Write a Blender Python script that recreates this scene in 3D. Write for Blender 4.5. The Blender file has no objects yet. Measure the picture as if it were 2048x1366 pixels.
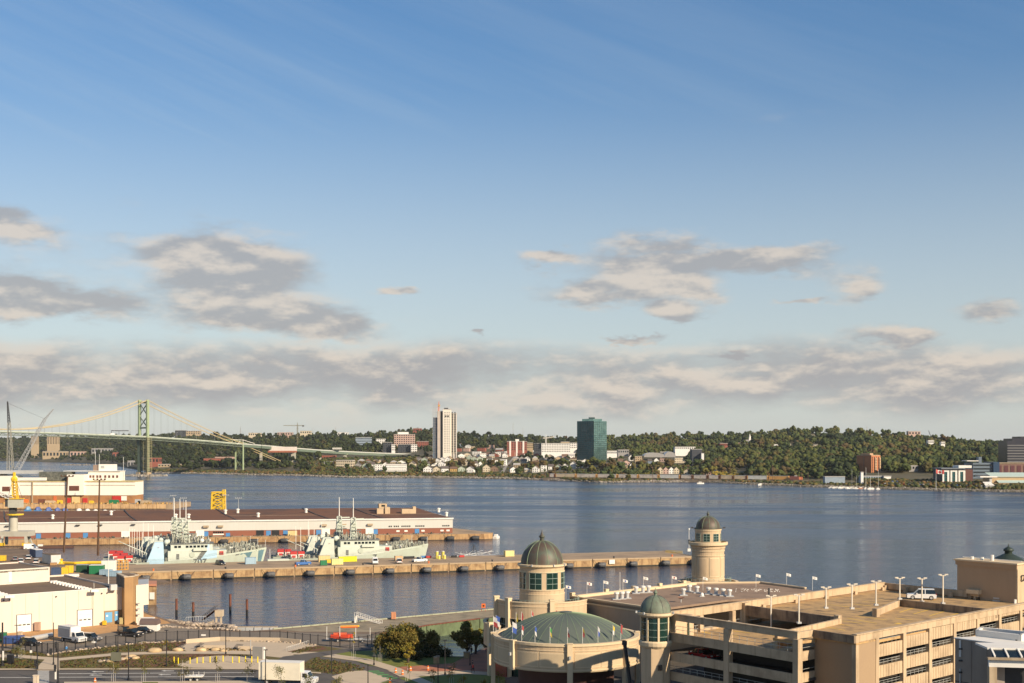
import bpy, math, random
import numpy as np
from mathutils import Vector, Matrix, noise as mnoise
R = random.Random(7)
C = bpy.context.scene.collection
SC = bpy.context.scene
# ------------------------------------------------------------------ camera
F = 2600.0; HZ = 895.0; H = 45.0          # focal length and horizon row in photo pixels, camera height above the water
cam_d = bpy.data.cameras.new('camera'); cam = bpy.data.objects.new('camera', cam_d); C.objects.link(cam)
cam.location = (0, 0, H); cam.rotation_euler = (math.radians(90), 0, 0)
cam_d.sensor_width = 36.0; cam_d.lens = 36.0 * F / 2048; cam_d.shift_y = (HZ - 683) / 2048.0
cam_d.clip_start = 1.0; cam_d.clip_end = 60000
SC.camera = cam
# ------------------------------------------------------------------ light
SUN_AZ = math.radians(-42); SUN_EL = math.radians(27)     # azimuth measured from +X (right), towards the camera side
sd = bpy.data.lights.new('sun', 'SUN'); sun = bpy.data.objects.new('sun', sd); C.objects.link(sun)
sdir = Vector((math.cos(SUN_AZ)*math.cos(SUN_EL), math.sin(SUN_AZ)*math.cos(SUN_EL), math.sin(SUN_EL)))
sun.rotation_euler = sdir.to_track_quat('Z', 'Y').to_euler(); sun.location = (200, -100, 300)
sd.energy = 5.0; sd.angle = math.radians(0.5); sd.color = (1.0, 0.825, 0.61)
SC.view_settings.view_transform = 'Standard'; SC.view_settings.look = 'None'
SC.view_settings.exposure = 0.5; SC.view_settings.gamma = 1.0; SC.view_settings.use_curve_mapping = False
SC.render.engine = 'CYCLES'
# ------------------------------------------------------------------ sky
W = bpy.data.worlds.new('World'); SC.world = W; W.use_nodes = True
nt = W.node_tree; nt.nodes.clear()
def N(t, typ, **kw):
 n = t.nodes.new(typ)
 for k, v in kw.items(): setattr(n, k, v)
 return n
def M(op, a, b=None, c=None, t=nt, clamp=False):
 n = t.nodes.new('ShaderNodeMath'); n.operation = op; n.use_clamp = clamp
 for i, v in enumerate((a, b, c)):
  if v is None: continue
  if isinstance(v, (int, float)): n.inputs[i].default_value = v
  else: t.links.new(v, n.inputs[i])
 return n.outputs[0]
def mixc(t, f, a, b, blend='MIX'):
 n = t.nodes.new('ShaderNodeMix'); n.data_type = 'RGBA'; n.blend_type = blend
 for s, v in ((0, f), (6, a), (7, b)):
  if isinstance(v, (int, float)): n.inputs[s].default_value = v
  elif isinstance(v, tuple): n.inputs[s].default_value = (*v[:3], 1)
  else: t.links.new(v, n.inputs[s])
 return n.outputs[2]
def sstep(x, a, b, t=nt):
 n = t.nodes.new('ShaderNodeMapRange'); n.interpolation_type = 'SMOOTHSTEP'
 t.links.new(x, n.inputs[0]); n.inputs[1].default_value = a; n.inputs[2].default_value = b
 return n.outputs[0]
def world_noise(t, x, y, z, scale, detail=4, rough=0.55):
 cmb = N(t, 'ShaderNodeCombineXYZ')
 for i, v in enumerate((x, y, z)):
  if isinstance(v, (int, float)): cmb.inputs[i].default_value = v
  else: t.links.new(v, cmb.inputs[i])
 n = N(t, 'ShaderNodeTexNoise'); n.inputs['Scale'].default_value = scale
 n.inputs['Detail'].default_value = detail; n.inputs['Roughness'].default_value = rough
 t.links.new(cmb.outputs[0], n.inputs['Vector']); return n.outputs['Fac']
sky = N(nt, 'ShaderNodeTexSky'); sky.sky_type = 'NISHITA'; sky.sun_disc = False
sky.sun_elevation = SUN_EL; sky.sun_rotation = math.radians(90) - SUN_AZ
sky.air_density = 1.15; sky.dust_density = 0.6; sky.ozone_density = 2.2
tc = N(nt, 'ShaderNodeTexCoord'); sp = N(nt, 'ShaderNodeSeparateXYZ'); nt.links.new(tc.outputs['Generated'], sp.inputs[0])
dx, dy, dz = sp.outputs
az = M('ARCTAN2', dx, dy); rr = M('SQRT', M('ADD', M('MULTIPLY', dx, dx), M('MULTIPLY', dy, dy)))
el = M('DIVIDE', dz, M('MAXIMUM', rr, 0.02))
n_w = world_noise(nt, az, M('MULTIPLY', el, 2.0), 3.1, 9, 5, 0.6)           # warp
n_w2 = world_noise(nt, az, M('MULTIPLY', el, 1.6), 9.1, 26, 6, 0.62)
n_s = world_noise(nt, az, M('MULTIPLY', el, 5.0), 1.7, 7, 5, 0.55)           # streaky
n_s2 = world_noise(nt, az, M('MULTIPLY', el, 3.2), 5.2, 14, 5, 0.6)
aw = M('ADD', az, M('MULTIPLY', M('SUBTRACT', n_w, 0.5), 0.10))
ew = M('ADD', el, M('MULTIPLY', M('SUBTRACT', n_s2, 0.5), 0.045))
blobs = [(400,520,150,50),(495,575,125,60),(500,640,95,32),(160,627,140,30),(15,600,70,42),(20,475,70,36),
   (1290,522,135,45),(1200,582,115,24),(1390,577,75,22),(1550,525,165,26),(1700,575,58,28),(1075,515,48,17),
   (1340,622,60,17),(770,590,32,11),(1995,635,65,30),(1790,680,66,24),(1610,606,42,9),(680,660,90,30),(960,662,18,5),(1280,672,55,8),(1465,715,60,14)]
dens = None
for (px, py, rx, ry) in blobs:
 a0 = math.atan((px-1024)/F); e0 = (HZ-py)/F
 u = M('DIVIDE', M('SUBTRACT', aw, a0), rx*1.12/F); v = M('DIVIDE', M('SUBTRACT', ew, e0), ry*1.1/F)
 d = M('EXPONENT', M('MULTIPLY', M('ADD', M('MULTIPLY', u, u), M('MULTIPLY', v, v)), -1.1))
 dens = d if dens is None else M('ADD', dens, d)
dens = M('MINIMUM', dens, 1.15)
def cloudf(de):
 e_ = M('ADD', el, de)
 a_ = world_noise(nt, az, M('MULTIPLY', e_, 2.3), 5.2, 11, 8, 0.60); b_ = world_noise(nt, az, M('MULTIPLY', e_, 4.2), 8.7, 6, 4, 0.55)
 return M('ADD', M('MULTIPLY', a_, 0.62), M('MULTIPLY', b_, 0.38))
cf = cloudf(0.0); cf2 = cloudf(0.007)
eb = M('DIVIDE', M('SUBTRACT', el, 0.051), 0.030)
b_bank = M('MAXIMUM', M('SUBTRACT', 0.20, M('MULTIPLY', M('MULTIPLY', eb, eb), 0.22)), -0.5)
b_blob = M('SUBTRACT', M('MULTIPLY', dens, 0.50), 0.19)
m_all = M('MULTIPLY', sstep(M('ADD', cf, M('MAXIMUM', b_bank, b_blob)), 0.41, 0.76), M('SUBTRACT', 0.92, M('MULTIPLY', sstep(el, 0.07, 0.11), 0.10)))
lit = sstep(M('ADD', M('MULTIPLY', M('SUBTRACT', cf, cf2), 7.0), M('SUBTRACT', 1.02, M('MULTIPLY', cf, 1.1))), 0.18, 0.90)
ccol = mixc(nt, lit, (0.45, 0.445, 0.455), (0.82, 0.72, 0.62))
sk2 = mixc(nt, sstep(el, 0.10, 0.36), (0.95, 0.965, 1.05), (0.60, 0.88, 1.12))
skc = mixc(nt, 1.0, sky.outputs[0], sk2, 'MULTIPLY')
bg1 = N(nt, 'ShaderNodeBackground'); bg1.inputs[1].default_value = 0.074; nt.links.new(skc, bg1.inputs[0])
bg2 = N(nt, 'ShaderNodeBackground'); bg2.inputs[1].default_value = 0.62; nt.links.new(ccol, bg2.inputs[0])
# thin high cirrus veil
u2 = M('ADD', az, M('MULTIPLY', el, 1.9)); v2 = M('SUBTRACT', M('MULTIPLY', el, 1.0), M('MULTIPLY', az, -0.35))
n_c = world_noise(nt, M('MULTIPLY', u2, 0.5), M('MULTIPLY', v2, 1.7), 0.4, 5.0, 8, 0.66)
m_c = M('MULTIPLY', sstep(n_c, 0.34, 0.74), M('SUBTRACT', 0.30, M('MULTIPLY', sstep(M('ADD', el, M('MULTIPLY', az, 0.35)), 0.10, 0.42), 0.20)))
hazeband = M('MULTIPLY', M('SUBTRACT', 1.0, sstep(el, 0.0, 0.32)), 0.60)
bg3 = N(nt, 'ShaderNodeBackground'); bg3.inputs[0].default_value = (0.62, 0.68, 0.70, 1); bg3.inputs[1].default_value = 0.72
mx0 = N(nt, 'ShaderNodeMixShader'); nt.links.new(M('MAXIMUM', m_c, hazeband), mx0.inputs[0]); nt.links.new(bg1.outputs[0], mx0.inputs[1]); nt.links.new(bg3.outputs[0], mx0.inputs[2])
mx = N(nt, 'ShaderNodeMixShader'); nt.links.new(m_all, mx.inputs[0]); nt.links.new(mx0.outputs[0], mx.inputs[1]); nt.links.new(bg2.outputs[0], mx.inputs[2])
wo = N(nt, 'ShaderNodeOutputWorld'); nt.links.new(mx.outputs[0], wo.inputs[0])
# ------------------------------------------------------------------ helpers
def at(px, py, Y): return Vector(((px-1024)/F*Y, Y, H-(py-HZ)/F*Y))
def gp(px, py, z):                       # point of the plane at height z seen at a photo pixel
 Y = F*(H-z)/(py-HZ); return Vector(((px-1024)/F*Y, Y, z))
MATS = {}
def mat(name, col, rough=0.8, var=0.12, scale=0.6, metal=0.0, streak=0.0, bump=0.0, col2=None, spec=0.4, fine=0.0, attr=False, coat=0.0):
 if name in MATS: return MATS[name]
 m = bpy.data.materials.new(name); m.use_nodes = True; t = m.node_tree
 b = t.nodes['Principled BSDF']; b.inputs['Roughness'].default_value = rough; b.inputs['Metallic'].default_value = metal
 b.inputs['Specular IOR Level'].default_value = spec; b.inputs['Coat Weight'].default_value = coat
 g = N(t, 'ShaderNodeNewGeometry')
 if attr:
  ca = N(t, 'ShaderNodeAttribute', attribute_name='Col'); base = ca.outputs['Color']
 else:
  rgb = N(t, 'ShaderNodeRGB'); rgb.outputs[0].default_value = (*col, 1); base = rgb.outputs[0]
 if col2 is None: col2 = tuple(c*0.55 for c in col)
 n1 = N(t, 'ShaderNodeTexNoise'); n1.inputs['Scale'].default_value = scale; n1.inputs['Detail'].default_value = 6; n1.inputs['Roughness'].default_value = 0.62
 t.links.new(g.outputs['Position'], n1.inputs['Vector'])
 f1 = M('MULTIPLY', sstep(n1.outputs['Fac'], 0.42, 0.72, t), min(1, var*2.2), t=t)
 c = mixc(t, f1, base, (tuple(col2) if not attr else mixc(t, 1.0, base, (0.5, 0.5, 0.5), 'MULTIPLY')))
 if streak:
  mp = N(t, 'ShaderNodeMapping'); mp.inputs['Scale'].default_value = (1.3, 1.3, 0.12); t.links.new(g.outputs['Position'], mp.inputs[0])
  n2 = N(t, 'ShaderNodeTexNoise'); n2.inputs['Scale'].default_value = 1.1; n2.inputs['Detail'].default_value = 5; t.links.new(mp.outputs[0], n2.inputs['Vector'])
  c = mixc(t, M('MULTIPLY', sstep(n2.outputs['Fac'], 0.46, 0.74, t), streak, t=t), c, col2)
 if fine:
  n3 = N(t, 'ShaderNodeTexNoise'); n3.inputs['Scale'].default_value = 3.2; n3.inputs['Detail'].default_value = 4; t.links.new(g.outputs['Position'], n3.inputs['Vector'])
  hv = N(t, 'ShaderNodeHueSaturation'); t.links.new(c, hv.inputs['Color'])
  t.links.new(M('ADD', 1-fine, M('MULTIPLY', n3.outputs['Fac'], 2*fine, t=t), t=t), hv.inputs['Value']); c = hv.outputs[0]
 t.links.new(c, b.inputs['Base Color'])
 if bump:
  bn = N(t, 'ShaderNodeBump'); bn.inputs['Strength'].default_value = 0.6; bn.inputs['Distance'].default_value = bump
  n4 = N(t, 'ShaderNodeTexNoise'); n4.inputs['Scale'].default_value = 2.5; n4.inputs['Detail'].default_value = 5; t.links.new(g.outputs['Position'], n4.inputs['Vector'])
  t.links.new(n4.outputs['Fac'], bn.inputs['Height']); t.links.new(bn.outputs[0], b.inputs['Normal'])
 MATS[name] = m; return m
class MB:
 def __init__(s): s.v = []; s.f = []; s.c = []
 def q(s, *p):
  i = len(s.v); s.v += [tuple(a) for a in p]; s.f.append(tuple(range(i, i+len(p)))); return s
 def box(s, x0, x1, y0, y1, z0, z1):
  i = len(s.v); s.v += [(x0,y0,z0),(x1,y0,z0),(x1,y1,z0),(x0,y1,z0),(x0,y0,z1),(x1,y0,z1),(x1,y1,z1),(x0,y1,z1)]
  s.f += [(i+3,i+2,i+1,i),(i+4,i+5,i+6,i+7),(i,i+1,i+5,i+4),(i+1,i+2,i+6,i+5),(i+2,i+3,i+7,i+6),(i+3,i,i+4,i+7)]; return s
 def ob(s, cx, cy, z0, z1, lx, ly, ang=0.0):   # oriented box by centre
  ca, sa = math.cos(ang), math.sin(ang)
  p = [(cx+ca*a*lx/2-sa*b*ly/2, cy+sa*a*lx/2+ca*b*ly/2) for a, b in ((-1,-1),(1,-1),(1,1),(-1,1))]
  return s.prism(p, z0, z1)
 def prism(s, pts, z0, z1, z0b=None):
  n = len(pts); i = len(s.v)
  if sum(pts[k][0]*pts[(k+1)%n][1]-pts[(k+1)%n][0]*pts[k][1] for k in range(n)) < 0: pts = list(pts)[::-1]
  s.v += [(p[0],p[1],z0) for p in pts]+[(p[0],p[1],z1) for p in pts]
  s.f.append(tuple(range(i+n-1, i-1, -1))); s.f.append(tuple(range(i+n, i+2*n)))
  for k in range(n):
   k2 = (k+1) % n; s.f.append((i+k, i+k2, i+n+k2, i+n+k))
  return s
 def seg(s, a, b, th, z0, z1, off=0.0):   # wall slab along a->b; th to the left side (off shifts)
  a = Vector((a[0],a[1])); b = Vector((b[0],b[1])); d = (b-a).normalized(); n = Vector((-d.y, d.x))
  a1 = a+n*off; b1 = b+n*off
  return s.prism([a1, b1, b1+n*th, a1+n*th], z0, z1)
 def tube(s, a, b, r, n=6, r2=None, caps=True):
  a = Vector(a); b = Vector(b); d = b-a
  if d.length < 1e-6: return s
  d.normalize(); u = d.orthogonal().normalized(); w = d.cross(u); r2 = r if r2 is None else r2; i = len(s.v)
  for k in range(n):
   t = 2*math.pi*k/n; o = u*math.cos(t)+w*math.sin(t); s.v.append(tuple(a+o*r))
  for k in range(n):
   t = 2*math.pi*k/n; o = u*math.cos(t)+w*math.sin(t); s.v.append(tuple(b+o*r2))
  for k in range(n): s.f.append((i+k, i+(k+1)%n, i+n+(k+1)%n, i+n+k))
  if caps: s.f.append(tuple(range(i+n-1, i-1, -1))); s.f.append(tuple(range(i+n, i+2*n)))
  return s
 def lathe(s, cx, cy, prof, n=32, a0=0.0, a1=None, cz=0.0):
  full = a1 is None; m = n if full else n+1; a1 = a0+2*math.pi if full else a1; i = len(s.v)
  for (r, z) in prof:
   for k in range(m):
    t = a0+(a1-a0)*k/n; s.v.append((cx+r*math.cos(t), cy+r*math.sin(t), cz+z))
  for j in range(len(prof)-1):
   for k in range(n):
    k2 = (k+1) % m if full else k+1
    s.f.append((i+j*m+k, i+j*m+k2, i+(j+1)*m+k2, i+(j+1)*m+k))
  return s
 def ring(s, cx, cy, r0, r1, z0, z1, n=32, a0=0.0, a1=None):   # solid annular sector
  prof = [(r0,z0),(r1,z0),(r1,z1),(r0,z1),(r0,z0)]
  s.lathe(cx, cy, prof, n, a0, a1)
  if a1 is not None:
   for t in (a0, a1):
    c, q_ = math.cos(t), math.sin(t)
    s.q(*[(cx+r*c, cy+r*q_, z) for r, z in prof[:4]])
  return s
 def lattice(s, a, b, w, seg, r, w2=None, rb=None):    # square lattice boom
  a = Vector(a); b = Vector(b); d = (b-a); L = d.length; d.normalize()
  u = d.cross(Vector((0,0,1)));
  u = Vector((1,0,0)) if u.length < 1e-3 else u.normalized()
  v = d.cross(u).normalized(); w2 = w if w2 is None else w2; rb = rb or r*0.6
  P = []
  for k in range(seg+1):
   t = k/seg; ww = w*(1-t)+w2*t; c = a+d*L*t
   P.append([c+u*ww/2*i+v*ww/2*j for i, j in ((-1,-1),(1,-1),(1,1),(-1,1))])
  for k in range(seg):
   for e in range(4):
    s.tube(P[k][e], P[k+1][e], r, 4, caps=False)
    s.tube(P[k][e], P[k+1][(e+1)%4], rb, 3, caps=False)
    s.tube(P[k+1][e], P[k+1][(e+1)%4], rb, 3, caps=False)
  return s
 def mesh(s, name, off=(0,0,0), smooth=False, cols=None):
  me = bpy.data.meshes.new(name)
  o = off; vv = s.v if (o[0]==0 and o[1]==0 and o[2]==0) else [(a-o[0], b-o[1], c-o[2]) for a, b, c in s.v]
  me.from_pydata(vv, [], s.f)
  if smooth: me.polygons.foreach_set('use_smooth', [True]*len(me.polygons))
  me.update(); return me
def root_loc(p):
 while p.parent: p = p.parent
 return p.location
def part(name, mb, m, parent, world=True, smooth=False, label=None, kind=None):
 me = mb.mesh(name, root_loc(parent) if (world and parent) else (0,0,0), smooth) if isinstance(mb, MB) else mb
 if m is not None and len(me.materials) == 0: me.materials.append(m)
 o = bpy.data.objects.new(name, me); C.objects.link(o); o.parent = parent
 if label: o['label'] = label
 if kind: o['kind'] = kind
 return o
def thing(name, label, cat, loc=(0,0,0), rz=0.0, group=None, kind=None):
 o = bpy.data.objects.new(name, None); C.objects.link(o); o.location = loc; o.rotation_euler = (0,0,rz); o.empty_display_size = 0.5
 o['label'] = label; o['category'] = cat
 if group: o['group'] = group
 return o
def single(name, mb, m, label, cat, group=None, smooth=False, base=None, kind=None):   # one-mesh thing in world coordinates
 if base is None:
  a = np.array(mb.v); base = (float(a[:,0].mean()), float(a[:,1].mean()), float(a[:,2].min()))
 me = mb.mesh(name, base, smooth); me.materials.append(m)
 o = bpy.data.objects.new(name, me); C.objects.link(o); o.location = base
 o['label'] = label
 if kind != 'stuff' or cat: o['category'] = cat
 if group: o['group'] = group
 if kind: o['kind'] = kind
 return o
def struct(name, mb, m, smooth=False, kind='structure', label=None, cat=None):
 me = mb.mesh(name, (0,0,0), smooth); me.materials.append(m)
 o = bpy.data.objects.new(name, me); C.objects.link(o); o['kind'] = kind
 if label: o['label'] = label
 if cat: o['category'] = cat
 return o
def dup(root, loc=None, rz=None, label=None, name=None, mats=None, scale=None):
 r = root.copy(); C.objects.link(r)
 if loc is not None: r.location = loc
 if rz is not None: r.rotation_euler = (0,0,rz)
 if scale: r.scale = scale
 if label: r['label'] = label
 def rec(a, b):
  for ch in a.children:
   c = ch.copy(); C.objects.link(c); c.parent = b
   if mats and ch.name.split('.')[0] in mats:
    c.data = c.data.copy(); c.data.materials.clear(); c.data.materials.append(mats[ch.name.split('.')[0]])
   rec(ch, c)
 rec(root, r); return r
ORD = ['first','second','third','fourth','fifth','sixth','seventh','eighth','ninth','tenth','eleventh','twelfth','thirteenth','fourteenth','fifteenth','sixteenth','seventeenth','eighteenth','nineteenth']
TENS = {2:'twent',3:'thirt',4:'fort',5:'fift',6:'sixt',7:'sevent',8:'eight',9:'ninet'}
def ordw(n):      # 1-based
 if n >= 100: return 'hundred and '+ordw(n-100) if n > 100 else 'hundredth'
 if n < 20: return ORD[n-1]
 if n % 10 == 0: return TENS[n//10]+'ieth'
 return TENS[n//10]+'y-'+ORD[n%10-1]
def text_mesh(txt, size, depth=0.02):
 cu = bpy.data.curves.new('lettering', 'FONT'); cu.body = txt; cu.size = size; cu.extrude = depth; cu.align_x = 'CENTER'
 o = bpy.data.objects.new('lettering', cu); C.objects.link(o)
 dg = bpy.context.evaluated_depsgraph_get(); me = bpy.data.meshes.new_from_object(o.evaluated_get(dg)); me.name = 'lettering'
 bpy.data.objects.remove(o); return me
# common materials
conc = mat('concrete', (0.42,0.33,0.22), 0.9, 0.25, 0.25, streak=0.6, col2=(0.20,0.135,0.075), fine=0.12)
deckc = mat('jetty_deck', (0.37,0.265,0.165), 0.9, 0.3, 0.12, col2=(0.19,0.145,0.10), fine=0.15)
cream = mat('cream_render', (0.535,0.40,0.25), 0.85, 0.15, 0.3, streak=0.45, col2=(0.34,0.25,0.155), fine=0.05)
white = mat('white_paint', (0.74,0.71,0.64), 0.6, 0.12, 0.3, streak=0.15, col2=(0.55,0.5,0.42))
lgrey = mat('light_grey_metal', (0.5,0.5,0.48), 0.5, 0.1, 0.5, metal=0.3)
dgrey = mat('dark_grey', (0.05,0.05,0.052), 0.7, 0.2, 0.8)
black = mat('black_paint', (0.018,0.018,0.02), 0.5, 0.1, 1)
yellow = mat('yellow_paint', (0.72,0.47,0.03), 0.5, 0.2, 0.6, col2=(0.5,0.32,0.04))
orange = mat('orange_plastic', (0.75,0.17,0.03), 0.5, 0.1, 1)
redp = mat('red_paint', (0.45,0.035,0.03), 0.5, 0.1, 1)
bluep = mat('blue_paint', (0.07,0.22,0.45), 0.5, 0.1, 1)
greenp = mat('green_paint', (0.02,0.17,0.07), 0.5, 0.1, 1)
rust = mat('rusty_steel', (0.17,0.06,0.035), 0.85, 0.4, 1.2, col2=(0.06,0.03,0.02), fine=0.2)
glassd = mat('dark_glass', (0.012,0.018,0.02), 0.08, 0.0, 1, spec=0.8)
glasst = mat('teal_glass', (0.02,0.10,0.095), 0.06, 0.2, 0.05, spec=1.0, col2=(0.01,0.06,0.07))
brick = mat('red_brick', (0.28,0.085,0.05), 0.85, 0.2, 0.4, col2=(0.16,0.06,0.04), fine=0.12)
asph = mat('asphalt', (0.105,0.092,0.078), 0.9, 0.3, 0.15, col2=(0.055,0.052,0.05), fine=0.14, bump=0.02)
rubber = mat('rubber', (0.02,0.02,0.02), 0.8, 0.2, 2)
# ------------------------------------------------------------------ water
def water_mat():
 m = bpy.data.materials.new('harbour_water'); m.use_nodes = True; t = m.node_tree; b = t.nodes['Principled BSDF']
 g = N(t, 'ShaderNodeNewGeometry'); sp = N(t, 'ShaderNodeSeparateXYZ'); t.links.new(g.outputs['Position'], sp.inputs[0])
 b.inputs['Base Color'].default_value = (0.008, 0.021, 0.050, 1); b.inputs['IOR'].default_value = 1.33
 b.inputs['Specular IOR Level'].default_value = 0.38
 def nz(scale, sx, sy, det=4, rough=0.55):
  mp = N(t, 'ShaderNodeMapping'); mp.inputs['Scale'].default_value = (sx, sy, 1); mp.inputs['Rotation'].default_value = (0,0,0.25); t.links.new(g.outputs['Position'], mp.inputs[0])
  n = N(t, 'ShaderNodeTexNoise'); n.inputs['Scale'].default_value = scale; n.inputs['Detail'].default_value = det; n.inputs['Roughness'].default_value = rough
  t.links.new(mp.outputs[0], n.inputs['Vector']); return n.outputs['Fac']
 patch = nz(0.004, 1.0, 3.0, 5, 0.6)                 # gust patches
 patch2 = nz(0.02, 0.6, 2.2, 4, 0.6)
 shel = sstep(sp.outputs[1], 330, 1000, t)            # sheltered inside the basins
 calm = sstep(M('ADD', M('MULTIPLY', patch, 0.7, t=t), M('MULTIPLY', patch2, 0.3, t=t), t=t), 0.40, 0.58, t)
 hgt = M('ADD', M('MULTIPLY', nz(0.55, 1.0, 1.6, 5), 0.55, t=t), M('MULTIPLY', nz(0.12, 0.8, 1.8, 3), 0.9, t=t), t=t)
 bn = N(t, 'ShaderNodeBump'); bn.inputs['Distance'].default_value = 1.0
 t.links.new(hgt, bn.inputs['Height'])
 st = M('ADD', 0.34, M('MULTIPLY', M('MULTIPLY', shel, M('ADD', 0.25, M('MULTIPLY', calm, 0.75, t=t), t=t), t=t), 0.30, t=t), t=t)
 t.links.new(st, bn.inputs['Strength'])
 t.links.new(bn.outputs[0], b.inputs['Normal'])
 t.links.new(M('ADD', 0.05, M('MULTIPLY', M('MULTIPLY', shel, calm, t=t), 0.22, t=t), t=t), b.inputs['Roughness'])
 return m
struct('water', MB().q((-30000,-3000,0),(30000,-3000,0),(30000,52000,0),(-30000,52000,0)), water_mat())
# ------------------------------------------------------------------ far shore terrain
SH = [(-200,921),(0,922),(130,925),(225,929),(245,934),(282,941),(310,946),(400,948),(560,951),(700,955),(800,955),(900,956),(1020,958),(1130,962),(1200,965),(1250,965),(1400,964),(1500,969),(1600,973),(1700,976),(1800,979),(1900,981),(2048,985),(2250,990)]
CR = [(-200,872),(0,872),(100,870),(220,868),(350,867),(430,866),(500,868),(620,866),(700,866),(790,861),(830,857),(870,860),(940,866),(1000,869),(1080,873),(1150,876),(1220,873),(1300,868),(1400,868),(1500,864),(1560,860),(1600,857),(1680,857),(1720,861),(1800,867),(1840,871),(1900,877),(1960,882),(2010,885),(2100,890),(2250,897)]
CY = [(-200,6200),(200,5600),(300,4600),(500,4000),(900,3700),(1200,3500),(1450,3200),(1700,2900),(2048,2500),(2250,2400)]
def itp(tab, x): return float(np.interp(x, [a for a, b in tab], [b for a, b in tab]))
def shoreY(px): return F*H/(itp(SH, px)-HZ)
def trk(px): return 1779-(px-1111)*0.316
def tz(X, Y):
 z = tz0(X, Y); px = 1024+F*X/Y
 if 1085 < px < 1730 and z > 2.6:
  f = min(1, max(0, (Y-trk(px)-12)/70)); z = 2.6+(z-2.6)*f
 return z
def tz0(X, Y):
 px = 1024+F*X/Y; Ys = shoreY(px); Yc = itp(CY, px)
 zc = H+(HZ-(itp(CR, px)+9))/F*Yc
 t = (Y-Ys)/(Yc-Ys)
 if t < 0: return -3.0 if Y < Ys-12 else -3.0+(Y-Ys+12)/12*4.0
 if t <= 1:
  base = 1.0+2.6*min(1, (Y-Ys)/25)
  z = base+(zc-base)*(t**1.06)
  z += mnoise.noise(Vector((X/170, Y/170, 0)))*5*min(1, t*6)*(1-t)
  return z
 return zc-(t-1)*70
def gY(px, py):     # walk the ray through a photo pixel until it meets the terrain
 Y = shoreY(px)-5; prev = Y
 while Y < 7000:
  X = (px-1024)/F*Y; z = H-(py-HZ)/F*Y
  if tz(X, Y) >= z: return Vector((X, Y, tz(X, Y)))
  Y += 4
 return Vector((X, Y, 0))
tm = MB(); cols = list(range(-200, 2251, 12)); rows = [-0.02,-0.004,0,0.004,0.012,0.025,0.05]+[0.08+0.04*k for k in range(24)]+[1.05,1.15,1.4]
for px in cols:
 Ys = shoreY(px); Yc = itp(CY, px)
 for t in rows:
  Y = Ys+(Yc-Ys)*t if t >= 0 else Ys+t*1500
  X = (px-1024)/F*Y; tm.v.append((X, Y, tz(X, Y)))
 tm.v.append(((px-1024)/F*30000, 30000, -5))
nr = len(rows)+1
for i in range(len(cols)-1):
 for j in range(nr-1): a = i*nr+j; tm.f.append((a, a+nr, a+nr+1, a+1))
ground = mat('far_ground', (0.10,0.085,0.045), 0.95, 0.4, 0.02, col2=(0.045,0.05,0.02), fine=0.3)
struct('hills', tm, ground)
# stony shoreline strip
sm = MB(); st = mat('shore_stones', (0.40,0.35,0.28), 0.9, 0.4, 0.3, col2=(0.13,0.11,0.08), fine=0.35)
rs = random.Random(3)
ICO_V = None
def ico(sub=1):
 import bmesh
 bm = bmesh.new(); bmesh.ops.create_icosphere(bm, subdivisions=sub, radius=1.0)
 v = np.array([tuple(a.co) for a in bm.verts]); f = np.array([[q.index for q in p.verts] for p in bm.faces]); bm.free(); return v, f
I0 = (np.array([(0,0,-1),(0.7236,-0.5257,-0.4472),(-0.2764,-0.8506,-0.4472),(-0.8944,0,-0.4472),(-0.2764,0.8506,-0.4472),(0.7236,0.5257,-0.4472),(0.2764,-0.8506,0.4472),(-0.7236,-0.5257,0.4472),(-0.7236,0.5257,0.4472),(0.2764,0.8506,0.4472),(0.8944,0,0.4472),(0,0,1)],float), np.array([(0,1,2),(1,0,5),(0,2,3),(0,3,4),(0,4,5),(1,5,10),(2,1,6),(3,2,7),(4,3,8),(5,4,9),(1,10,6),(2,6,7),(3,7,8),(4,8,9),(5,9,10),(6,10,11),(7,6,11),(8,7,11),(9,8,11),(10,9,11)]))
I1 = ico(1); I2 = ico(2); I3 = ico(3)
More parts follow.
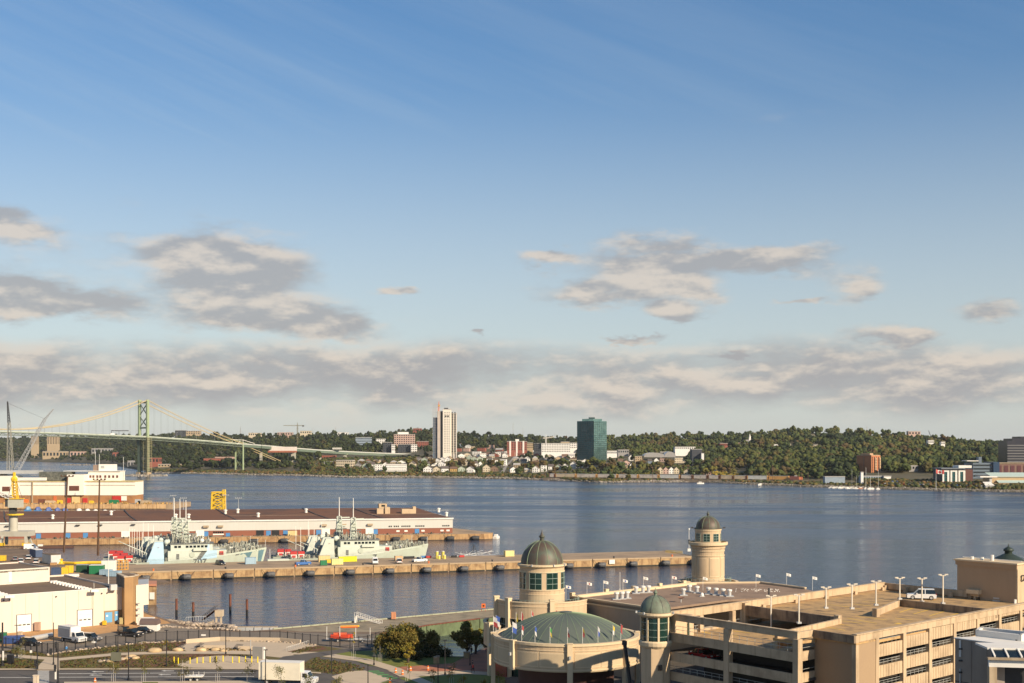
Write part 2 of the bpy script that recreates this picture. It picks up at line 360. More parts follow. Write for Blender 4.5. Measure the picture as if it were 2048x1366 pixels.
def blob_mesh(name, items, base, m, colname='Col', rough=0.28, flat=True, seed=1):
 """items: (x,y,z,rx,rz,(r,g,b)); one joined mesh of uneven crowns"""
 rg = np.random.default_rng(seed); V0, F0 = base; n = len(items); nv = len(V0)
 it = np.array([(a[0],a[1],a[2],a[3],a[4]) for a in items]); cl = np.array([a[5] for a in items])
 jit = 1+rg.normal(0, rough, (n, nv, 1)); V = V0[None]*jit
 ang = rg.uniform(0, 6.28, n); ca = np.cos(ang)[:,None]; sa = np.sin(ang)[:,None]
 X = V[:,:,0]*ca-V[:,:,1]*sa; Y = V[:,:,0]*sa+V[:,:,1]*ca
 P = np.stack([it[:,0:1]+X*it[:,3:4], it[:,1:2]+Y*it[:,3:4], it[:,2:3]+V[:,:,2]*it[:,4:5]], -1).reshape(-1, 3)
 Fc = (F0[None]+(np.arange(n)*nv)[:,None,None]).reshape(-1, 3)
 me = bpy.data.meshes.new(name); me.vertices.add(len(P)); me.vertices.foreach_set('co', P.ravel().astype(np.float32))
 me.loops.add(Fc.size); me.loops.foreach_set('vertex_index', Fc.ravel().astype(np.int32))
 me.polygons.add(len(Fc)); me.polygons.foreach_set('loop_start', (np.arange(len(Fc))*3).astype(np.int32)); me.polygons.foreach_set('loop_total', np.full(len(Fc), 3, np.int32))
 me.update(calc_edges=True)
 if m.name.startswith('foliage') or m.name.startswith('shore'):
  ca_ = me.color_attributes.new('Col', 'FLOAT_COLOR', 'POINT')
  cc = np.repeat(cl, nv, 0)*np.clip(1+rg.normal(0, 0.22, (n*nv, 1)), 0.4, 1.7); cc = np.hstack([cc, np.ones((len(cc), 1))]).astype(np.float32)
  ca_.data.foreach_set('color', cc.ravel())
 me.materials.append(m); return me
fol = mat('foliage', (0.06,0.07,0.03), 0.75, 0.35, 0.5, attr=True, spec=0.15, fine=0.25)
stc = mat('shore_rock', (0.4,0.35,0.28), 0.9, 0.3, 0.6, attr=True)
items = []
for px in np.arange(285, 2240, 1.1):
 Ys = shoreY(px)
 for k in range(2):
  Y = Ys+rs.uniform(-4, 7); g = rs.uniform(0.15, 0.36); r = rs.uniform(0.4, 1.3) if px < 1400 else rs.uniform(0.25,0.8)
  items.append(((px-1024)/F*Y, Y, max(0.1, tz((px-1024)/F*Y, Y)), r*1.4, r, (g, g*0.88, g*0.72)))
o = bpy.data.objects.new('shoreline_rocks', blob_mesh('shoreline_rocks', items, I1, stc, rough=0.2, seed=4)); C.objects.link(o); o['kind'] = 'stuff'; o['label'] = 'pale boulders and stones lining the far shoreline'; o['category'] = 'rocks'
# ------------------------------------------------------------------ forest
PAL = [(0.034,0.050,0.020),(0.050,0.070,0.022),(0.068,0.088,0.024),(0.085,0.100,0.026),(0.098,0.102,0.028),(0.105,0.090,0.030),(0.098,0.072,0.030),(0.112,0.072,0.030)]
EXCL = []      # (px0, px1, Y0, Y1) kept free of forest, filled below
def excl(px0, px1, Y0, Y1): EXCL.append((px0, px1, Y0, Y1))
def free(px, Y):
 for a, b, c, d in EXCL:
  if a <= px <= b and c <= Y <= d: return False
 return True
# ------------------------------------------------------------------ far shore buildings
HC = {'white':(0.76,0.74,0.69),'cream':(0.55,0.47,0.34),'yellow':(0.52,0.34,0.12),'pale green':(0.42,0.47,0.37),'grey':(0.30,0.29,0.28),
   'brown':(0.20,0.13,0.09),'pink':(0.48,0.33,0.27),'tan':(0.42,0.32,0.20),'blue grey':(0.26,0.32,0.38),'red':(0.28,0.09,0.06),'dark':(0.05,0.055,0.065)}
def wallm(c): return mat('siding_'+c.replace(' ','_'), HC[c], 0.8, 0.15, 0.4)
roofs = [mat('roof_shingle', (0.12,0.10,0.09), 0.9, 0.3, 0.8), mat('roof_shingle_brown', (0.17,0.105,0.07), 0.9, 0.3, 0.8), mat('roof_pale', (0.40,0.38,0.35), 0.9, 0.2, 0.5)]
win_me = {}
def win_mesh(w, h, m):
 k = (round(w,1), round(h,1), m.name)
 if k not in win_me:
  me = MB().box(-w/2, w/2, -0.08, 0.10, 0, h).mesh('window'); me.materials.append(m); win_me[k] = me
 return win_me[k]
def add_win(par, x, y, z, w, h, rz=0, m=None):
 o = bpy.data.objects.new('window', win_mesh(w, h, m or glassd)); C.objects.link(o); o.parent = par; o.location = (x,y,z); o.rotation_euler = (0,0,rz); return o
hn = {}
def far_house(px, pyb, wpx, hpx, col, kind='gable', rc=0, row='front', depth=10, Yov=None):
 p = gY(px, pyb) if Yov is None else at(px, pyb, Yov)
 s = p.y/F; w = wpx*s; h = hpx*s; k = (row, kind); hn[row] = hn.get(row, 0)+1
 rz = -math.atan2(p.x, p.y)*0.3+R.uniform(-0.25, 0.12)
 kn = {'gable':'gabled wooden house','side':'side-gabled house','hip':'hip-roofed house','flat':'flat-roofed block','row':'row house'}[kind]
 lab = f"{col} {kn}, {ordw(hn[row])} from left in the far shore's {row} row"
 t = thing('gabled_house' if kind in ('gable','side','hip') else 'apartment_block', lab, 'house', (p.x, p.y, p.z-1), rz, 'houses on the far shore')
 m = MB(); he = h*(0.62 if kind in ('gable','side','hip') else 1.0)+1
 m.box(-w/2, w/2, 0, depth, 0, he)
 if kind == 'gable': m.prism_g = 1; m.q((-w/2,0,he),(w/2,0,he),(0,0,h+1)); m.q((w/2,depth,he),(-w/2,depth,he),(0,depth,h+1))
 if kind == 'side': m.q((-w/2,depth,he),(-w/2,0,he),(-w/2,depth/2,h+1)); m.q((w/2,0,he),(w/2,depth,he),(w/2,depth/2,h+1))
 part('wall', m, wallm(col), t, world=False)
 r = MB(); e = 0.5; T = 0.3
 if kind == 'gable':
  for sgn in (-1, 1):
   a = [(sgn*(w/2+e), -e, he-e*0.6), (0, -e, h+1+T), (0, depth+e, h+1+T), (sgn*(w/2+e), depth+e, he-e*0.6)]
   r.q(*a); r.q(*[(x,y,z+T) for x,y,z in a]); r.q(a[0],a[1],(a[1][0],a[1][1],a[1][2]+T),(a[0][0],a[0][1],a[0][2]+T))
 elif kind == 'side':
  for y0 in (-e, depth+e):
   a = [(-w/2-e, y0, he-0.3), (w/2+e, y0, he-0.3), (w/2+e, depth/2, h+1+T), (-w/2-e, depth/2, h+1+T)]
   r.q(*a); r.q(*[(x,y,z+T) for x,y,z in a])
 elif kind == 'hip':
  c = [(-w/2-e,-e,he),(w/2+e,-e,he),(w/2+e,depth+e,he),(-w/2-e,depth+e,he)]; a = (-w*0.12, depth/2, h+1); b = (w*0.12, depth/2, h+1)
  r.q(c[0],c[1],b,a).q(c[1],c[2],b).q(c[2],c[3],a,b).q(c[3],c[0],a).q(*c)
 else: r.box(-w/2-0.2, w/2+0.2, -0.2, depth+0.2, he, he+0.5)
 part('roof', r, roofs[rc], t, world=False)
 nf = max(1, int((he-1)/3.0)); nw = max(2, int(w/3.0))
 for a in range(nf):
  for b in range(nw):
   add_win(t, -w/2+w*(b+0.5)/nw, 0, 1.0+ (he-1)*(a+0.30)/nf, 1.3, 1.5)
 excl(px-wpx/2-3, px+wpx/2+3, p.y-(170 if row != 'middle' else 90), p.y+depth+8)
 return t
FRONT = [(757,941,15,12,'white','flat',2),(792,943,40,15,'white','row',0),(856,946,19,14,'white','gable',0),(873,946,15,13,'cream','gable',1),(890,944,14,11,'white','side',0),
 (907,943,14,9,'yellow','side',1),(923,943,14,10,'pale green','gable',0),(940,945,15,12,'white','gable',0),(973,944,15,15,'cream','gable',1),(989,943,15,11,'brown','gable',0),
 (1027,945,13,11,'white','gable',0),(1056,944,13,7,'cream','side',2),(1071,945,13,13,'white','gable',1),(1087,943,11,12,'white','flat',0),(1102,939,11,10,'white','side',0),
 (1116,940,11,11,'pale green','gable',0),(1130,940,12,13,'white','gable',0),(1146,937,12,14,'white','gable',0),(1160,936,9,10,'white','gable',0),
 (1374,950,13,12,'cream','gable',1),(1388,951,12,14,'pale green','gable',0),(1417,950,9,6,'pink','side',1),(1431,951,14,11,'blue grey','gable',0)]
BACK = [(722,928,13,10,'grey','hip',2),(736,929,13,11,'grey','hip',1),(750,929,12,10,'tan','gable',0),(760,928,9,9,'cream','gable',0),(787,930,13,9,'tan','hip',2),(803,930,17,9,'white','gable',2),
 (852,933,15,9,'pale green','side',0),(868,932,13,10,'white','gable',0),(883,933,13,10,'white','gable',0),(895,922,10,8,'white','gable',0),(928,931,17,10,'cream','gable',0),(951,933,9,10,'white','side',0),(961,932,7,9,'white','gable',0),
 (977,922,8,8,'cream','gable',1),(1006,932,12,13,'white','flat',2),(1033,935,13,8,'tan','side',2),(1047,926,12,8,'grey','side',0),(1071,931,10,9,'yellow','side',1),(1092,926,9,7,'tan','side',0),
 (1170,929,11,11,'white','gable',0),(1182,935,13,11,'white','side',2),(1241,930,10,12,'white','side',1),(1253,930,14,9,'pink','gable',1),(1262,922,9,12,'white','gable',0),(1277,926,14,13,'tan','flat',2),
 (1300,927,8,8,'blue grey','side',0),(1313,927,9,11,'white','gable',0),(1325,924,11,7,'pink','flat',1),(1360,926,21,10,'cream','flat',2),(1010,914,11,7,'pink','side',1),(1040,912,10,6,'white','side',0)]
rh = random.Random(40); MID = []
for px in range(716, 1300, 13):
 if 1000 < px < 1028: continue
 MID.append((px+rh.uniform(-4,4), 937-rh.uniform(-1,3) if 640<px<830 or px>1180 else 926-rh.uniform(0,5), rh.uniform(10,14), rh.uniform(8,11), rh.choice(['white','white','cream','white','pale green','grey','tan']), rh.choice(['gable','gable','side','hip']), rh.randrange(3)))
for px in range(860, 1160, 15): MID.append((px+rh.uniform(-4,4), 917-rh.uniform(0,4), rh.uniform(10,14), rh.uniform(6,9), rh.choice(['white','pink','cream','red','white']), rh.choice(['gable','side','flat']), rh.randrange(3)))
for a in sorted(MID): far_house(*a, row='middle')
for a in sorted(FRONT): far_house(*a, row='front')
for a in sorted(BACK): far_house(*a, row='back')
# row of pink gabled terraces above the tracks
for k, (px, cc) in enumerate([(1321,'cream'),(1332,'pink'),(1343,'white'),(1353,'cream')]):
 t = far_house(px, 948, 11, 14, cc, 'gable', 1, row='terrace', depth=9, Yov=gY(1337, 948).y); t.rotation_euler.z = 0.05
# beige apartment house on the left
def block(name, label, px0, px1, pyt, pyb, Y, depth, wm, rows, cols, rz=0.0, cat='building', roof=None, wsz=(0.55,0.5), wm2=None, zb=None, group=None, win=None, clear=110):
 """flat-roofed building with a grid of windows; front face spans px0..px1 at distance Y"""
 s = Y/F; w = (px1-px0)*s/math.cos(rz); z1 = H-(pyt-HZ)*s; z0 = H-(pyb-HZ)*s
 if zb is None: zb = min(z0, tz((px0-1024)*s, Y), tz((px1-1024)*s, Y))-1.5
 t = thing(name, label, cat, ((px0-1024)*s, Y, zb), rz, group)
 part('wall', MB().box(0, w, 0, depth, 0, z1-zb), wm, t, world=False)
 part('roof', MB().box(-0.3, w+0.3, -0.3, depth+0.3, z1-zb, z1-zb+0.8), roof or roofs[2], t, world=False)
 hz = (z1-z0)/max(rows,1); ww = w/max(cols,1)
 gm = win or glassd
 cnt = rows*cols
 if cnt:
  if cnt <= 150:
   for i in range(rows):
    for j in range(cols): add_win(t, ww*(j+0.5), 0, z0-zb+hz*(i+0.3), ww*wsz[0], hz*wsz[1], 0, gm)
  else:
   mm = MB()
   for i in range(rows):
    for j in range(cols): mm.box(ww*(j+0.5)-ww*wsz[0]/2, ww*(j+0.5)+ww*wsz[0]/2, -0.1, 0.1, z0-zb+hz*(i+0.3), z0-zb+hz*(i+0.3+wsz[1]))
   part('windows', mm, gm, t, world=False, kind='stuff')
  ds = int(max(1, depth/ww)) if rows else 0        # windows on the lit right side too
  for i in range(rows if rows*ds < 80 else 0):
   for j in range(ds): add_win(t, w, depth*(j+0.5)/ds, z0-zb+hz*(i+0.3), depth/ds*wsz[0], hz*wsz[1], math.pi/2, gm)
 excl(px0-4, px1+4, Y-clear, Y+depth+15)
 return t
t = block('apartment_building', 'beige four-storey apartment house with two bays beside the viaduct pier', 672, 705, 921, 941, 2190, 22, wallm('cream'), 4, 8, rz=-0.1)
def bg(px0, px1, pyt, pyb, Y, col, rows, cols, label, **k): return block('building', label, px0, px1, pyt, pyb, Y, k.pop('depth', 20), wallm(col), rows, cols, **k)
bg(711, 742, 875, 890, 3150, 'blue grey', 3, 14, 'long blue-grey low-rise apartment block on the wooded slope left of the white tower')
bg(752, 770, 878, 889, 3150, 'white', 3, 5, 'pair of pale low blocks right of the long blue-grey apartments')
t = bg(788, 829, 869, 889, 2950, 'pink', 5, 9, 'stepped pale pink apartment building behind the dark block')
part('penthouse', MB().box(8, 30, 3, 15, 22+t_z if False else 0.1, 1) if False else MB().box(8, 32, 4, 16, (H-(869-HZ)/F*2950)-t.location.z+0.8, (H-(864-HZ)/F*2950)-t.location.z), wallm('white'), t, world=False)
bg(766, 783, 885, 903, 2700, 'dark', 4, 4, 'dark navy block with white end at the head of the viaduct')
bg(783, 789, 889, 902, 2690, 'white', 3, 2, 'narrow white end building between two dark navy blocks')
bg(796, 822, 889, 904, 2700, 'dark', 4, 6, 'second dark navy block to the left of the white tower')
bg(822, 833, 889, 905, 2690, 'white', 4, 3, 'narrow white windowed block beside the second dark navy block')
bg(833, 856, 883, 896, 2900, 'red', 4, 6, 'small red brick apartment block just left of the white tower')
bg(826, 843, 857, 865, 3600, 'red', 1, 4, 'long red brick school building on the ridge left of the white tower')
bg(350, 372, 861, 870, 4300, 'dark', 2, 6, 'dark office block on the left ridge above the bridge deck')
bg(372, 400, 862, 869, 4300, 'tan', 2, 6, 'tan flat-roofed office block beside the dark one on the left ridge')
bg(62, 74, 872, 889, 4350, 'tan', 7, 3, 'left of two tan apartment slabs seen under the bridge deck', depth=18)
bg(94, 115, 872, 888, 4450, 'tan', 7, 4, 'right and wider of two tan apartment slabs under the bridge deck', depth=22)
bg(497, 521, 866, 872, 3950, 'cream', 1, 6, 'low cream building on the ridge between bridge bent and tower crane')
bg(555, 585, 865, 871, 3950, 'pink', 1, 6, 'long low pinkish building on the ridge behind the tower crane')
bg(600, 622, 862, 868, 3900, 'cream', 1, 5, 'low cream building on the ridge right of the tower crane')
bg(675, 696, 865, 872, 3800, 'white', 1, 4, 'small white building on the wooded ridge left of the pink apartments')
t = bg(1014, 1054, 883, 901, 2550, 'red', 5, 9, 'red brick apartment block with white window bays', depth=26)
w_ = 40/F*2550; hh = (H-(883-HZ)/F*2550)-t.location.z
for x0 in (0.12, 0.45, 0.78): part('window_bay', MB().box(w_*x0, w_*(x0+0.08), -0.4, 0.2, 2.5, hh+0.9), white, t, world=False)
part('penthouse', MB().box(w_*0.42, w_*0.60, 6, 14, hh+0.8, hh+4.6), white, t, world=False)
bg(1054, 1066, 886, 897, 2600, 'tan', 3, 3, 'tan block attached right of the red brick apartments')
bg(1068, 1082, 887, 903, 2560, 'dark', 4, 4, 'dark grey block left of the long white grid-fronted building')
t = bg(1083, 1140, 887, 905, 2500, 'white', 5, 17, 'long white building with a dense grid of windows beneath the tower crane', depth=22)
bg(1122, 1139, 884, 889, 2560, 'tan', 0, 0, 'low rooftop level at the right end behind the white grid-fronted building')
bg(1140, 1154, 886, 897, 2600, 'white', 3, 4, 'small white block left of the teal glass tower')
bg(1214, 1234, 902, 909, 2380, 'white', 1, 5, 'low white commercial building right of the teal glass tower')
bg(1236, 1258, 900, 907, 2420, 'grey', 1, 5, 'low grey commercial building right of the small white one')
bg(1350, 1391, 894, 899, 2350, 'white', 1, 10, 'long flat white building below the wooded ridge')
bg(1384, 1404, 899, 921, 2040, 'dark', 0, 0, 'dark slate block with white end wall among the trees', depth=24)
bg(1403, 1408, 907, 921, 2030, 'white', 0, 0, 'narrow white end wing of the dark slate block')
bg(1440, 1462, 887, 893, 2600, 'red', 1, 8, 'left of two low brick buildings in the trees on the right hillside')
bg(1464, 1480, 886, 892, 2620, 'red', 1, 5, 'right of two low brick buildings in the trees on the right hillside')
bg(1548, 1566, 889, 894, 2450, 'white', 0, 0, 'long low white roof among hillside trees')
bg(1567, 1582, 888, 893, 2440, 'cream', 0, 0, 'cream box-shaped roof right of the long low white one')
bg(1627, 1637, 890, 895, 2350, 'cream', 1, 3, 'small cream house with lit roof on the hillside above the brick tower', depth=8)
bg(1669, 1674, 887, 892, 2350, 'pink', 1, 2, 'tiny pinkish house on the hillside right of the cream one', depth=8)
bg(1817, 1841, 863, 870, 2750, 'pink', 1, 4, 'large pale pink house on the right ridge line', depth=14)
bg(1856, 1868, 881, 888, 2300, 'white', 1, 3, 'white house below the ridge on the right', depth=10)
bg(1882, 1890, 884, 890, 2250, 'white', 1, 2, 'smaller white house right of the white one below the ridge', depth=8)
bg(1818, 1836, 932, 940, 1650, 'grey', 1, 3, 'grey house with pale roof on the slope left of the flag', depth=10, clear=60)
bg(1320, 1332, 904, 910, 2300, 'grey', 1, 3, 'small grey shed beside the curved white roofs', depth=14)
bg(1650, 1690, 954, 960, 1535, 'blue grey', 0, 0, 'long blue-grey boat shed behind the moored yachts, left one', clear=10, depth=10)
bg(1722, 1766, 953, 960, 1515, 'blue grey', 1, 9, 'long blue-grey boat shed below the brick tower', clear=10, depth=10)
bg(1768, 1782, 953, 960, 1510, 'white', 0, 0, 'small white shed right of the boat sheds', clear=10, depth=8)
bg(1722, 1727, 945, 951, 1470, 'white', 0, 0, 'small white hut at the foot of the brick tower', clear=10, depth=4)
# curved white roofs
for (a, b, y0, lab) in ((1288,1330,903,'left of two long white curved-roof halls beyond the houses'),(1330,1351,901,'right and higher of two white curved-roof halls')):
 Y = 2230; s = Y/F; t = thing('vaulted_hall', lab, 'hall', ((a-1024)*s, Y, H-(912-HZ)*s-2), 0.0)
 w = (b-a)*s; h = (910-y0)*s+2; m = MB()
 n = 10; pr = [(w/2-w/2*math.cos(math.pi*k/n), 2.5+(h-2.5)*math.sin(math.pi*k/n)) for k in range(n+1)]
 for k in range(n): m.q((pr[k][0],-0.3,pr[k][1]),(pr[k+1][0],-0.3,pr[k+1][1]),(pr[k+1][0],34,pr[k+1][1]),(pr[k][0],34,pr[k][1]))
 part('roof', m, white, t, world=False)
 part('wall', MB().q(*[(x,0,z) for x,z in pr]+[(w,0,0),(0,0,0)]), wallm('grey'), t, world=False); excl(a-2, b+2, Y-260, Y+60)
# shipyard and naval sheds on the far left shore
for (a,b,y0,y1,Y,c,lab) in [(85,132,903,915,4120,'tan','low tan warehouse on the far left shore under the bridge'),(140,168,903,914,4100,'pink','pinkish shed right of the low tan warehouse on the far left shore'),
 (183,222,897,907,4050,'grey','grey factory hall behind the far left shore'),(255,273,922,936,2860,'grey','grey shed on the point beside the bridge tower'),(225,262,905,920,3650,'red','long red brick mill left of the bridge tower'),
 (298,317,916,927,2480,'red','square red brick building right of the bridge tower'),(316,358,929,934,2440,'tan','long low building on the point right of the bridge tower'),
 (407,447,917,935,2480,'red','large dark brick plant between bridge tower and bent'),(430,470,914,930,2560,'pink','pale brick hall behind the dark brick plant'),(250,330,905,911,3650,'red','low terrace of brick buildings below the bridge deck'),
 (500,530,927,934,2450,'white','white shed behind the shore at the viaduct bent'),(594,626,920,933,2500,'red','brick works seen between the viaduct piers'),(640,670,911,925,2560,'red','brick building with pale roof right of the viaduct piers'),(648,672,924,938,2330,'grey','low grey warehouse left of the beige apartment house')]:
 bg(a, b, y0, y1, Y, c, 1, max(3,(b-a)//6), lab, depth=24, roof=roofs[2] if c in ('tan','grey') else roofs[1], clear=60)
# town centre roofs
for k,(px,py,w,h,c,kd) in enumerate([(915,903,14,6,'red','flat'),(932,903,12,6,'pink','flat'),(946,899,10,6,'tan','flat'),(962,903,16,7,'red','flat'),(980,898,12,8,'pink','flat'),(998,903,14,6,'red','side'),(952,909,16,6,'white','flat'),(975,911,14,6,'pink','side'),
   (1002,909,14,6,'grey','flat'),(1018,907,16,5,'white','flat'),(990,914,12,7,'red','gable'),(935,896,10,6,'white','gable'),(903,900,12,6,'white','flat'),(920,893,9,6,'blue grey','gable'),(1060,905,20,4,'white','flat'),(880,907,16,5,'white','flat')]):
 far_house(px, py, w, h, c, kd, k%3, row='town centre', depth=14)
# white concrete tower under construction
def tower_white():
 Y = 2420; s = Y/F; zb = 22
 def X(px): return (px-1024)*s
 def Z(py): return H-(py-HZ)*s
 t = thing('high_rise', 'tall white concrete residential tower under construction with bare frame at left', 'tower', (X(888), Y, zb))
 wm = mat('tower_concrete', (0.72,0.66,0.56), 0.8, 0.06, 0.1, col2=(0.55,0.5,0.42)); gm = mat('tower_concrete_grey', (0.42,0.40,0.38), 0.9, 0.15, 0.1)
 part('main_wall', MB().box(X(886), X(902), Y-6, Y+14, zb, Z(819)), wm, t)
 part('roof_slab', MB().box(X(885.5), X(902.5), Y-6.5, Y+14.5, Z(819), Z(818.2)), gm, t)
 wm2 = MB()
 for i in range(24):
  for px in (889.2, 891.2, 894.4, 896.4, 899.4): wm2.box(X(px)-0.45, X(px)+0.45, Y-6.12, Y-5.9, Z(905)+i*3.2, Z(905)+i*3.2+1.6)
 part('windows', wm2, glassd, t, kind='stuff')
 for px in (891.5, 896.5): part('top_opening', MB().box(X(px)-1.6, X(px)+1.6, Y-6.15, Y-5.9, Z(834), Z(831)), glassd, t)
 part('right_wing', MB().box(X(902), X(913), Y-1, Y+16, zb, Z(826)), gm, t)
 fl = MB();
 for i in range(24): fl.box(X(902)-0.2, X(913)+1.2, Y-3.2, Y-0.9, Z(905)+i*3.15, Z(905)+i*3.15+0.35)
 part('balcony_slabs', fl, wm, t, kind='stuff')
 for px in (902.3, 907.4, 912.6): part('pier', MB().box(X(px)-0.5, X(px)+0.5, Y-3.3, Y-1, zb, Z(828)), wm, t)
 fr = MB()
 for i in range(24):
  for px in (904.6, 910): fr.box(X(px)-1.2, X(px)+1.2, Y-1.15, Y-0.95, Z(905)+i*3.15+0.5, Z(905)+i*3.15+2.6)
 part('balcony_doors', fr, glassd, t, kind='stuff')
 part('left_core', MB().box(X(875), X(886), Y-2, Y+14, zb, Z(822)), mat('tower_core', (0.50,0.43,0.37), 0.9, 0.15, 0.1), t)
 part('core_band', MB().box(X(881), X(886), Y-2.2, Y-1.9, zb, Z(824)), mat('tower_glass_band', (0.10,0.075,0.06), 0.6, 0.2, 0.3), t)
 part('left_wing', MB().box(X(866), X(875), Y+2, Y+16, zb, Z(835)), mat('tower_blue_glass', (0.10,0.14,0.19), 0.3, 0.2, 0.2), t)
 sl = MB()
 for i in range(30): sl.box(X(865.3), X(875), Y+1.2, Y+8, Z(905)+i*3.1, Z(905)+i*3.1+0.3)
 for px in (865.6, 870, 874.6): sl.box(X(px)-0.25, X(px)+0.25, Y+1.2, Y+1.8, zb, Z(817))
 part('bare_frame', sl, gm, t, kind='stuff')
 part('parapet', MB().box(X(888), X(896), Y+2, Y+8, Z(818.2), Z(815.5)), dgrey, t)
 c = thing('tower_crane', 'orange climbing crane standing on top of the white tower', 'crane', (X(877), Y+8, Z(822)))
 part('mast', MB().lattice((X(877), Y+8, Z(822)), (X(877), Y+8, Z(808)), 2.0, 6, 0.28), orange, c)
 part('cat_head', MB().lattice((X(877), Y+8, Z(808)), (X(877.6), Y+8, Z(802)), 1.6, 3, 0.2, w2=0.4), orange, c)
 part('cab', MB().box(X(876), X(879.5), Y+6, Y+9, Z(812.5), Z(809.5)), mat('crane_orange', (0.62,0.33,0.06), 0.6), c)
 excl(862, 916, Y-120, Y+60)
tower_white()
def tower_teal():
 Y = 2160; s = Y/F; zb = 24
 def X(px): return (px-1024)*s
 def Z(py): return H-(py-HZ)*s
 t = thing('office_tower', 'teal glass office tower with square crown', 'office tower', (X(1187), Y, zb))
 gl = mat('teal_glass_shaded', (0.022,0.10,0.115), 0.2, 0.35, 0.05, spec=0.6, col2=(0.010,0.05,0.055), metal=0.3); gr = mat('teal_glass_sky_lit', (0.26,0.44,0.40), 0.15, 0.35, 0.08, spec=0.8, col2=(0.13,0.27,0.26), metal=0.85)  # right face paler for its sky reflections, left darker, set by colour
 fm = mat('teal_mullion', (0.02,0.05,0.05), 0.5)
 A = Vector((X(1155), Y+16)); Cn = Vector((X(1187), Y-6)); B = Vector((X(1214.5), Y+12)); D = A+B-Cn
 part('core', MB().prism([A,Cn,B,D], zb, Z(842)), fm, t)
 def face(a, b, nx, nm, m):
  d = (b-a)/nx; nf = 19; fh = (Z(842)-zb)/nf; n = Vector(((b-a).y, -(b-a).x)).normalized(); mm = None
  rg = random.Random(5); grid = MB()
  for i in range(nf):
   for j in range(nx):
    p = a+d*j+d*0.08; q = a+d*(j+0.92); tl = rg.uniform(-0.16, 0.16)
    mmb = MB(); z0 = zb+i*fh+0.85; z1 = zb+(i+1)*fh
    P = [(p+n*(0.30+tl)), (q+n*(0.30-tl))]
    mmb.q((P[0].x,P[0].y,z0),(P[1].x,P[1].y,z0),(P[1].x,P[1].y,z1),(P[0].x,P[0].y,z1))
    mmb.q((P[0].x,P[0].y,z1),(P[1].x,P[1].y,z1),(q.x,q.y,z1),(p.x,p.y,z1))
    part(nm, mmb, m, t)
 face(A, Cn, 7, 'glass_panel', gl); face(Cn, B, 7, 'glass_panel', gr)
 A2 = A*0.86+Cn*0.0+D*0.14
 part('crown', MB().prism([A+(B-A)*0.17+(Cn-A)*0.0, Cn+(D-Cn)*0.16, B+(A-B)*0.16, D+(Cn-D)*0.2], Z(842), Z(837.5)), gr, t)
 part('plant_room', MB().ob(X(1184), Y+8, Z(837.5), Z(834.5), 10, 8), fm, t)
 for k in range(5): part('antenna', MB().tube((X(1180+k*2.5), Y+6+k, Z(838)), (X(1180+k*2.5), Y+6+k, Z(831+k%2)), 0.15, 4), lgrey, t)
 excl(1150, 1220, Y-60, Y+60)
tower_teal()
def tower_brick():
 Y = 1640; s = Y/F; zb = 6
 def X(px): return (px-1024)*s
 def Z(py): return H-(py-HZ)*s
 t = thing('apartment_tower', 'square red brick apartment tower at the foot of the wooded hill', 'apartment tower', (X(1742), Y, zb))
 bt = mat('orange_brick', (0.42,0.16,0.07), 0.85, 0.12, 0.2, fine=0.1)
 A = Vector((X(1720), Y+16)); Cn = Vector((X(1741), Y-4)); B = Vector((X(1764.5), Y+8)); D = A+B-Cn
 part('wall', MB().prism([A,Cn,B,D], zb, Z(911)), bt, t)
 part('parapet', MB().prism([A+(D-A)*0.02,Cn+(D-Cn)*0.02,B+(A-B)*0.02,D], Z(911), Z(910)), conc, t)
 part('penthouse', MB().prism([A+(B-A)*0.2,Cn+(D-Cn)*0.25,B+(A-B)*0.3,D], Z(910), Z(906.5)), mat('penthouse_tan', (0.4,0.26,0.16), 0.8), t)
 d = (B-Cn); n = Vector((d.y, -d.x)).normalized(); rz = math.atan2(d.y, d.x)
 for i in range(11):
  z = zb+5+i*(Z(913)-zb-5)/11
  for j in (0.12, 0.32, 0.55, 0.78):
   p = Cn+d*j-Vector(t.location[:2]); add_win(t, p.x, p.y, z-zb, 1.5, 1.7, rz)
  for j in (0.43, 0.90):
   p = Cn+d*j+n*0.5; part('balcony', MB().ob(p.x, p.y, z-0.9, z+0.5, 2.4, 1.2, rz), cream, t)
  p = Cn+(A-Cn)*0.5-Vector(t.location[:2]); add_win(t, p.x, p.y, z-zb, 1.2, 1.5, math.atan2((Cn-A).y, (Cn-A).x))
 excl(1712, 1768, Y-110, Y+40)
tower_brick()
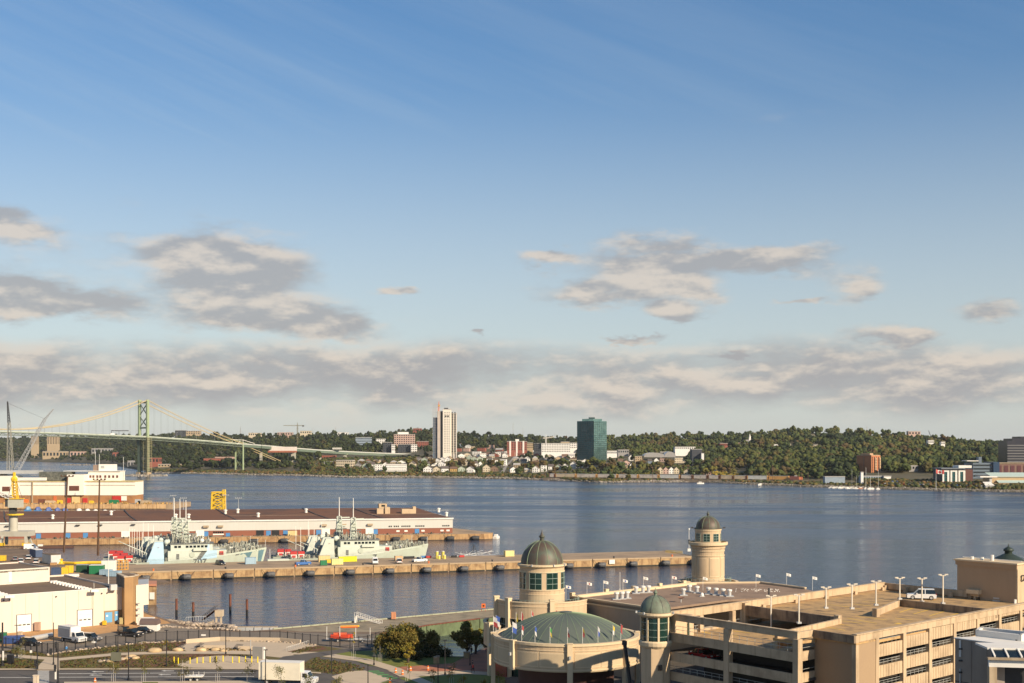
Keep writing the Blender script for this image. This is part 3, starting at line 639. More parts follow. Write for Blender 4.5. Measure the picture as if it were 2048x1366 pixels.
# dark office tower at the right edge of the far shore
def right_group():
 Y = 1560; s = Y/F; X = lambda px: (px-1024)*s; Z = lambda py: H-(py-HZ)*s
 t = thing('office_tower', 'dark stepped office tower with pale horizontal bands at the right edge', 'office tower', (X(2030), Y, 4))
 dk = mat('dark_tower_glass', (0.035,0.035,0.045), 0.25, 0.2, 0.3); bd = mat('tower_band', (0.17,0.17,0.17), 0.8)
 part('lower_block', MB().box(X(2015), X(2075), Y, Y+30, 4, Z(882)), dk, t)
 part('middle_block', MB().box(X(2025), X(2075), Y+0.6, Y+29, Z(882), Z(877)), dk, t)
 part('upper_block', MB().box(X(2042), X(2075), Y+1.2, Y+28, Z(877), Z(873)), dk, t)
 for k in range(7): part('band', MB().box(X(2014.6), X(2076), Y-0.5, Y-0.05, Z(924-k*5.4), Z(922.2-k*5.4)), bd, t)
 excl(2005, 2250, Y-300, Y+40)
 Y2 = 1420; s2 = Y2/F; X = lambda px: (px-1024)*s2; Z = lambda py: H-(py-HZ)*s2
 t = thing('building', 'white-framed four-storey waterfront building with three glazed bays', 'building', (X(1885), Y2, 2))
 part('wall', MB().box(X(1884), X(1931), Y2, Y2+30, 2, Z(938)), dgrey, t)
 part('brick_wing', MB().box(X(1931), X(1946), Y2+1, Y2+26, 2, Z(939)), mat('shaded_brick', (0.13,0.055,0.045), 0.85), t)  # brick colour darkened to stand in for shade on the wing
 part('roof_deck', MB().box(X(1882), X(1930), Y2-1.2, Y2+31, Z(938), Z(936)), mat('slate_roof', (0.16,0.18,0.2), 0.7), t)
 part('roof_terrace', MB().box(X(1920), X(1946), Y2+4, Y2+24, Z(936), Z(931)), white, t)
 for k in range(3):
  x0 = 1884.5+k*16; part('frame', MB().box(X(x0), X(x0+3.2), Y2-1, Y2+0.2, 2, Z(941)).box(X(x0+9.5), X(x0+13.5), Y2-1, Y2+0.2, 2, Z(941)).box(X(x0+3.2), X(x0+9.5), Y2-1, Y2+0.2, Z(943.5), Z(941)), white, t)
  for i in range(4): part('window', MB().box(X(x0+3.6), X(x0+9.2), Y2-0.5, Y2+0.3, Z(962-i*5), Z(958.4-i*5)), glasst, t)
 excl(1872, 1950, Y2-150, Y2+40)
 Y3 = 1500; s3 = Y3/F; X = lambda px: (px-1024)*s3; Z = lambda py: H-(py-HZ)*s3
 t = thing('building', 'blue-grey glazed office building behind the white-framed one', 'building', (X(1965), Y3, 2))
 sl = mat('blue_cladding', (0.13,0.17,0.21), 0.5, 0.2, 0.3)
 part('wall', MB().box(X(1946), X(1985), Y3, Y3+30, 2, Z(926)), sl, t); part('wing', MB().box(X(1985), X(1997), Y3-3, Y3+28, 2, Z(924)), mat('navy_glass', (0.03,0.06,0.11), 0.2), t)
 part('stair_tower', MB().box(X(1960), X(1966), Y3+4, Y3+12, Z(926), Z(914)), sl, t); part('canopy', MB().box(X(1933), X(1956), Y3-2, Y3+16, Z(922.5), Z(921)), white, t)
 for k in range(5): part('window_band', MB().box(X(1947), X(1984), Y3-0.25, Y3+0.1, Z(960-k*7), Z(957-k*7)), glassd, t)
 excl(1940, 2000, Y3-150, Y3+40)
 t = thing('building', 'long brown office block with red window bays at the right edge', 'building', (X(2020), Y3, 2))
 part('wall', MB().box(X(1996), X(2090), Y3+6, Y3+34, 2, Z(927)), mat('brown_cladding', (0.20,0.12,0.09), 0.8), t)
 part('roof', MB().box(X(1995), X(2090), Y3+5, Y3+35, Z(927), Z(925.6)), conc, t)
 for k in range(6): part('window_bay', MB().box(X(1999+k*13), X(2007+k*13), Y3+5.6, Y3+6.2, Z(947), Z(931)), mat('maroon_bay', (0.10,0.03,0.035), 0.4), t)
 excl(1990, 2250, Y3-300, Y3+60)
 # waterfront market hall with pale green roof
 Y4 = 1372; s4 = Y4/F; X = lambda px: (px-1024)*s4; Z = lambda py: H-(py-HZ)*s4
 t = thing('terminal_building', 'tan ferry terminal with stepped pale green roofs at the right edge', 'terminal', (X(2000), Y4, 2))
 tn = mat('terminal_tan', (0.45,0.32,0.18), 0.8, 0.1); pg = mat('pale_green_roof', (0.42,0.52,0.47), 0.7, 0.1)
 part('wall', MB().box(X(1990), X(2080), Y4, Y4+40, 2, Z(967)), tn, t)
 part('lower_roof', MB().q((X(1994),Y4-3,Z(972)),(X(2080),Y4-3,Z(972)),(X(2080),Y4+6,Z(967)),(X(2000),Y4+6,Z(967))), tn, t)
 part('middle_roof', MB().q((X(2002),Y4+6,Z(966)),(X(2080),Y4+6,Z(966)),(X(2080),Y4+14,Z(961)),(X(2002),Y4+14,Z(961))), pg, t)
 part('upper_wall', MB().box(X(1992), X(2080), Y4+14, Y4+38, Z(967), Z(954)), tn, t)
 part('upper_roof', MB().q((X(1994),Y4+13,Z(955)),(X(2080),Y4+13,Z(955)),(X(2080),Y4+30,Z(946)),(X(1990),Y4+30,Z(946))), pg, t)
 part('arched_canopy', MB().lathe(0,0,[(0,0)],3) if False else MB().box(X(1962), X(1996), Y4+2, Y4+16, Z(955), Z(952.5)), white, t)
 part('canopy_pillar', MB().box(X(1982), X(1987), Y4+4, Y4+8, 2, Z(955)), lgrey, t)
 t = thing('kiosk', 'small white pitched-roof hall on the waterfront left of the ferry terminal', 'hall', (X(1965), Y4-20, 2))
 part('wall', MB().box(X(1956), X(1973), Y4-22, Y4-8, 1, Z(971)), lgrey, t); part('roof', MB().q((X(1955),Y4-23,Z(970)),(X(1974),Y4-23,Z(970)),(X(1972),Y4-12,Z(963)),(X(1957),Y4-12,Z(963))), white, t)
 excl(1935, 2250, 1300, Y4+60)
 # national flag on the waterfront
 Yf = 1335; s = Yf/F; X = lambda px: (px-1024)*s; Z = lambda py: H-(py-HZ)*s
 t = thing('flagpole', 'tall flagpole flying a big red and white maple leaf flag on the waterfront', 'flagpole', (X(1872), Yf, 2))
 part('pole', MB().tube((X(1872),Yf,1),(X(1872),Yf,Z(937)),0.35,6,0.15), lgrey, t)
 def fp(u, v): return (X(1872)+u*8.0+0.1, Yf+math.sin(u*5)*0.8, Z(938.5)-v*4.0-u*1.2-math.sin(u*4)*0.4)
 def strip(u0,u1):
  m = MB(); n = 5
  for k in range(n):
   a=u0+(u1-u0)*k/n; b=u0+(u1-u0)*(k+1)/n; m.q(fp(a,1),fp(b,1),fp(b,0),fp(a,0))
  return m
 part('red_field', strip(0,0.25), redp, t); part('white_field', strip(0.25,0.75), white, t); part('red_field', strip(0.75,1.0), redp, t)
 lf = [(0,.5),(.07,.3),(.2,.36),(.16,.12),(.32,.18),(.36,.05),(.5,.16),(.45,-.02),(.5,-.1),(.2,-.3),(.22,-.38),(.03,-.36),(.02,-.5)]
 lf = lf+[(-a,b) for a,b in lf[::-1][:-1]]
 part('maple_leaf', MB().q(*[(q[0],q[1]-0.08,q[2]) for q in [fp(0.5+a*0.42, 0.5-b*0.8) for a,b in lf]]), redp, t)
right_group()
# freight train on the shoreline track
tr_m = {'grey':mat('railcar_grey', (0.55,0.49,0.42), 0.7, 0.3, 0.3, col2=(0.2,0.15,0.12)),'white':mat('railcar_white', (0.6,0.6,0.55), 0.7, 0.2, 0.3),'orange':mat('railcar_orange', (0.6,0.32,0.1), 0.7, 0.3, 0.3),'pale':mat('railcar_pale', (0.55,0.44,0.3), 0.7, 0.3, 0.3)}
tb = [(1098,1111,'grey'),(1111,1152.5,'pale'),(1152.5,1194,'grey'),(1194,1235.5,'grey'),(1235.5,1277,'grey'),(1277,1318,'grey'),(1318,1360.6,'white'),(1360.6,1386,'grey'),(1386,1416,'grey'),(1416,1440,'grey'),(1440,1467,'pale'),(1467,1494,'pale'),(1494,1537,'white'),(1537,1579,'orange')]
bed = MB(); bp = []
for px in range(1090, 1720, 10):
 Y = trk(px); X = (px-1024)/F*Y; bp.append((X, Y))
for a, b in zip(bp[:-1], bp[1:]): bed.seg(a, b, 9, -1, 3.6, -6)
struct('railway_embankment', bed, mat('ballast', (0.27,0.21,0.15), 0.95, 0.4, 0.3, fine=0.3))
for k, (a, b, c) in enumerate(tb):
 A = Vector(((a-1024)/F*trk(a), trk(a))); B = Vector(((b-1024)/F*trk(b), trk(b))); d = (B-A).normalized(); A2 = A+d*0.7; B2 = B-d*0.7; mid = (A+B)/2; rz = math.atan2(d.y, d.x); L = (B2-A2).length
 t = thing('freight_wagon', f"{ {'grey':'weathered grey','white':'pale grey-white','orange':'orange','pale':'dusty tan'}[c]} freight wagon, {ordw(k+1)} from the left in the shoreline train", 'freight wagon', (mid.x, mid.y, 3.6), rz, 'freight wagons of the train on the far shore')
 part('body', MB().box(-L/2+1.0, L/2-1.0, -1.5, 1.5, 1.1, 5.4), tr_m[c], t, world=False)
 part('roof', MB().box(-L/2+0.8, L/2-0.8, -1.6, 1.6, 5.4, 5.8), lgrey, t, world=False)
 for e in (-1, 1): part('end_panel', MB().box(e*(L/2-0.55)-0.5, e*(L/2-0.55)+0.5, -1.62, 1.62, 0.9, 5.6), tr_m['orange'] if L > 20 else rust, t, world=False)
 for e in (-1, 1): part('bogie', MB().box(e*L*0.34-2, e*L*0.34+2, -1.2, 1.2, 0.05, 1.05), black, t, world=False)
A = Vector(((1592-1024)/F*trk(1592), trk(1592)))
t = thing('locomotive', 'dark red locomotive with orange nose at the right end of the freight train', 'locomotive', (A.x, A.y, 3.6), -0.1, None)
part('body', MB().box(-8,3.5,-1.4,1.4,1.1,5.6), mat('loco_maroon', (0.10,0.03,0.025), 0.6), t, world=False); part('nose', MB().box(3.5,8,-1.4,1.4,1.1,4.6), mat('loco_orange', (0.5,0.16,0.07), 0.6), t, world=False)
part('exhaust_hood', MB().box(-2,1.5,-1,1,5.6,6.3), lgrey, t, world=False)
for e in (-1, 1): part('bogie', MB().box(e*5-2, e*5+2, -1.2, 1.2, 0.05, 1.05), black, t, world=False)
# power poles, masts, distant tower cranes and radio masts
for (px, pt, pb, lab) in [(1603,945,958,'first timber pole right of the locomotive by the track'),(1616,946,963,'second timber pole right of the locomotive by the track'),(1545,930,956,'tall timber pole behind the orange wagon'),(1305,933,949,'pole standing among trees left of the terrace houses'),(1460,921,945,'pole above the yellow shrubs on the bank')]:
 Y = 1560; p0 = at(px, pb, Y); p1 = at(px, pt, Y); t = thing('utility_pole', lab, 'pole', (p0.x, Y, 2)); part('pole', MB().tube((p0.x,Y,2),p1,0.25,5), roofs[1], t); part('crossarm', MB().box(p1.x-1.2,p1.x+1.2,Y-0.1,Y+0.1,p1.z-1.2,p1.z-0.9), roofs[1], t)
def tcrane(px, pt, pb, jl, jr, Y, m, lab, tilt=0, w=2.2):
 a = at(px, pb, Y); b = at(px, pt, Y); s = Y/F; t = thing('tower_crane', lab, 'crane', (a.x, Y, a.z))
 part('mast', MB().lattice(a, b, w, 14, 0.3), m, t)
 part('cat_head', MB().lattice(b, b+Vector((0,0,7)), w*0.8, 3, 0.22, w2=0.3), m, t)
 part('jib', MB().lattice(b, b+Vector((-jl*s, 0, tilt*s)), 1.8, 10, 0.26, w2=0.9), m, t)
 part('counter_jib', MB().lattice(b, b+Vector((jr*s, 0, -0.1*tilt*s)), 1.6, 4, 0.26), m, t)
 part('counterweight', MB().box(b.x+jr*s-4, b.x+jr*s, Y-1.2, Y+1.2, b.z-2.4, b.z), dgrey, t)
tcrane(595, 851, 890, 28, 13, 3000, mat('crane_olive', (0.22,0.19,0.10), 0.7), 'olive tower crane with level jib above the viaduct')
tcrane(1092, 876, 890, -17, -6, 2550, white, 'white tower crane with short jib over the long white building', tilt=2.5, w=2.6)
a = at(1862, 874, 2400); t = thing('crawler_crane', 'thin dark crane boom leaning on the right ridge', 'crane', (a.x, a.y, a.z)); part('boom', MB().lattice(a, at(1857, 861, 2400), 1.0, 8, 0.14, w2=0.6), dgrey, t)
for k, (px, pt, pb) in enumerate([(481,853,866),(1026,845,870),(1046,855,872),(671,853,868),(626,855,868),(548,858,868),(1734,852,862),(1110,866,874)]):
 Y = 4200; a = at(px, pb, Y); b = at(px, pt, Y); t = thing('radio_mast', f'thin steel lattice mast on the skyline, {ordw(k+1)} listed along the ridge' if False else ['steel lattice mast on the left ridge above the bridge bent','tallest thin radio mast between the two far towers','shorter thin radio mast right of the tallest one','short mast on the ridge near the small white building','short mast on the ridge beside the low cream building','tiny mast on the ridge left of the tower crane','small dark mast on the highest right ridge','short mast just left of the teal glass tower'][k], 'mast', (a.x, Y, a.z))
 part('mast', MB().lattice(a, b, 3.4 if k in (0,6) else 1.6, 8, 0.3, w2=0.8), lgrey, t)
# steeple and street
a = gY(1500, 886); t = thing('church', 'tiny white church spire on the wooded right hillside', 'church', (a.x, a.y, a.z)); part('nave', MB().box(a.x-14,a.x-2,a.y,a.y+12,a.z-2,a.z+7), wallm('grey'), t); part('spire', MB().box(a.x-2,a.x+2,a.y,a.y+4,a.z-2,a.z+11).lathe(a.x,a.y+2,[(2.2,a.z+11),(0.1,a.z+20)],8), white, t); excl(1490,1506,a.y-250,a.y+20)
st_m = MB();
for (x0,y0,x1,y1,wd) in [(1003,948,1010,936,7),(1010,936,1022,922,5),(1022,922,1030,912,4)]:
 a = gY(x0,y0); b = gY(x1,y1); w1 = wd*a.y/F; w2 = wd*b.y/F; st_m.q((a.x-w1/2,a.y,a.z+0.4),(a.x+w1/2,a.y,a.z+0.4),(b.x+w2/2,b.y,b.z+0.4),(b.x-w2/2,b.y,b.z+0.4))
struct('far_street', st_m, mat('far_street', (0.30,0.27,0.23), 0.9))
excl(998, 1030, 1850, 2500)
# clearings on the hill
for (x0,x1,y0,y1,c) in [(1620,1658,869,873,(0.26,0.22,0.13)),(1742,1765,869,877,(0.22,0.21,0.11)),(1678,1692,866,867.5,(0.4,0.38,0.33))]:
 q = [gY(x0,y1),gY(x1,y1),gY(x1,y0),gY(x0,y0)]; Y0 = q[0].y; Y1 = q[2].y
 struct('clearing', MB().q(*[(p.x,p.y,p.z+0.6) for p in q]), mat('field_%d'%x0, c, 0.95)); excl(x0-1, x1+1, Y0-140, Y1+10)
# ------------------------------------------------------------------ trees on the far shore
def crown_cluster(x, y, z, r, h, col, rg, n=9):
 """several uneven lobes making one crown"""
 out = []
 for k in range(n):
  a = rg.uniform(0, 6.28); q = rg.uniform(0.1, 0.72)*r; zz = z+h*rg.uniform(0.35, 0.86); rr_ = r*rg.uniform(0.26, 0.5)
  f = rg.uniform(0.7, 1.3); out.append((x+q*math.cos(a), y+q*math.sin(a), zz, rr_, rr_*0.8, tuple(c*f for c in col)))
 return out
rf = random.Random(11); groups = []
items = [];
def dens_ok(px, Y, t): return free(px, Y)
n = 0; tries = 0
while n < 10600 and tries < 120000:
 tries += 1
 px = rf.uniform(-60, 2110) if n > 1500 else rf.uniform(1380, 2010); Ys = shoreY(px); Yc = itp(CY, px); t = rf.random()**0.85*1.03 if n > 1500 else rf.uniform(0.0, 0.36)
 Y = Ys+(Yc-Ys)*t
 if px < 620:
  if t < 0.012: continue
  if 285 < px and Y < Ys+90 and rf.random() < 0.9: continue
 elif px < 1500:
  if Y < Ys+430 and not (1195 < px < 1320 and Y > Ys+60) and not (px > 1400 and Y > 1850) : continue
  if Y < Ys+700 and rf.random() < 0.55: continue
  if px < 1000 and 860 < px and Y < 2900 and rf.random() < 0.75: continue
 else:
  if Y < trk(min(px,1700))+24: continue
  if px > 1700 and Y < Ys+(46 if px < 1790 else 66): continue
 if not free(px, Y): continue
 if 640 < px < 852 and 2300 < Y < 2660: continue
 X = (px-1024)/F*Y; r = (rf.uniform(3.2, 6.4) if rf.random() < 0.82 else rf.uniform(6.5, 9.0))*(1+(Y-1500)/9000); h = r*rf.uniform(1.5, 2.1)
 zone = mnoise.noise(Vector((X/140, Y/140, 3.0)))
 c = PAL[int(min(7, max(0, (2.9 if px > 1180 else 1.4)+zone*5+rf.gauss(0, 1.4))))]; c = tuple(a*(0.80 if px > 1180 else 0.55) for a in c); z = tz(X, Y)  # left and central trees darkened, cloud shadow put into their colour
 for k in range(9 if Y < 2600 else 6):
  f = rf.uniform(0.75, 1.25); q_ = rf.uniform(0.15,0.8)*r; a_ = rf.uniform(0,6.28)
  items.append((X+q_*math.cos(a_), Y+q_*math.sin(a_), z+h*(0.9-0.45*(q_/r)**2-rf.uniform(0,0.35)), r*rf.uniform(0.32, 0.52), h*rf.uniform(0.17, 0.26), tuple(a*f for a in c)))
 n += 1
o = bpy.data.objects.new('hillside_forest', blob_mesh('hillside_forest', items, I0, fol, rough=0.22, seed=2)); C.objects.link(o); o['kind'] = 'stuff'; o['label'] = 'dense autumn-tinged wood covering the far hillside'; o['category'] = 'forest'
# understorey and shoreline scrub
items = []
for k in range(5200):
 px = rf.uniform(285, 2150); Ys = shoreY(px)
 Y = Ys+rf.uniform(8, 60 if px < 1100 else 22 if px < 1240 else 90)
 if 1098 < px < 1720 and Y > trk(px)-9 and Y < trk(px)+6: continue
 if px > 1250 and px < 1720 and Y < trk(px):
  if rf.random() < 0.7: continue
 if 775 < px < 800 and rf.random() < 0.7: continue
 X = (px-1024)/F*Y; r = rf.uniform(0.8, 2.4); c = rf.choice([(0.12,0.10,0.03),(0.09,0.085,0.03),(0.06,0.075,0.025),(0.14,0.085,0.03),(0.05,0.06,0.02)])
 if not free(px, Y+400) and rf.random() < 0.3: continue
 items.append((X, Y, tz(X, Y)+r*0.3, r*1.3, r*0.9, c))
for k in range(1500):      # spit in front of the train
 px = rf.uniform(1130, 1240); Ys = shoreY(px); Y = Ys+rf.uniform(3, 40); X = (px-1024)/F*Y; r = rf.uniform(0.8, 1.9)
 items.append((X, Y, tz(X, Y)+r*0.2, r*1.4, r*0.8, rf.choice([(0.13,0.10,0.03),(0.10,0.09,0.03),(0.07,0.08,0.025)])))
o = bpy.data.objects.new('shoreline_scrub', blob_mesh('shoreline_scrub', items, I1, fol, rough=0.25, seed=6)); C.objects.link(o); o['kind'] = 'stuff'; o['label'] = 'brown and green scrub along the far shoreline'; o['category'] = 'scrub'
items = []
for k in range(5200):
 px = rf.uniform(600, 1420); Ys = shoreY(px); Y = Ys+rf.uniform(25, 560);
 if not all(not (a <= px <= b and (c+100 <= Y <= d)) for a,b,c,d in EXCL): continue
 bad = any(a <= px <= b and c <= Y <= d for a,b,c,d in EXCL); X = (px-1024)/F*Y; r = rf.uniform(1.4, 2.4) if bad else rf.uniform(1.5, 3.3); z = tz(X,Y); c = rf.choice(PAL)
 if 1098 < px and Y < trk(px)+12: continue
 for j in range(4):
  f = rf.uniform(0.75,1.25); items.append((X+rf.uniform(-.6,.6)*r, Y+rf.uniform(-.6,.6)*r, z+r*rf.uniform(0.3,1.2), r*rf.uniform(.4,.7), r*rf.uniform(.35,.55), tuple(q*f for q in c)))
o = bpy.data.objects.new('garden_greenery', blob_mesh('garden_greenery', items, I0, fol, rough=0.22, seed=12)); C.objects.link(o); o['kind'] = 'stuff'; o['label'] = 'hedges and bushes filling the gardens between far shore houses'; o['category'] = 'bushes'
# individual trees between the houses
bark = mat('bark', (0.07,0.05,0.035), 0.9, 0.3, 2)
tree_pro = []
rg = random.Random(21)
for k in range(6):
 col = [(0.060,0.072,0.020),(0.040,0.055,0.018),(0.090,0.080,0.022),(0.085,0.058,0.022),(0.048,0.066,0.022),(0.110,0.100,0.022)][k]
 tree_pro.append(blob_mesh('crown', crown_cluster(0,0,0,1.0,1.9,col,rg,26), I0, fol, rough=0.2, seed=30+k))
tkm = MB().tube((0,0,-0.25),(0,0,1.0),0.10,6,0.05).tube((0,0,0.6),(0.3,0.1,1.1),0.05,4,0.02).tube((0,0,0.5),(-0.3,-0.1,1.0),0.05,4,0.02).mesh('trunk'); tkm.materials.append(bark)
TC = ['olive','dark green','yellow-green','rust-brown','mid-green','golden green']
spots = []
for px in np.linspace(632, 1318, 84):
 spots.append((px+rg.uniform(-5,5), rg.choice([0,1,2])))
big = [(703,905),(735,906),(765,905),(775,914),(800,912),(830,910),(848,906),(865,905),(905,912),(925,908),(945,912),(985,910),(1000,905),(1070,905),(1085,912),(1105,908),(1125,910),(1160,905),(1180,908),(1200,912),(1215,915),(1225,930),(1205,938),(1190,940),(1240,908),(1285,912),(1395,920),(1340,918),(1420,915),(1375,912)]
tl = []
for (px, rw) in spots:
 Ys = shoreY(px); Y = Ys+{0:62,1:165,2:300}[rw]+rg.uniform(-25, 25)
 ok = True
 for a, b, c, d in EXCL:
  if a+2 <= px <= b-2 and (c+120 <= Y <= d or (c <= Y <= d and rw == 0)): ok = False
 tl.append((px, Y, rg.uniform(4.0, 6.5) if ok else rg.uniform(2.2, 3.2)))
for (px, pt) in big:
 Y = shoreY(px)+rg.uniform(200, 330)
 tl.append((px+rg.uniform(-3,3), Y, rg.uniform(6.5, 9.0) if px > 860 else rg.uniform(4.5,6)))
for px in list(range(1205, 1320, 9)): tl.append((px+rg.uniform(-3,3), trk(px)+rg.uniform(22,60), rg.uniform(5,8)))
for px in list(range(1385, 1500, 12)): tl.append((px+rg.uniform(-3,3), trk(px)+rg.uniform(45,120), rg.uniform(4.5,7)))
tl.sort()
TW = MB
for k, (px, Y, r) in enumerate(tl):
 X = (px-1024)/F*Y; z = tz(X, Y); kk = rg.randrange(6)
 t = thing('leafy_tree', f'{TC[kk]} tree among the far shore houses, {ordw(k+1)} from the left', 'tree', (X, Y, z), rg.uniform(0, 6.2), 'trees among the far shore houses')
 hgt = rg.uniform(0.8, 1.0)
 c = bpy.data.objects.new('crown', tree_pro[kk]); C.objects.link(c); c.parent = t; c.scale = (r, r, r*hgt)
 c = bpy.data.objects.new('trunk', tkm); C.objects.link(c); c.parent = t; c.scale = (r, r, r*hgt)
# golden shrubs on the bank
items = []
for k in range(170):
 u = rg.random(); px = 1425+u*60; Y = trk(px)+50+rg.uniform(-15, 30); X = (px-1024)/F*Y; z = tz(X, Y)+(5-5*u)
 items.append((X, Y, z+rg.uniform(0,2), rg.uniform(1.2,2.2), rg.uniform(1,1.8), rg.choice([(0.32,0.21,0.03),(0.25,0.19,0.03),(0.17,0.15,0.03)])))
o = bpy.data.objects.new('golden_shrubs', blob_mesh('golden_shrubs', items, I1, fol, rough=0.2, seed=9)); C.objects.link(o); o['kind'] = 'stuff'; o['label'] = 'golden yellow shrubs on the bank behind the train'; o['category'] = 'shrubs'
# ------------------------------------------------------------------ suspension bridge
def bridge():
 gp_ = mat('bridge_green', (0.30,0.37,0.22), 0.6, 0.25, 0.2, col2=(0.22,0.28,0.14)); gd = mat('bridge_dark_green', (0.12,0.16,0.12), 0.7, 0.2, 0.3)
 cab = mat('cable_yellow', (0.50,0.40,0.22), 0.6, 0.1); dk = mat('bridge_deck_steel', (0.20,0.24,0.18), 0.7, 0.3, 0.1, col2=(0.10,0.12,0.10)); rd = mat('bridge_road', (0.34,0.34,0.32), 0.9)
 T = Vector((-581, 2050)); u = Vector((0.478, 0.878)).normalized(); n = Vector((u.y, -u.x))      # n points to the camera's right
 root = thing('suspension_bridge', 'pale green suspension bridge with yellow cables crossing the harbour at left', 'bridge', (T.x, T.y, 0))
 tabd = [(-900,40),(-750,56),(-600,63),(-500,66.5),(-274,66.8),(-150,65.0),(0,61.5),(120,56.5),(228,50.5),(330,47),(400,43)]
 def zd(s): return float(np.interp(s, [a for a,b in tabd],[b for a,b in tabd]))
 def P(s, o, z): q = T+u*s+n*o; return (q.x, q.y, z)
 hw = 7.0
 S = list(range(-900, 229, 12))
 gir = MB(); road = MB(); tr = MB(); rail = MB()
 for a, b in zip(S[:-1], S[1:]):
  za, zb = zd(a), zd(b)
  road.q(P(a,-hw,za),P(b,-hw,zb),P(b,hw,zb),P(a,hw,za))
  for o in (-hw-1.2, hw+1.2):
   for (dz0, dz1, th) in ((-0.2,-1.3,0.5),(-4.2,-4.8,0.4)):
    gir.q(P(a,o,za+dz0),P(b,o,zb+dz0),P(b,o,zb+dz1),P(a,o,za+dz1)); gir.q(P(a,o+th,za+dz0),P(b,o+th,zb+dz0),P(b,o+th,zb+dz1),P(a,o+th,za+dz1))
    gir.q(P(a,o,za+dz0),P(b,o,zb+dz0),P(b,o+th,zb+dz0),P(a,o+th,za+dz0))
   m_ = (a+b)/2; tr.tube(P(a,o,za-0.8),P(m_,o,(za+zb)/2-4.4),0.3,4).tube(P(m_,o,(za+zb)/2-4.4),P(b,o,zb-0.8),0.3,4).tube(P(a,o,za-1),P(a,o,za-4.5),0.22,4)
   rail.q(P(a,o,za+1.5),P(b,o,zb+1.5),P(b,o,zb+0.2),P(a,o,za+0.2))
  gir.q(P(a,-hw-1,za-4.6),P(b,-hw-1,zb-4.6),P(b,hw+1,zb-4.6),P(a,hw+1,za-4.6))
 part('roadway', road, rd, root); part('girder', gir, dk, root); part('truss', tr, dk, root, kind='stuff'); part('railing', rail, mat('bridge_rail', (0.42,0.46,0.38), 0.7), root, kind='stuff')
 # main tower
 ht = 45+(895-802)/F*2050; w0 = 8.4
 for o in (-1, 1):
  part('tower_leg', MB().ob(T.x+n.x*w0*o, T.y+n.y*w0*o, 62, ht, 4.2, 3.2, math.atan2(u.y,u.x)), gp_, root)
  part('tower_leg', MB().ob(T.x+n.x*(w0+0.3)*o, T.y+n.y*(w0+0.3)*o, 6, 62, 4.8, 4.0, math.atan2(u.y,u.x)), gd if o<0 else mat('bridge_leg_scaffold', (0.27,0.29,0.19), 0.9, 0.4, 0.3), root)
  part('pier_base', MB().ob(T.x+n.x*w0*o, T.y+n.y*w0*o, -3, 6, 9, 7, math.atan2(u.y,u.x)), conc, root)
  part('saddle', MB().ob(T.x+n.x*w0*o, T.y+n.y*w0*o, ht, ht+1.8, 5.4, 2.4, math.atan2(u.y,u.x)), gp_, root)
 zs = [70, 76, 92, 100, ht-2.5];
 def L_(o, z): return (T.x+n.x*w0*o, T.y+n.y*w0*o, z)
 for (z0, z1) in ((76, 95), (95, ht-3)):
  part('cross_brace', MB().tube(L_(-1,z0),L_(1,z1),0.9,6), gd, root); part('cross_brace', MB().tube(L_(1,z0),L_(-1,z1),0.9,6), gd, root)
 for z in (76, ht-2.4): part('portal_strut', MB().tube(L_(-1,z),L_(1,z),1.3,6), gd, root)
 for (z0, z1) in ((8,26),(26,44),(44,60)):
  part('cross_brace', MB().tube(L_(-1,z0),L_(1,z1),0.7,5), gd, root); part('cross_brace', MB().tube(L_(1,z0),L_(-1,z1),0.7,5), gd, root)
 sc = MB()
 for k in range(20): sc.ob(L_(1,0)[0], L_(1,0)[1], 8+k*2.7, 8.3+k*2.7, 9.5, 9.0, math.atan2(u.y,u.x))
 for a, b in ((-1,-1),(1,-1),(1,1),(-1,1)):
  q = Vector(L_(1,0)[:2])+u*4.6*a+n*4.4*b; sc.tube((q.x,q.y,4),(q.x,q.y,62),0.22,4)
 part('scaffold', sc, mat('scaffold_ochre', (0.36,0.33,0.18), 0.9), root, kind='stuff')
 # cables and hangers
 zl = 70.0; Lh = 274.0
 def zc(s):
  if s <= 0: return zl+(ht+1.2-zl)*((s+Lh)/Lh)**2 if s > -2*Lh else ht
  t = s/228; return (ht+1.2)*(1-t)+51.5*t-14*t*(1-t)
 for o in (-w0, w0):
  m = MB(); ss = list(range(-540, 229, 12))
  for a, b in zip(ss[:-1], ss[1:]): m.tube(P(a,o,zc(a)),P(b,o,zc(b)),0.62,6,caps=False)
  part('main_cable', m, cab, root)
  m = MB();
  for a in ss[:-1]: m.tube(P(a,o,zc(a)+1.6),P(a+12,o,zc(a+12)+1.6),0.12,4,caps=False)
  part('hand_cable', m, cab, root)
  for s in list(range(-260, 0, 14))+list(range(16, 200, 15)):
   if zc(s)-zd(s) > 3: part('hanger', MB().tube(P(s,o,zd(s)),P(s,o,zc(s)),0.10,4,caps=False), mat('hanger_grey', (0.22,0.24,0.22), 0.7), root)
 # second tower outside the frame on the near side
 for o in (-1,1):
  q = T+u*(-2*Lh)+n*w0*o; part('far_side_tower_leg', MB().ob(q.x,q.y,0,ht,4.2,3.2,math.atan2(u.y,u.x)), gp_, root)
 # bent and cable anchorage
 Bt = T+u*228
 for o in (-1, 1):
  q = Bt+n*w0*o; part('bent_leg', MB().tube((q.x,q.y,2),(q.x,q.y,50),1.7,6,1.4), gp_, root); part('bent_footing', MB().ob(q.x,q.y,0,6,6,6,0.5), conc, root)
 for (z0,z1) in ((6,26),(26,46)):
  part('bent_brace', MB().tube(P(228,-w0,z0),P(228,w0,z1),0.6,5), gd, root); part('bent_brace', MB().tube(P(228,w0,z0),P(228,-w0,z1),0.6,5), gd, root)
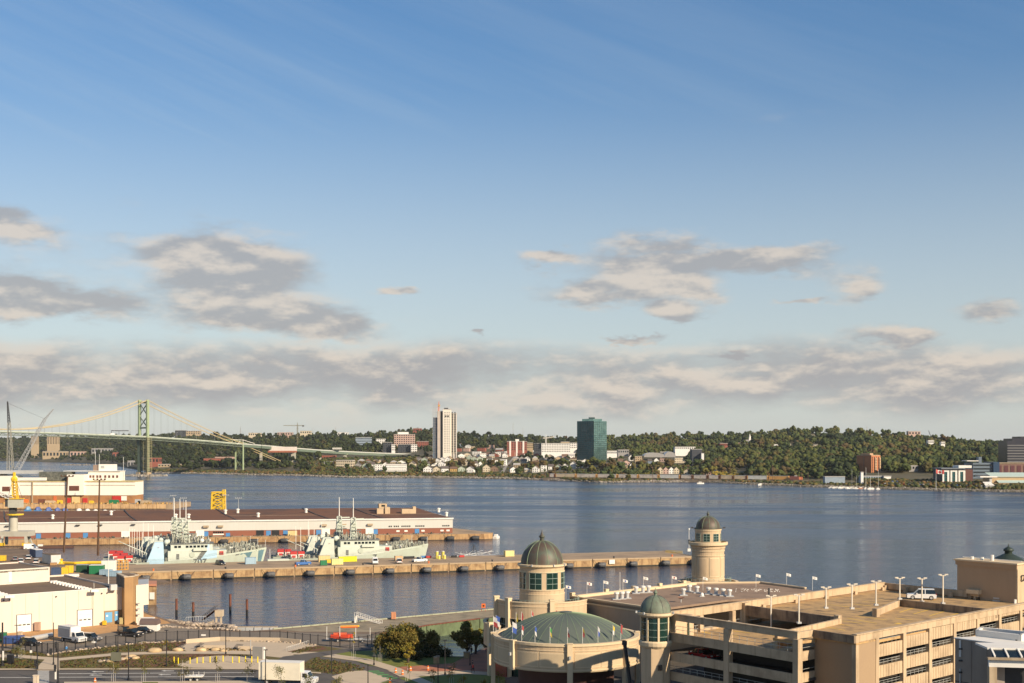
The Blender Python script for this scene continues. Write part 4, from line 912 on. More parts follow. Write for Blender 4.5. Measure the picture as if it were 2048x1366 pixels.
 for o in (-w0, w0):
  tr2 = MB().tube(P(200,o,zc(200)),P(228,o,58),0.5,4).tube(P(228,o,58),P(258,o,52),0.5,4).tube(P(228,o,50),P(228,o,58),0.5,4).tube(P(212,o,50),P(220,o,56),0.4,4)
  part('bent_truss', tr2, white if o > 0 else gp_, root)
 anc = at(582, 936, 2380)
 for o in (-6, 6):
  a = Vector(P(228,o,51)); b = Vector((anc.x-6+o*0.6, anc.y, 13)); part('anchor_cable', MB().tube(a,b,0.6,6), cab, root)
 ax0 = (555-1024)/F*2380; ax1 = (600-1024)/F*2380
 part('anchorage', MB().prism([(ax0,2372),(ax1,2372),(ax1,2395),(ax0,2395)],4,H-(929-HZ)/F*2380), mat('anchorage_concrete', (0.5,0.45,0.37), 0.9), root)
 # approach viaduct curving right to land
 V = [(*P(228,0,50.5),)]+[tuple(at(px,py,Y)) for px,py,Y in [(515,891.5,2300),(545,894,2370),(580,897,2430),(620,900,2480),(660,902.5,2520),(710,905,2560),(760,907,2590),(830,909.5,2620),(880,911,2640)]]
 V = [Vector(v) for v in V]; slab = MB(); rl = MB(); gi = MB()
 for a, b in zip(V[:-1], V[1:]):
  d = (b-a); d.z = 0; d.normalize(); nn = Vector((-d.y, d.x, 0))*8
  slab.q(a-nn,b-nn,b+nn,a+nn)
  gi.q(a-nn,b-nn,b-nn-Vector((0,0,4.6)),a-nn-Vector((0,0,4.6))).q(a+nn,b+nn,b+nn-Vector((0,0,4.6)),a+nn-Vector((0,0,4.6))).q(a-nn-Vector((0,0,4.6)),b-nn-Vector((0,0,4.6)),b+nn-Vector((0,0,4.6)),a+nn-Vector((0,0,4.6)))
  for w in (-1,1): rl.q(a+nn*w+Vector((0,0,1.8)),b+nn*w+Vector((0,0,1.8)),b+nn*w,a+nn*w)
 vr = thing('viaduct', 'concrete approach viaduct curving from the bridge to the far town', 'viaduct', tuple(V[3]))
 part('roadway', slab, rd, vr); part('girder', gi, gd, vr); part('railing', rl, mat('bridge_rail2', (0.45,0.46,0.42), 0.7), vr, kind='stuff')
 for px, Y, w in ((522,2330,2.2),(587,2440,4.2),(580,2446,3),(638,2500,4.2),(630,2506,3),(690,2540,3)):
  x = (px-1024)/F*Y; zz = float(np.interp(px,[478,545,620,700,880],[50,46,42,35,30]))-3; part('pier', MB().box(x-w,x+w,Y-2,Y+2,2,zz), mat('pier_concrete', (0.42,0.40,0.33), 0.9), vr)
  part('pier_cap', MB().box(x-w-3,x+w+3,Y-3,Y+3,zz-2,zz+0.2), gp_, vr)
 a = at(536, 905, 2345); b = at(590, 893.5, 2345)
 w = thing('painting_enclosure', 'white and red tarpaulin enclosure wrapped round a viaduct span', 'enclosure', (a.x, 2345, a.z))
 part('tarpaulin', MB().box(a.x,b.x,2344,2366,a.z+3.2,b.z), mat('tarp', (0.66,0.58,0.52), 0.7), w); part('red_base', MB().box(a.x,b.x,2343.7,2366.3,a.z,a.z+3.2), mat('tarp_red', (0.33,0.12,0.07), 0.8), w)
 part('scaffold', MB().lattice((a.x+4,2350,6),(a.x+4,2350,a.z),7,7,0.35), dgrey, w)
 # gantry on the deck, vehicles
 g = Vector(P(-60,0,zd(-60))); gn = thing('sign_gantry', 'dark overhead gantry on the bridge deck left of the tower', 'gantry', tuple(g))
 part('beam', MB().tube(Vector(P(-60,-8,zd(-60)+8)),Vector(P(-40,8,zd(-60)+8)),0.9,4), dgrey, gn);
 for o in (-8,8): part('post', MB().tube(P(-60,o,zd(-60)),P(-60,o,zd(-60)+8),0.35,4), dgrey, gn)
 for k,(s,o,l,c,lab) in enumerate([(-70,4,9,'white','white box truck driving on the bridge deck left of the tower'),(-100,4,4.5,'grey','small car on the bridge deck behind the white truck'),(150,4,4.5,'white','small white car on the bridge deck right of the tower'),(-215,4,5,'white','white van on the bridge near the left edge')]):
  q = P(s,o,zd(s)); t = thing('vehicle', lab, 'truck' if l > 8 else 'car', q, math.atan2(u.y,u.x)); part('body', MB().box(-l/2,l/2,-1.1,1.1,0.5,3.4 if l>8 else 1.3), wallm(c), t, world=False); part('cab', MB().box(l/2-2.2 if l>8 else -l/4,l/2+0.02 if l>8 else l/4,-1.0,1.0,0.6,2.6 if l>8 else 1.7), glassd if l<8 else wallm(c), t, world=False); part('wheels', MB().box(-l/2+0.6,l/2-0.6,-1.12,1.12,0,0.5), rubber, t, world=False)
 q = at(674, 899, 2515); t = thing('bus', 'long white bus on the approach viaduct', 'bus', tuple(q), 0.3); part('body', MB().box(-9,9,-1.3,1.3,0.5,3.4), white, t, world=False); part('window_band', MB().box(-8.6,8.6,-1.33,1.33,1.7,2.6), glassd, t, world=False); part('wheels', MB().box(-7,7,-1.31,1.31,0,0.6), rubber, t, world=False)
 # lamp posts along the deck
 for k,s in enumerate(range(-250, 220, 45)):
  q = Vector(P(s,9,zd(s))); t = thing('street_lamp', f'slim lamp post on the bridge deck, {ordw(k+1)} from the left', 'street lamp', tuple(q), 0, 'lamp posts on the bridge'); part('post', MB().tube(q,q+Vector((0,0,11)),0.16,4), lgrey, t); part('lamp_head', MB().box(q.x-0.2,q.x+1.8,q.y-0.2,q.y+0.2,q.z+10.9,q.z+11.2), lgrey, t)
 # rock islet round the pier
 items = []; rg = random.Random(8)
 for k in range(520):
  a = rg.uniform(0,6.28); q = rg.random()**0.5; r = rg.uniform(0.8,2.2); g_ = rg.uniform(0.14,0.36)
  items.append((T.x+34*q*math.cos(a)+3, T.y+26*q*math.sin(a), 1.6*(1-q)+rg.uniform(-0.4,0.6), r*1.3, r, (g_,g_*0.9,g_*0.74)))
 o = bpy.data.objects.new('rock_islet', blob_mesh('rock_islet', items, I1, stc, rough=0.2, seed=5)); C.objects.link(o); o['kind'] = 'stuff'; o['label'] = 'heap of pale boulders round the foot of the bridge tower'; o['category'] = 'rocks'
 items = [(at(px, 931, F*H/(930.5-HZ)).x, F*H/(930.5-HZ)+rg.uniform(-12,12), 0.5, rg.uniform(2,5), rg.uniform(1,2.6), (0.22,0.19,0.15)) for px in np.arange(125, 176, 0.7)]
 o = bpy.data.objects.new('breakwater', blob_mesh('breakwater', items, I1, stc, rough=0.2, seed=5)); C.objects.link(o); o['kind'] = 'stuff'; o['label'] = 'dark rubble breakwater beyond the white dock building'; o['category'] = 'breakwater'
bridge()
# ------------------------------------------------------------------ dockyard piers
def V2(p): return Vector((p[0], p[1]))
A1 = Vector((-127,438)); B1 = Vector((70.5,500.2)); D1 = (B1-A1).normalized(); N1 = Vector((-D1.y, D1.x))     # main jetty, near edge
ZJ = 3.0; WJ = 30.0
wallc = mat('jetty_wall', (0.44,0.295,0.145), 0.9, 0.45, 0.35, streak=0.95, col2=(0.22,0.13,0.065), fine=0.15)
capc = mat('jetty_cap', (0.42,0.31,0.19), 0.9, 0.25, 0.4, col2=(0.3,0.22,0.14), fine=0.1)
weed = mat('tide_stain', (0.05,0.045,0.03), 0.9, 0.3, 0.5)
A0 = A1-D1*25
struct('jetty', MB().prism([A0+N1*0.3, B1-D1*0.3+N1*0.3, B1-D1*0.3+N1*(WJ-0.3), A0+N1*(WJ-0.3)], -2, ZJ), deckc)
m = MB(); L1 = (B1-A1).length
for k in range(15):          # wall panels between joints, each proud of the recessed joint
 a = A1+D1*(k*13.9-2+0.18); b = A1+D1*min(L1, (k+1)*13.9-2-0.18)
 if k*13.9-2 > L1: break
 pn = thing_p = None
 o = struct('quay_wall_panel', MB().prism([a, b, b+N1*0.28, a+N1*0.28], 0.35, ZJ+0.02), wallc);
 m.prism([a+D1*0.2, b-D1*0.2, b-D1*0.2+N1*0.2, a+D1*0.2+N1*0.2], -1, 0.35)
 struct('coping_block', MB().prism([a-N1*0.12, b-N1*0.12, b+N1*0.9, a+N1*0.9], ZJ-0.35, ZJ+0.16), capc)
struct('quay_footing', m, weed)
struct('quay_end_wall', MB().prism([B1-D1*0.28+N1*0.3, B1+N1*0.3, B1+N1*WJ, B1-D1*0.28+N1*WJ], -1, ZJ+0.15), wallc)
# rails and slabs joints on deck
rl = MB()
for o_ in (8, 13.5): rl.prism([A1+N1*o_, B1-D1*6+N1*o_, B1-D1*6+N1*(o_+0.35), A1+N1*(o_+0.35)], ZJ+0.004, ZJ+0.02)
struct('crane_rails', rl, dgrey)
# fenders
for k, px in enumerate([290,372,457,540,619,699,778,852,926,998,1068,1136,1201,1264,1329,1382]):
 # point of the near wall under this pixel column
 t_ = (px-1024)/F; q = None
 s_ = (A1.x-t_*A1.y)/(t_*D1.y-D1.x); q = A1+D1*s_-N1*1.1
 if px > 1380: q = B1-D1*1.2-N1*1.1
 t = thing('fender', f'cylindrical grey rubber fender on chains against the jetty wall, {ordw(k+1)} from the left', 'fender', (q.x, q.y, 1.0), math.atan2(D1.y,D1.x)+R.uniform(-.06,.06), 'cylindrical fenders along the main jetty')
 pr = [(0.02,-1.7),(0.7,-1.6),(0.95,-1.2),(0.98,1.2),(0.7,1.6),(0.02,1.7)]
 mm = MB();
 for i in range(len(pr)-1): pass
 b = MB().lathe(0,0,pr,14); b.v = [(z, x, y) for x, y, z in b.v]
 part('cylinder', b, mat('fender_rubber', (0.10,0.10,0.10), 0.6, 0.3, 1.5, col2=(0.03,0.03,0.03)), t, world=False, smooth=True)
 c = MB().tube((-1.8,0,0.3),(-2.8,0.85,1.8),0.07,4).tube((1.8,0,0.3),(2.8,0.85,1.8),0.07,4)
 for e in (-1,1): part('chain', MB().tube((1.7*e,0,0.3),(2.9*e,0.75,1.8),0.07,4), black, t, world=False)
 b2 = MB().lathe(0,0,[(0.99,-1.35),(1.08,-1.3),(1.08,-0.8),(0.99,-0.75)],14); b2.v = [(z, x, y) for x, y, z in b2.v]; part('tyre_sleeve', b2, black, t, world=False)
# bollards on jetty edge
bn_ = 0
for d_ in range(6, int(L1), 24):
 q = A1+D1*d_+N1*1.4; bn_ += 1
 t = thing('bollard', f'{"orange" if bn_%2 else "black"} mooring bollard by the near jetty edge, {ordw(bn_)} from the left', 'bollard', (q.x,q.y,ZJ), 0, 'mooring bollards on the main jetty'); part('post', MB().lathe(0,0,[(0.45,0),(0.28,0.15),(0.24,0.55),(0.42,0.7),(0.36,0.85),(0.01,0.9)],8), orange if bn_%2 else black, t, world=False); part('base_plate', MB().box(-0.6,0.6,-0.6,0.6,0,0.08), dgrey, t, world=False)
def jet(px, d):      # point on the jetty under photo column px, d metres in from the near edge
 t_ = (px-1024)/F; a = A1+N1*d; s_ = (a.x-t_*a.y)/(t_*D1.y-D1.x); return a+D1*s_
RJ = math.atan2(D1.y, D1.x)
# ------------------------------------------------------------------ second jetty with the long brown-roofed shed
A2 = Vector((-236-20,599-4.0));
D2 = Vector((174,35)).normalized(); N2 = Vector((-D2.y, D2.x)); B2c = Vector((-29.4,641.6))      # shed front right corner
def S2(s, d): return B2c+D2*s+N2*d       # s to the right of the corner, d back
Z2 = 2.8
P2 = [S2(-330,-8.5), S2(14,-8.5), S2(18.5,-6), S2(20,0), S2(4,46), S2(-6,56), S2(-330,56)]
struct('shed_jetty', MB().prism(P2, -2, Z2), deckc)
wall2 = mat('shed_jetty_wall', (0.42,0.27,0.13), 0.9, 0.4, 0.3, streak=0.8, col2=(0.22,0.12,0.06), fine=0.15)
for k in range(22):
 a = S2(14-16*k-15.7,-8.8); b = S2(14-16*k,-8.8); struct('quay_wall_panel', MB().prism([a,b,b+N2*0.5,a+N2*0.5], 0.2, Z2+0.02), wall2)
struct('quay_wall_panel', MB().prism([S2(14.2,-8.8),S2(18.8,-6.2),S2(18.3,-5.8),S2(13.8,-8.4)], 0.2, Z2+0.02), wall2)
struct('quay_wall_panel', MB().prism([S2(18.9,-6.0),S2(20.4,0),S2(19.8,0),S2(18.3,-5.8)], 0.2, Z2+0.02), wall2)
shed = thing('jetty_shed', 'long white and brick jetty shed with flat brown roof in sections', 'warehouse', (B2c.x, B2c.y, Z2))
shb = mat('shed_brick', (0.235,0.09,0.055), 0.85, 0.25, 0.15, col2=(0.2,0.08,0.06), fine=0.1); shw = mat('shed_white', (0.53,0.52,0.47), 0.7, 0.12, 0.08, streak=0.3, col2=(0.45,0.43,0.38)); rfb = mat('shed_roof_brown', (0.155,0.070,0.036), 0.95, 0.4, 0.06, col2=(0.075,0.045,0.035), fine=0.12)
LS = 300
def bx2(s0,s1,d0,d1,z0,z1): return MB().prism([S2(s0,d0),S2(s1,d0),S2(s1,d1),S2(s0,d1)], z0, z1)
part('brick_base', bx2(-LS,0,0,44,Z2,Z2+2.6), shb, shed); part('white_wall', bx2(-LS,0.15,-0.15,44.1,Z2+2.6,9.9), shw, shed)
part('fascia', bx2(-LS,0.5,-0.6,-0.15,9.7,10.35), mat('fascia_white', (0.7,0.69,0.64), 0.6), shed)
edges = [-LS,-262,-208,-150,-104,-60,-34,0.4]
for k,(a,b) in enumerate(zip(edges[:-1],edges[1:])):
 dz = 0.12*(k%2); sk = 5
 def rp(s0,s1,s2,s3,d0,d1,z0,z1):
  m_=MB(); P=[(*S2(s0,d0),z0),(*S2(s1,d0),z0),(*S2(s2,d1),z1),(*S2(s3,d1),z1)]; Q=[(x,y,z-0.5) for x,y,z in P]; m_.q(*P); m_.q(*Q[::-1])
  for e in range(4): m_.q(Q[e],Q[(e+1)%4],P[(e+1)%4],P[e])
  return m_
 part('roof_panel', rp(a+0.35,b-0.35,b-0.35-sk,a+0.35-sk,-0.5,22,10.25,11.25+dz), rfb, shed)
 part('roof_panel', rp(a+0.35-sk,b-0.35-sk,b-0.35-11,a+0.35-11,22.5,55,11.1,12.9+dz), rfb, shed)
 if k: part('joint_upstand', rp(a-0.25,a+0.25,a+0.25-sk,a-0.25-sk,-0.4,22,10.4,11.55), dgrey, shed); part('joint_upstand', rp(a-0.25-sk,a+0.25-sk,a+0.25-11,a-0.25-11,22.5,55,11.35,13.3), dgrey, shed)
part('roof_joint', bx2(-LS,-5,22,22.5,10.0,11.3), conc, shed)
def sx(px, d=0):   # s coordinate on the shed front for a photo column
 t_ = (px-1024)/F; a = B2c+N2*d; return (a.x-t_*a.y)/(t_*D2.y-D2.x)
part('plant_room', bx2(sx(754,26),sx(767,26),26,30,11.2,14.0), cream, shed); part('plant_room', bx2(sx(770,26),sx(780,26),26,32,11.2,14.6), cream, shed); part('plant_room', bx2(sx(758,34),sx(774,34),34,40,11.2,16.0), cream, shed); part('plant_window', bx2(sx(763,34),sx(770,34),33.9,34.0,14.6,15.5), glassd, shed)
part('rooflight_box', bx2(sx(804,26),sx(826,26),26,30,11.2,13.6), cream, shed); part('rooflight_box', bx2(sx(826,26),sx(832,26),26,30,11.2,14.8), cream, shed)
for s_, d_ in ((-94,14),(-110,32),(-104,36),(-127,12),(-133,12),(-70,34),(-2.5,30),(2.2-4,8),(-14,40),(-165,32),(-190,15)):
 q = S2(s_,d_); z0 = 10.3+d_*0.045; part('roof_vent', MB().lathe(q.x,q.y,[(0.7,z0),(0.6,z0+1.4),(0.9,z0+1.5),(0.9,z0+2.0),(0.05,z0+2.3)],8), white, shed)
def sx(px, d=0):   # s coordinate on the shed front for a photo column
 t_ = (px-1024)/F; a = B2c+N2*d; return (a.x-t_*a.y)/(t_*D2.y-D2.x)
for px in (77,136,171,412,537,571,637,751,834): s_ = sx(px); part('blue_door', bx2(s_-1.1,s_+1.1,-0.12,0.02,Z2,Z2+2.3), bluep, shed)
for px in (520,551): s_ = sx(px); part('dark_doorway', bx2(s_-1.8,s_+1.8,-0.10,0.03,Z2,Z2+2.5), black, shed)
for px in (251,652,739,400): s_ = sx(px); part('roller_door', bx2(s_-1.9,s_+1.9,-0.22,0.03,Z2+0.1,Z2+2.9), white, shed)
s_ = sx(437)
for k in range(5): part('window', bx2(s_-2.4+k*1.0,s_-1.7+k*1.0,-0.13,0.02,Z2+1.3,Z2+2.2), glassd, shed)
part('white_board', bx2(s_-2.6,s_+2.5,-0.15,-0.02,Z2+0.5,Z2+1.15), white, shed)
for px, n_ in ((781,2),(793,3),(812,5),(840,5),(892,4)):
 s_ = sx(px)
 for k in range(n_): part('window', bx2(s_-n_*0.45+k*0.95,s_-n_*0.45+k*0.95+0.6,-0.25,-0.1,Z2+3.3,Z2+4.0), glassd, shed)
for px in (796,812,846,884,896): s_ = sx(px); part('window', bx2(s_-0.8,s_+0.8,-0.1,0.02,Z2+0.9,Z2+1.7), white, shed)
for px in (15,156,201,267,412,441,648,687,740): s_ = sx(px); part('wall_canopy', bx2(s_-1.3,s_+1.3,-1.3,-0.15,Z2+4.2,Z2+5.1) if px>400 else bx2(s_-0.9,s_+0.9,-1.2,-0.15,Z2+5.8,Z2+6.2), conc if px>400 else dgrey, shed)
q_ = S2(sx(652), -0.16);
for k, px in enumerate([283,448,508,568,625,792,847,900,950]):     # fenders on the shed jetty
 s_ = sx(px, -8.6); q = S2(s_, -9.7)
 t = thing('fender', f'dark rubber fender on the shed jetty wall, {ordw(k+1)} from the left', 'fender', (q.x,q.y,0.9), math.atan2(D2.y,D2.x), 'fenders along the shed jetty')
 b = MB().lathe(0,0,[(0.02,-2.0),(0.85,-1.8),(1.05,-1.3),(1.05,1.3),(0.85,1.8),(0.02,2.0)],12); b.v = [(z, x, y) for x, y, z in b.v]; part('cylinder', b, mat('fender_dark', (0.05,0.05,0.05), 0.7, 0.3, 1.5), t, world=False, smooth=True)
 for e in (-1,1): part('chain', MB().tube((1.8*e,0,0.2),(3.2*e,0.85,1.8),0.07,4), black, t, world=False)
# clutter on the narrow quay: blue containers, cable reel, cream container
def crate(px, d, l, w, h, m_, lab, name='container', cat='container', fr='S', z=None, rz=None):
 if fr == 'S': q = S2(sx(px, d), d); r = math.atan2(D2.y,D2.x); z = Z2 if z is None else z
 else: q = jet(px, d); r = RJ; z = ZJ if z is None else z
 if rz is not None: r = rz
 t = thing(name, lab, cat, (q.x,q.y,z), r)
 part('body', MB().box(-l/2,l/2,-w/2,w/2,0.12,h), m_, t, world=False); part('skid', MB().box(-l/2+.1,l/2-.1,-w/2+.1,w/2-.1,0,0.12), dgrey, t, world=False)
 for e in (-1,1): part('corner_rib', MB().box(e*l/2-0.08,e*l/2+0.08,-w/2-0.04,w/2+0.04,0.05,h+0.05), m_, t, world=False)
 n_ = int(l/0.9);
 for k in range(n_): part('panel_rib', MB().box(-l/2+(k+0.5)*l/n_-0.06,-l/2+(k+0.5)*l/n_+0.06,-w/2-0.05,-w/2,0.2,h-0.1), m_, t, world=False)
 return t
crate(585,-4,4.2,2.2,2.3, mat('cream_container', (0.62,0.47,0.22), 0.6), 'pale yellow container on the quay before the brown-roofed shed')
crate(456,-4,1.8,1.8,1.6, bluep, 'blue cable reel box on the quay before the shed wall','reel_box','box')
cl = MB(); rc = random.Random(5)
for k in range(170):
 px = rc.uniform(60, 900); q = S2(sx(px,-4), rc.uniform(-7.5,-2)); s = rc.uniform(0.2,0.9); cl.ob(q.x,q.y,Z2,Z2+rc.uniform(0.2,0.9),s,s*0.6,rc.uniform(0,3))
struct('quay_clutter', cl, mat('clutter_grey', (0.09,0.09,0.07), 0.9, 0.4, 0.6), kind='stuff', label='low pipes, pallets and gear lining the quay before the shed', cat='dock gear')
# people-sized post and boats at the jetty end
t = thing('moored_launch', 'small white launch moored at the tip of the shed jetty', 'boat', (*S2(21.5,-3)[:],0.1), 1.3)
part('hull', MB().prism([(-3,-1),(2,-1.1),(3.4,0),(2,1.1),(-3,1)],-0.2,1.0), white, t, world=False); part('cabin', MB().box(-1.6,0.8,-0.7,0.7,1.0,2.0), white, t, world=False); part('windscreen', MB().box(0.8,0.9,-0.6,0.6,1.2,1.8), glassd, t, world=False)
# yellow jacket tower behind the shed
pj = at(437, 1024, 770); t = thing('lattice_structure', 'bright yellow steel lattice tower standing behind the brown-roofed shed', 'steel tower', (pj.x, 770, 3))
zt = H-(984-HZ)/F*770; yb = 3
mm = MB()
for i, j in ((-1,-1),(1,-1),(1,1),(-1,1)): part('leg', MB().tube((pj.x+3.6*i, 770+3.6*j, yb),(pj.x+3.2*i, 770+3.2*j, zt+(1.4 if i>0 else -0.6)),0.5,6), yellow, t)
c4 = [(-3.4,-3.4),(3.4,-3.4),(3.4,3.4),(-3.4,3.4)]
for k in range(5):
 z0 = yb+(zt-yb)*k/5; z1 = yb+(zt-yb)*(k+1)/5
 for e in range(4):
  a = c4[e]; b = c4[(e+1)%4]; part('brace', MB().tube((pj.x+a[0],770+a[1],z0),(pj.x+b[0],770+b[1],z1),0.3,5), yellow, t); part('brace', MB().tube((pj.x+b[0],770+b[1],z0),(pj.x+a[0],770+a[1],z1),0.28,5), yellow, t)
  part('ring_beam', MB().tube((pj.x+a[0],770+a[1],z1),(pj.x+b[0],770+b[1],z1),0.24,5), yellow, t)
part('side_plate', MB().box(pj.x+3.3,pj.x+3.9,766.3,766.7,yb,zt+1.6), yellow, t); part('top_plate', MB().box(pj.x-1,pj.x+3.8,766.4,773.4,zt-0.4,zt), yellow, t)
mast_b = mat('mast_brown', (0.10,0.055,0.03), 0.8, 0.3, 1)
# floodlight masts
def flood(px, pt, pb, Y, lab, w=3.2, m_=None, zb=3.0, r=0.2, lean=0.0, grp='floodlight masts in the dockyard'):
 m_ = m_ or lgrey; b = at(px, pt, Y); t = thing('floodlight_mast', lab, 'floodlight mast', (b.x, Y, zb), 0, grp)
 part('mast', MB().tube((b.x-lean,Y,zb),(b.x,Y,b.z),r,6,r*0.6), m_, t); part('lamp_bar', MB().box(b.x-w/2,b.x+w/2,Y-0.12,Y+0.12,b.z-0.15,b.z+0.1), m_, t)
 for k in range(4): part('floodlight', MB().box(b.x-w/2+k*w/3-0.28,b.x-w/2+k*w/3+0.28,Y-0.5,Y-0.1,b.z,b.z+0.6), m_, t)
flood(346.5,992,1022,800,'pale floodlight mast behind the shed, left of the yellow tower'); flood(367,997,1022,760,'slim floodlight mast between the pier end and yellow tower'); flood(452,991,1022,765,'floodlight mast just right of the yellow tower'); flood(477,997,1022,740,'rightmost pale floodlight mast behind the shed')
flood(135,953,1125,520,'tall dark brown floodlight mast, left of the pair in the yard',4.6,mast_b,3,0.5,lean=1.5,grp=None); flood(199,960,1130,505,'tall dark brown floodlight mast, right of the pair in the yard',4.4,mast_b,3,0.5,lean=0.6,grp=None)
# ------------------------------------------------------------------ third pier with the white floating dock hall
YA = 950
def X3(px, Y=YA): return (px-1024)/F*Y
def Z3(py, Y=YA): return H-(py-HZ)/F*Y
pw3 = mat('north_pier_wall', (0.58,0.38,0.19), 0.9, 0.4, 0.2, streak=0.6, col2=(0.3,0.17,0.08), fine=0.15)
struct('north_jetty', MB().prism([(X3(-120),YA+0.6),(X3(344),YA+0.6),(X3(348),YA+50),(X3(-120),YA+50)],-2,3.4), deckc)
for k in range(26):
 x0 = X3(-120)+k*6.6;
 if x0+6.4 > X3(345): break
 struct('quay_wall_panel', MB().box(x0,x0+6.3,YA,YA+0.7,0.3,3.6), pw3)
hall = thing('dock_hall', 'huge white shipyard hall with brown lower wall on the farthest left pier', 'shipyard hall', (X3(0), 975, 3.4))
Yh = 975; Xh = lambda px: X3(px,Yh); Zh = lambda py: Z3(py,Yh)
whb = mat('hall_white', (0.78,0.74,0.64), 0.55, 0.08, 0.1, streak=0.12, col2=(0.6,0.52,0.4)); brb = mat('hall_brown', (0.36,0.18,0.07), 0.85, 0.35, 0.2, streak=0.4, col2=(0.2,0.1,0.05))
part('brown_wall', MB().box(Xh(-90),Xh(270),Yh,Yh+22,3.4,Zh(990.5)), brb, hall)
part('white_wall', MB().box(Xh(-90),Xh(270.3),Yh-0.3,Yh+22,Zh(990.5),Zh(964)), whb, hall)
part('parapet', MB().box(Xh(-90),Xh(270.6),Yh-0.7,Yh+22,Zh(964),Zh(962)), mat('hall_parapet', (0.50,0.40,0.2), 0.8, 0.3, 0.4), hall)
part('wall_band', MB().box(Xh(40),Xh(270.3),Yh-0.45,Yh-0.3,Zh(971),Zh(970)), conc, hall)
part('bay', MB().box(Xh(136),Xh(169.5),Yh-2.5,Yh+20,Zh(990),Zh(949)), whb, hall); part('bay_window', MB().box(Xh(141),Xh(160.5),Yh-2.8,Yh-2.4,Zh(981),Zh(971.5)), mat('bay_louvre', (0.13,0.05,0.03), 0.6), hall)
tm_ = text_mesh('2', 2.2); tm_.materials.append(mat('faded_blue', (0.25,0.33,0.45), 0.7)); o = part('number', tm_, None, hall, world=False); o.rotation_euler = (math.pi/2,0,0); o.location = (Xh(153)-hall.location.x, -2.9, Zh(989)-3.4)
part('pilaster', MB().box(Xh(64),Xh(66.5),Yh-0.9,Yh-0.3,3.4,Zh(964)), conc, hall)
part('upper_storey', MB().box(Xh(169.5),Xh(234),Yh+8,Yh+20,Zh(962),Zh(943)), whb, hall); part('upper_roof', MB().box(Xh(120),Xh(235),Yh+7,Yh+21,Zh(943),Zh(942)), white, hall)
for px in (172,178,186,192,202,210,218,226): part('upper_window', MB().box(Xh(px),Xh(px+4),Yh+7.8,Yh+8.1,Zh(956),Zh(951)), mat('maroon_window', (0.14,0.06,0.05), 0.5), hall)
part('roof_house', MB().box(Xh(187),Xh(218),Yh+12,Yh+20,Zh(942),Zh(929)), whb, hall); part('roof_house_annex', MB().box(Xh(175),Xh(187),Yh+13,Yh+20,Zh(942),Zh(930)), mat('annex_brown', (0.28,0.2,0.15), 0.8), hall)
part('roof_house_window', MB().box(Xh(192),Xh(199),Yh+11.8,Yh+12.1,Zh(937),Zh(932)), lgrey, hall)
part('left_block', MB().box(Xh(-90),Xh(26),Yh-3,Yh+20,Zh(990),Zh(952)), whb, hall); part('left_louvre', MB().box(Xh(8),Xh(23),Yh-3.3,Yh-2.9,Zh(982),Zh(973)), mat('bay_louvre', (0.13,0.05,0.03), 0.6), hall)
part('roof_truss_block', MB().box(Xh(75),Xh(136),Yh+3,Yh+16,Zh(961),Zh(944)), mat('netting_green', (0.08,0.085,0.07), 0.9, 0.5, 0.6, col2=(0.2,0.2,0.17), fine=0.3), hall)
part('roof_girder', MB().box(Xh(-40),Xh(73),Yh+6,Yh+14,Zh(948),Zh(941)), lgrey, hall); part('roof_girder', MB().box(Xh(20),Xh(92),Yh-1,Yh+2,Zh(961),Zh(955)), white, hall)
for px in (133,166): part('red_door', MB().box(Xh(px),Xh(px+9),Yh-0.6,Yh+0.1,Zh(1007),Zh(996)), redp, hall)
part('big_door', MB().box(Xh(144),Xh(160),Yh-0.6,Yh+0.1,Zh(1007),Zh(992)), mat('cream_container', (0.62,0.47,0.22), 0.6), hall)
part('red_door', MB().box(Xh(225),Xh(243),Yh-0.6,Yh+0.1,Zh(1003),Zh(992)), redp, hall); part('white_board', MB().box(Xh(243),Xh(254),Yh-0.7,Yh-0.5,Zh(1001),Zh(992)), white, hall)
part('orange_patch', MB().box(Xh(107),Xh(113),Yh-0.4,Yh+0.1,Zh(1002),Zh(992)), mat('patch_orange', (0.55,0.15,0.05), 0.7), hall)
for k,(px,h) in enumerate(((178,10),(186,8),(235,18),(3,22))):
 q = (Xh(px), Yh+15); b0 = Zh(930 if px<190 else 962) if px>10 else Zh(952); part('mast_pole', MB().tube((*q,b0),(*q,b0+h),0.18,5), lgrey, hall)
# gear on that pier
for k,(px,l,h,m_,nm,lab) in enumerate([(228,7,2.6,greenp,'container','dark green container beside the white hall on the far pier'),(120,3.5,2.4,yellow,'container','yellow box by the water on the far pier'),(183,3.0,2.0,yellow,'container','small yellow box near the far pier edge'),(290,10,2.2,conc,'container','grey covered heap at the right end of the far pier'),(100,8,2.0,cream,'boat_hull','upturned cream boat on the far pier'),(84,5,3.2,rust,'winch','rusty winch frame near the pilaster of the white hall'),(276,4,3.0,lgrey,'scrap_frame','leaning pale steel frame at the corner of the white hall'),(52,3,3,orange,'container','orange machine behind the portal crane')]):
 Y = 962; x = X3(px,Y); t = thing(nm, lab, 'container' if nm=='container' else nm.replace('_',' '), (x,Y,3.4)); part('body', MB().box(x-l/2,x+l/2,Y-1.2,Y+1.2,3.5,3.4+h), m_, t); part('skid', MB().box(x-l/2+0.2,x+l/2-0.2,Y-1,Y+1,3.4,3.5), dgrey, t); part('lid', MB().prism([(x-l/2,Y-1),(x+l/2,Y-1),(x+l/2-0.5,Y+1),(x-l/2+0.5,Y+1)],3.4+h,3.4+h+0.3), m_, t)
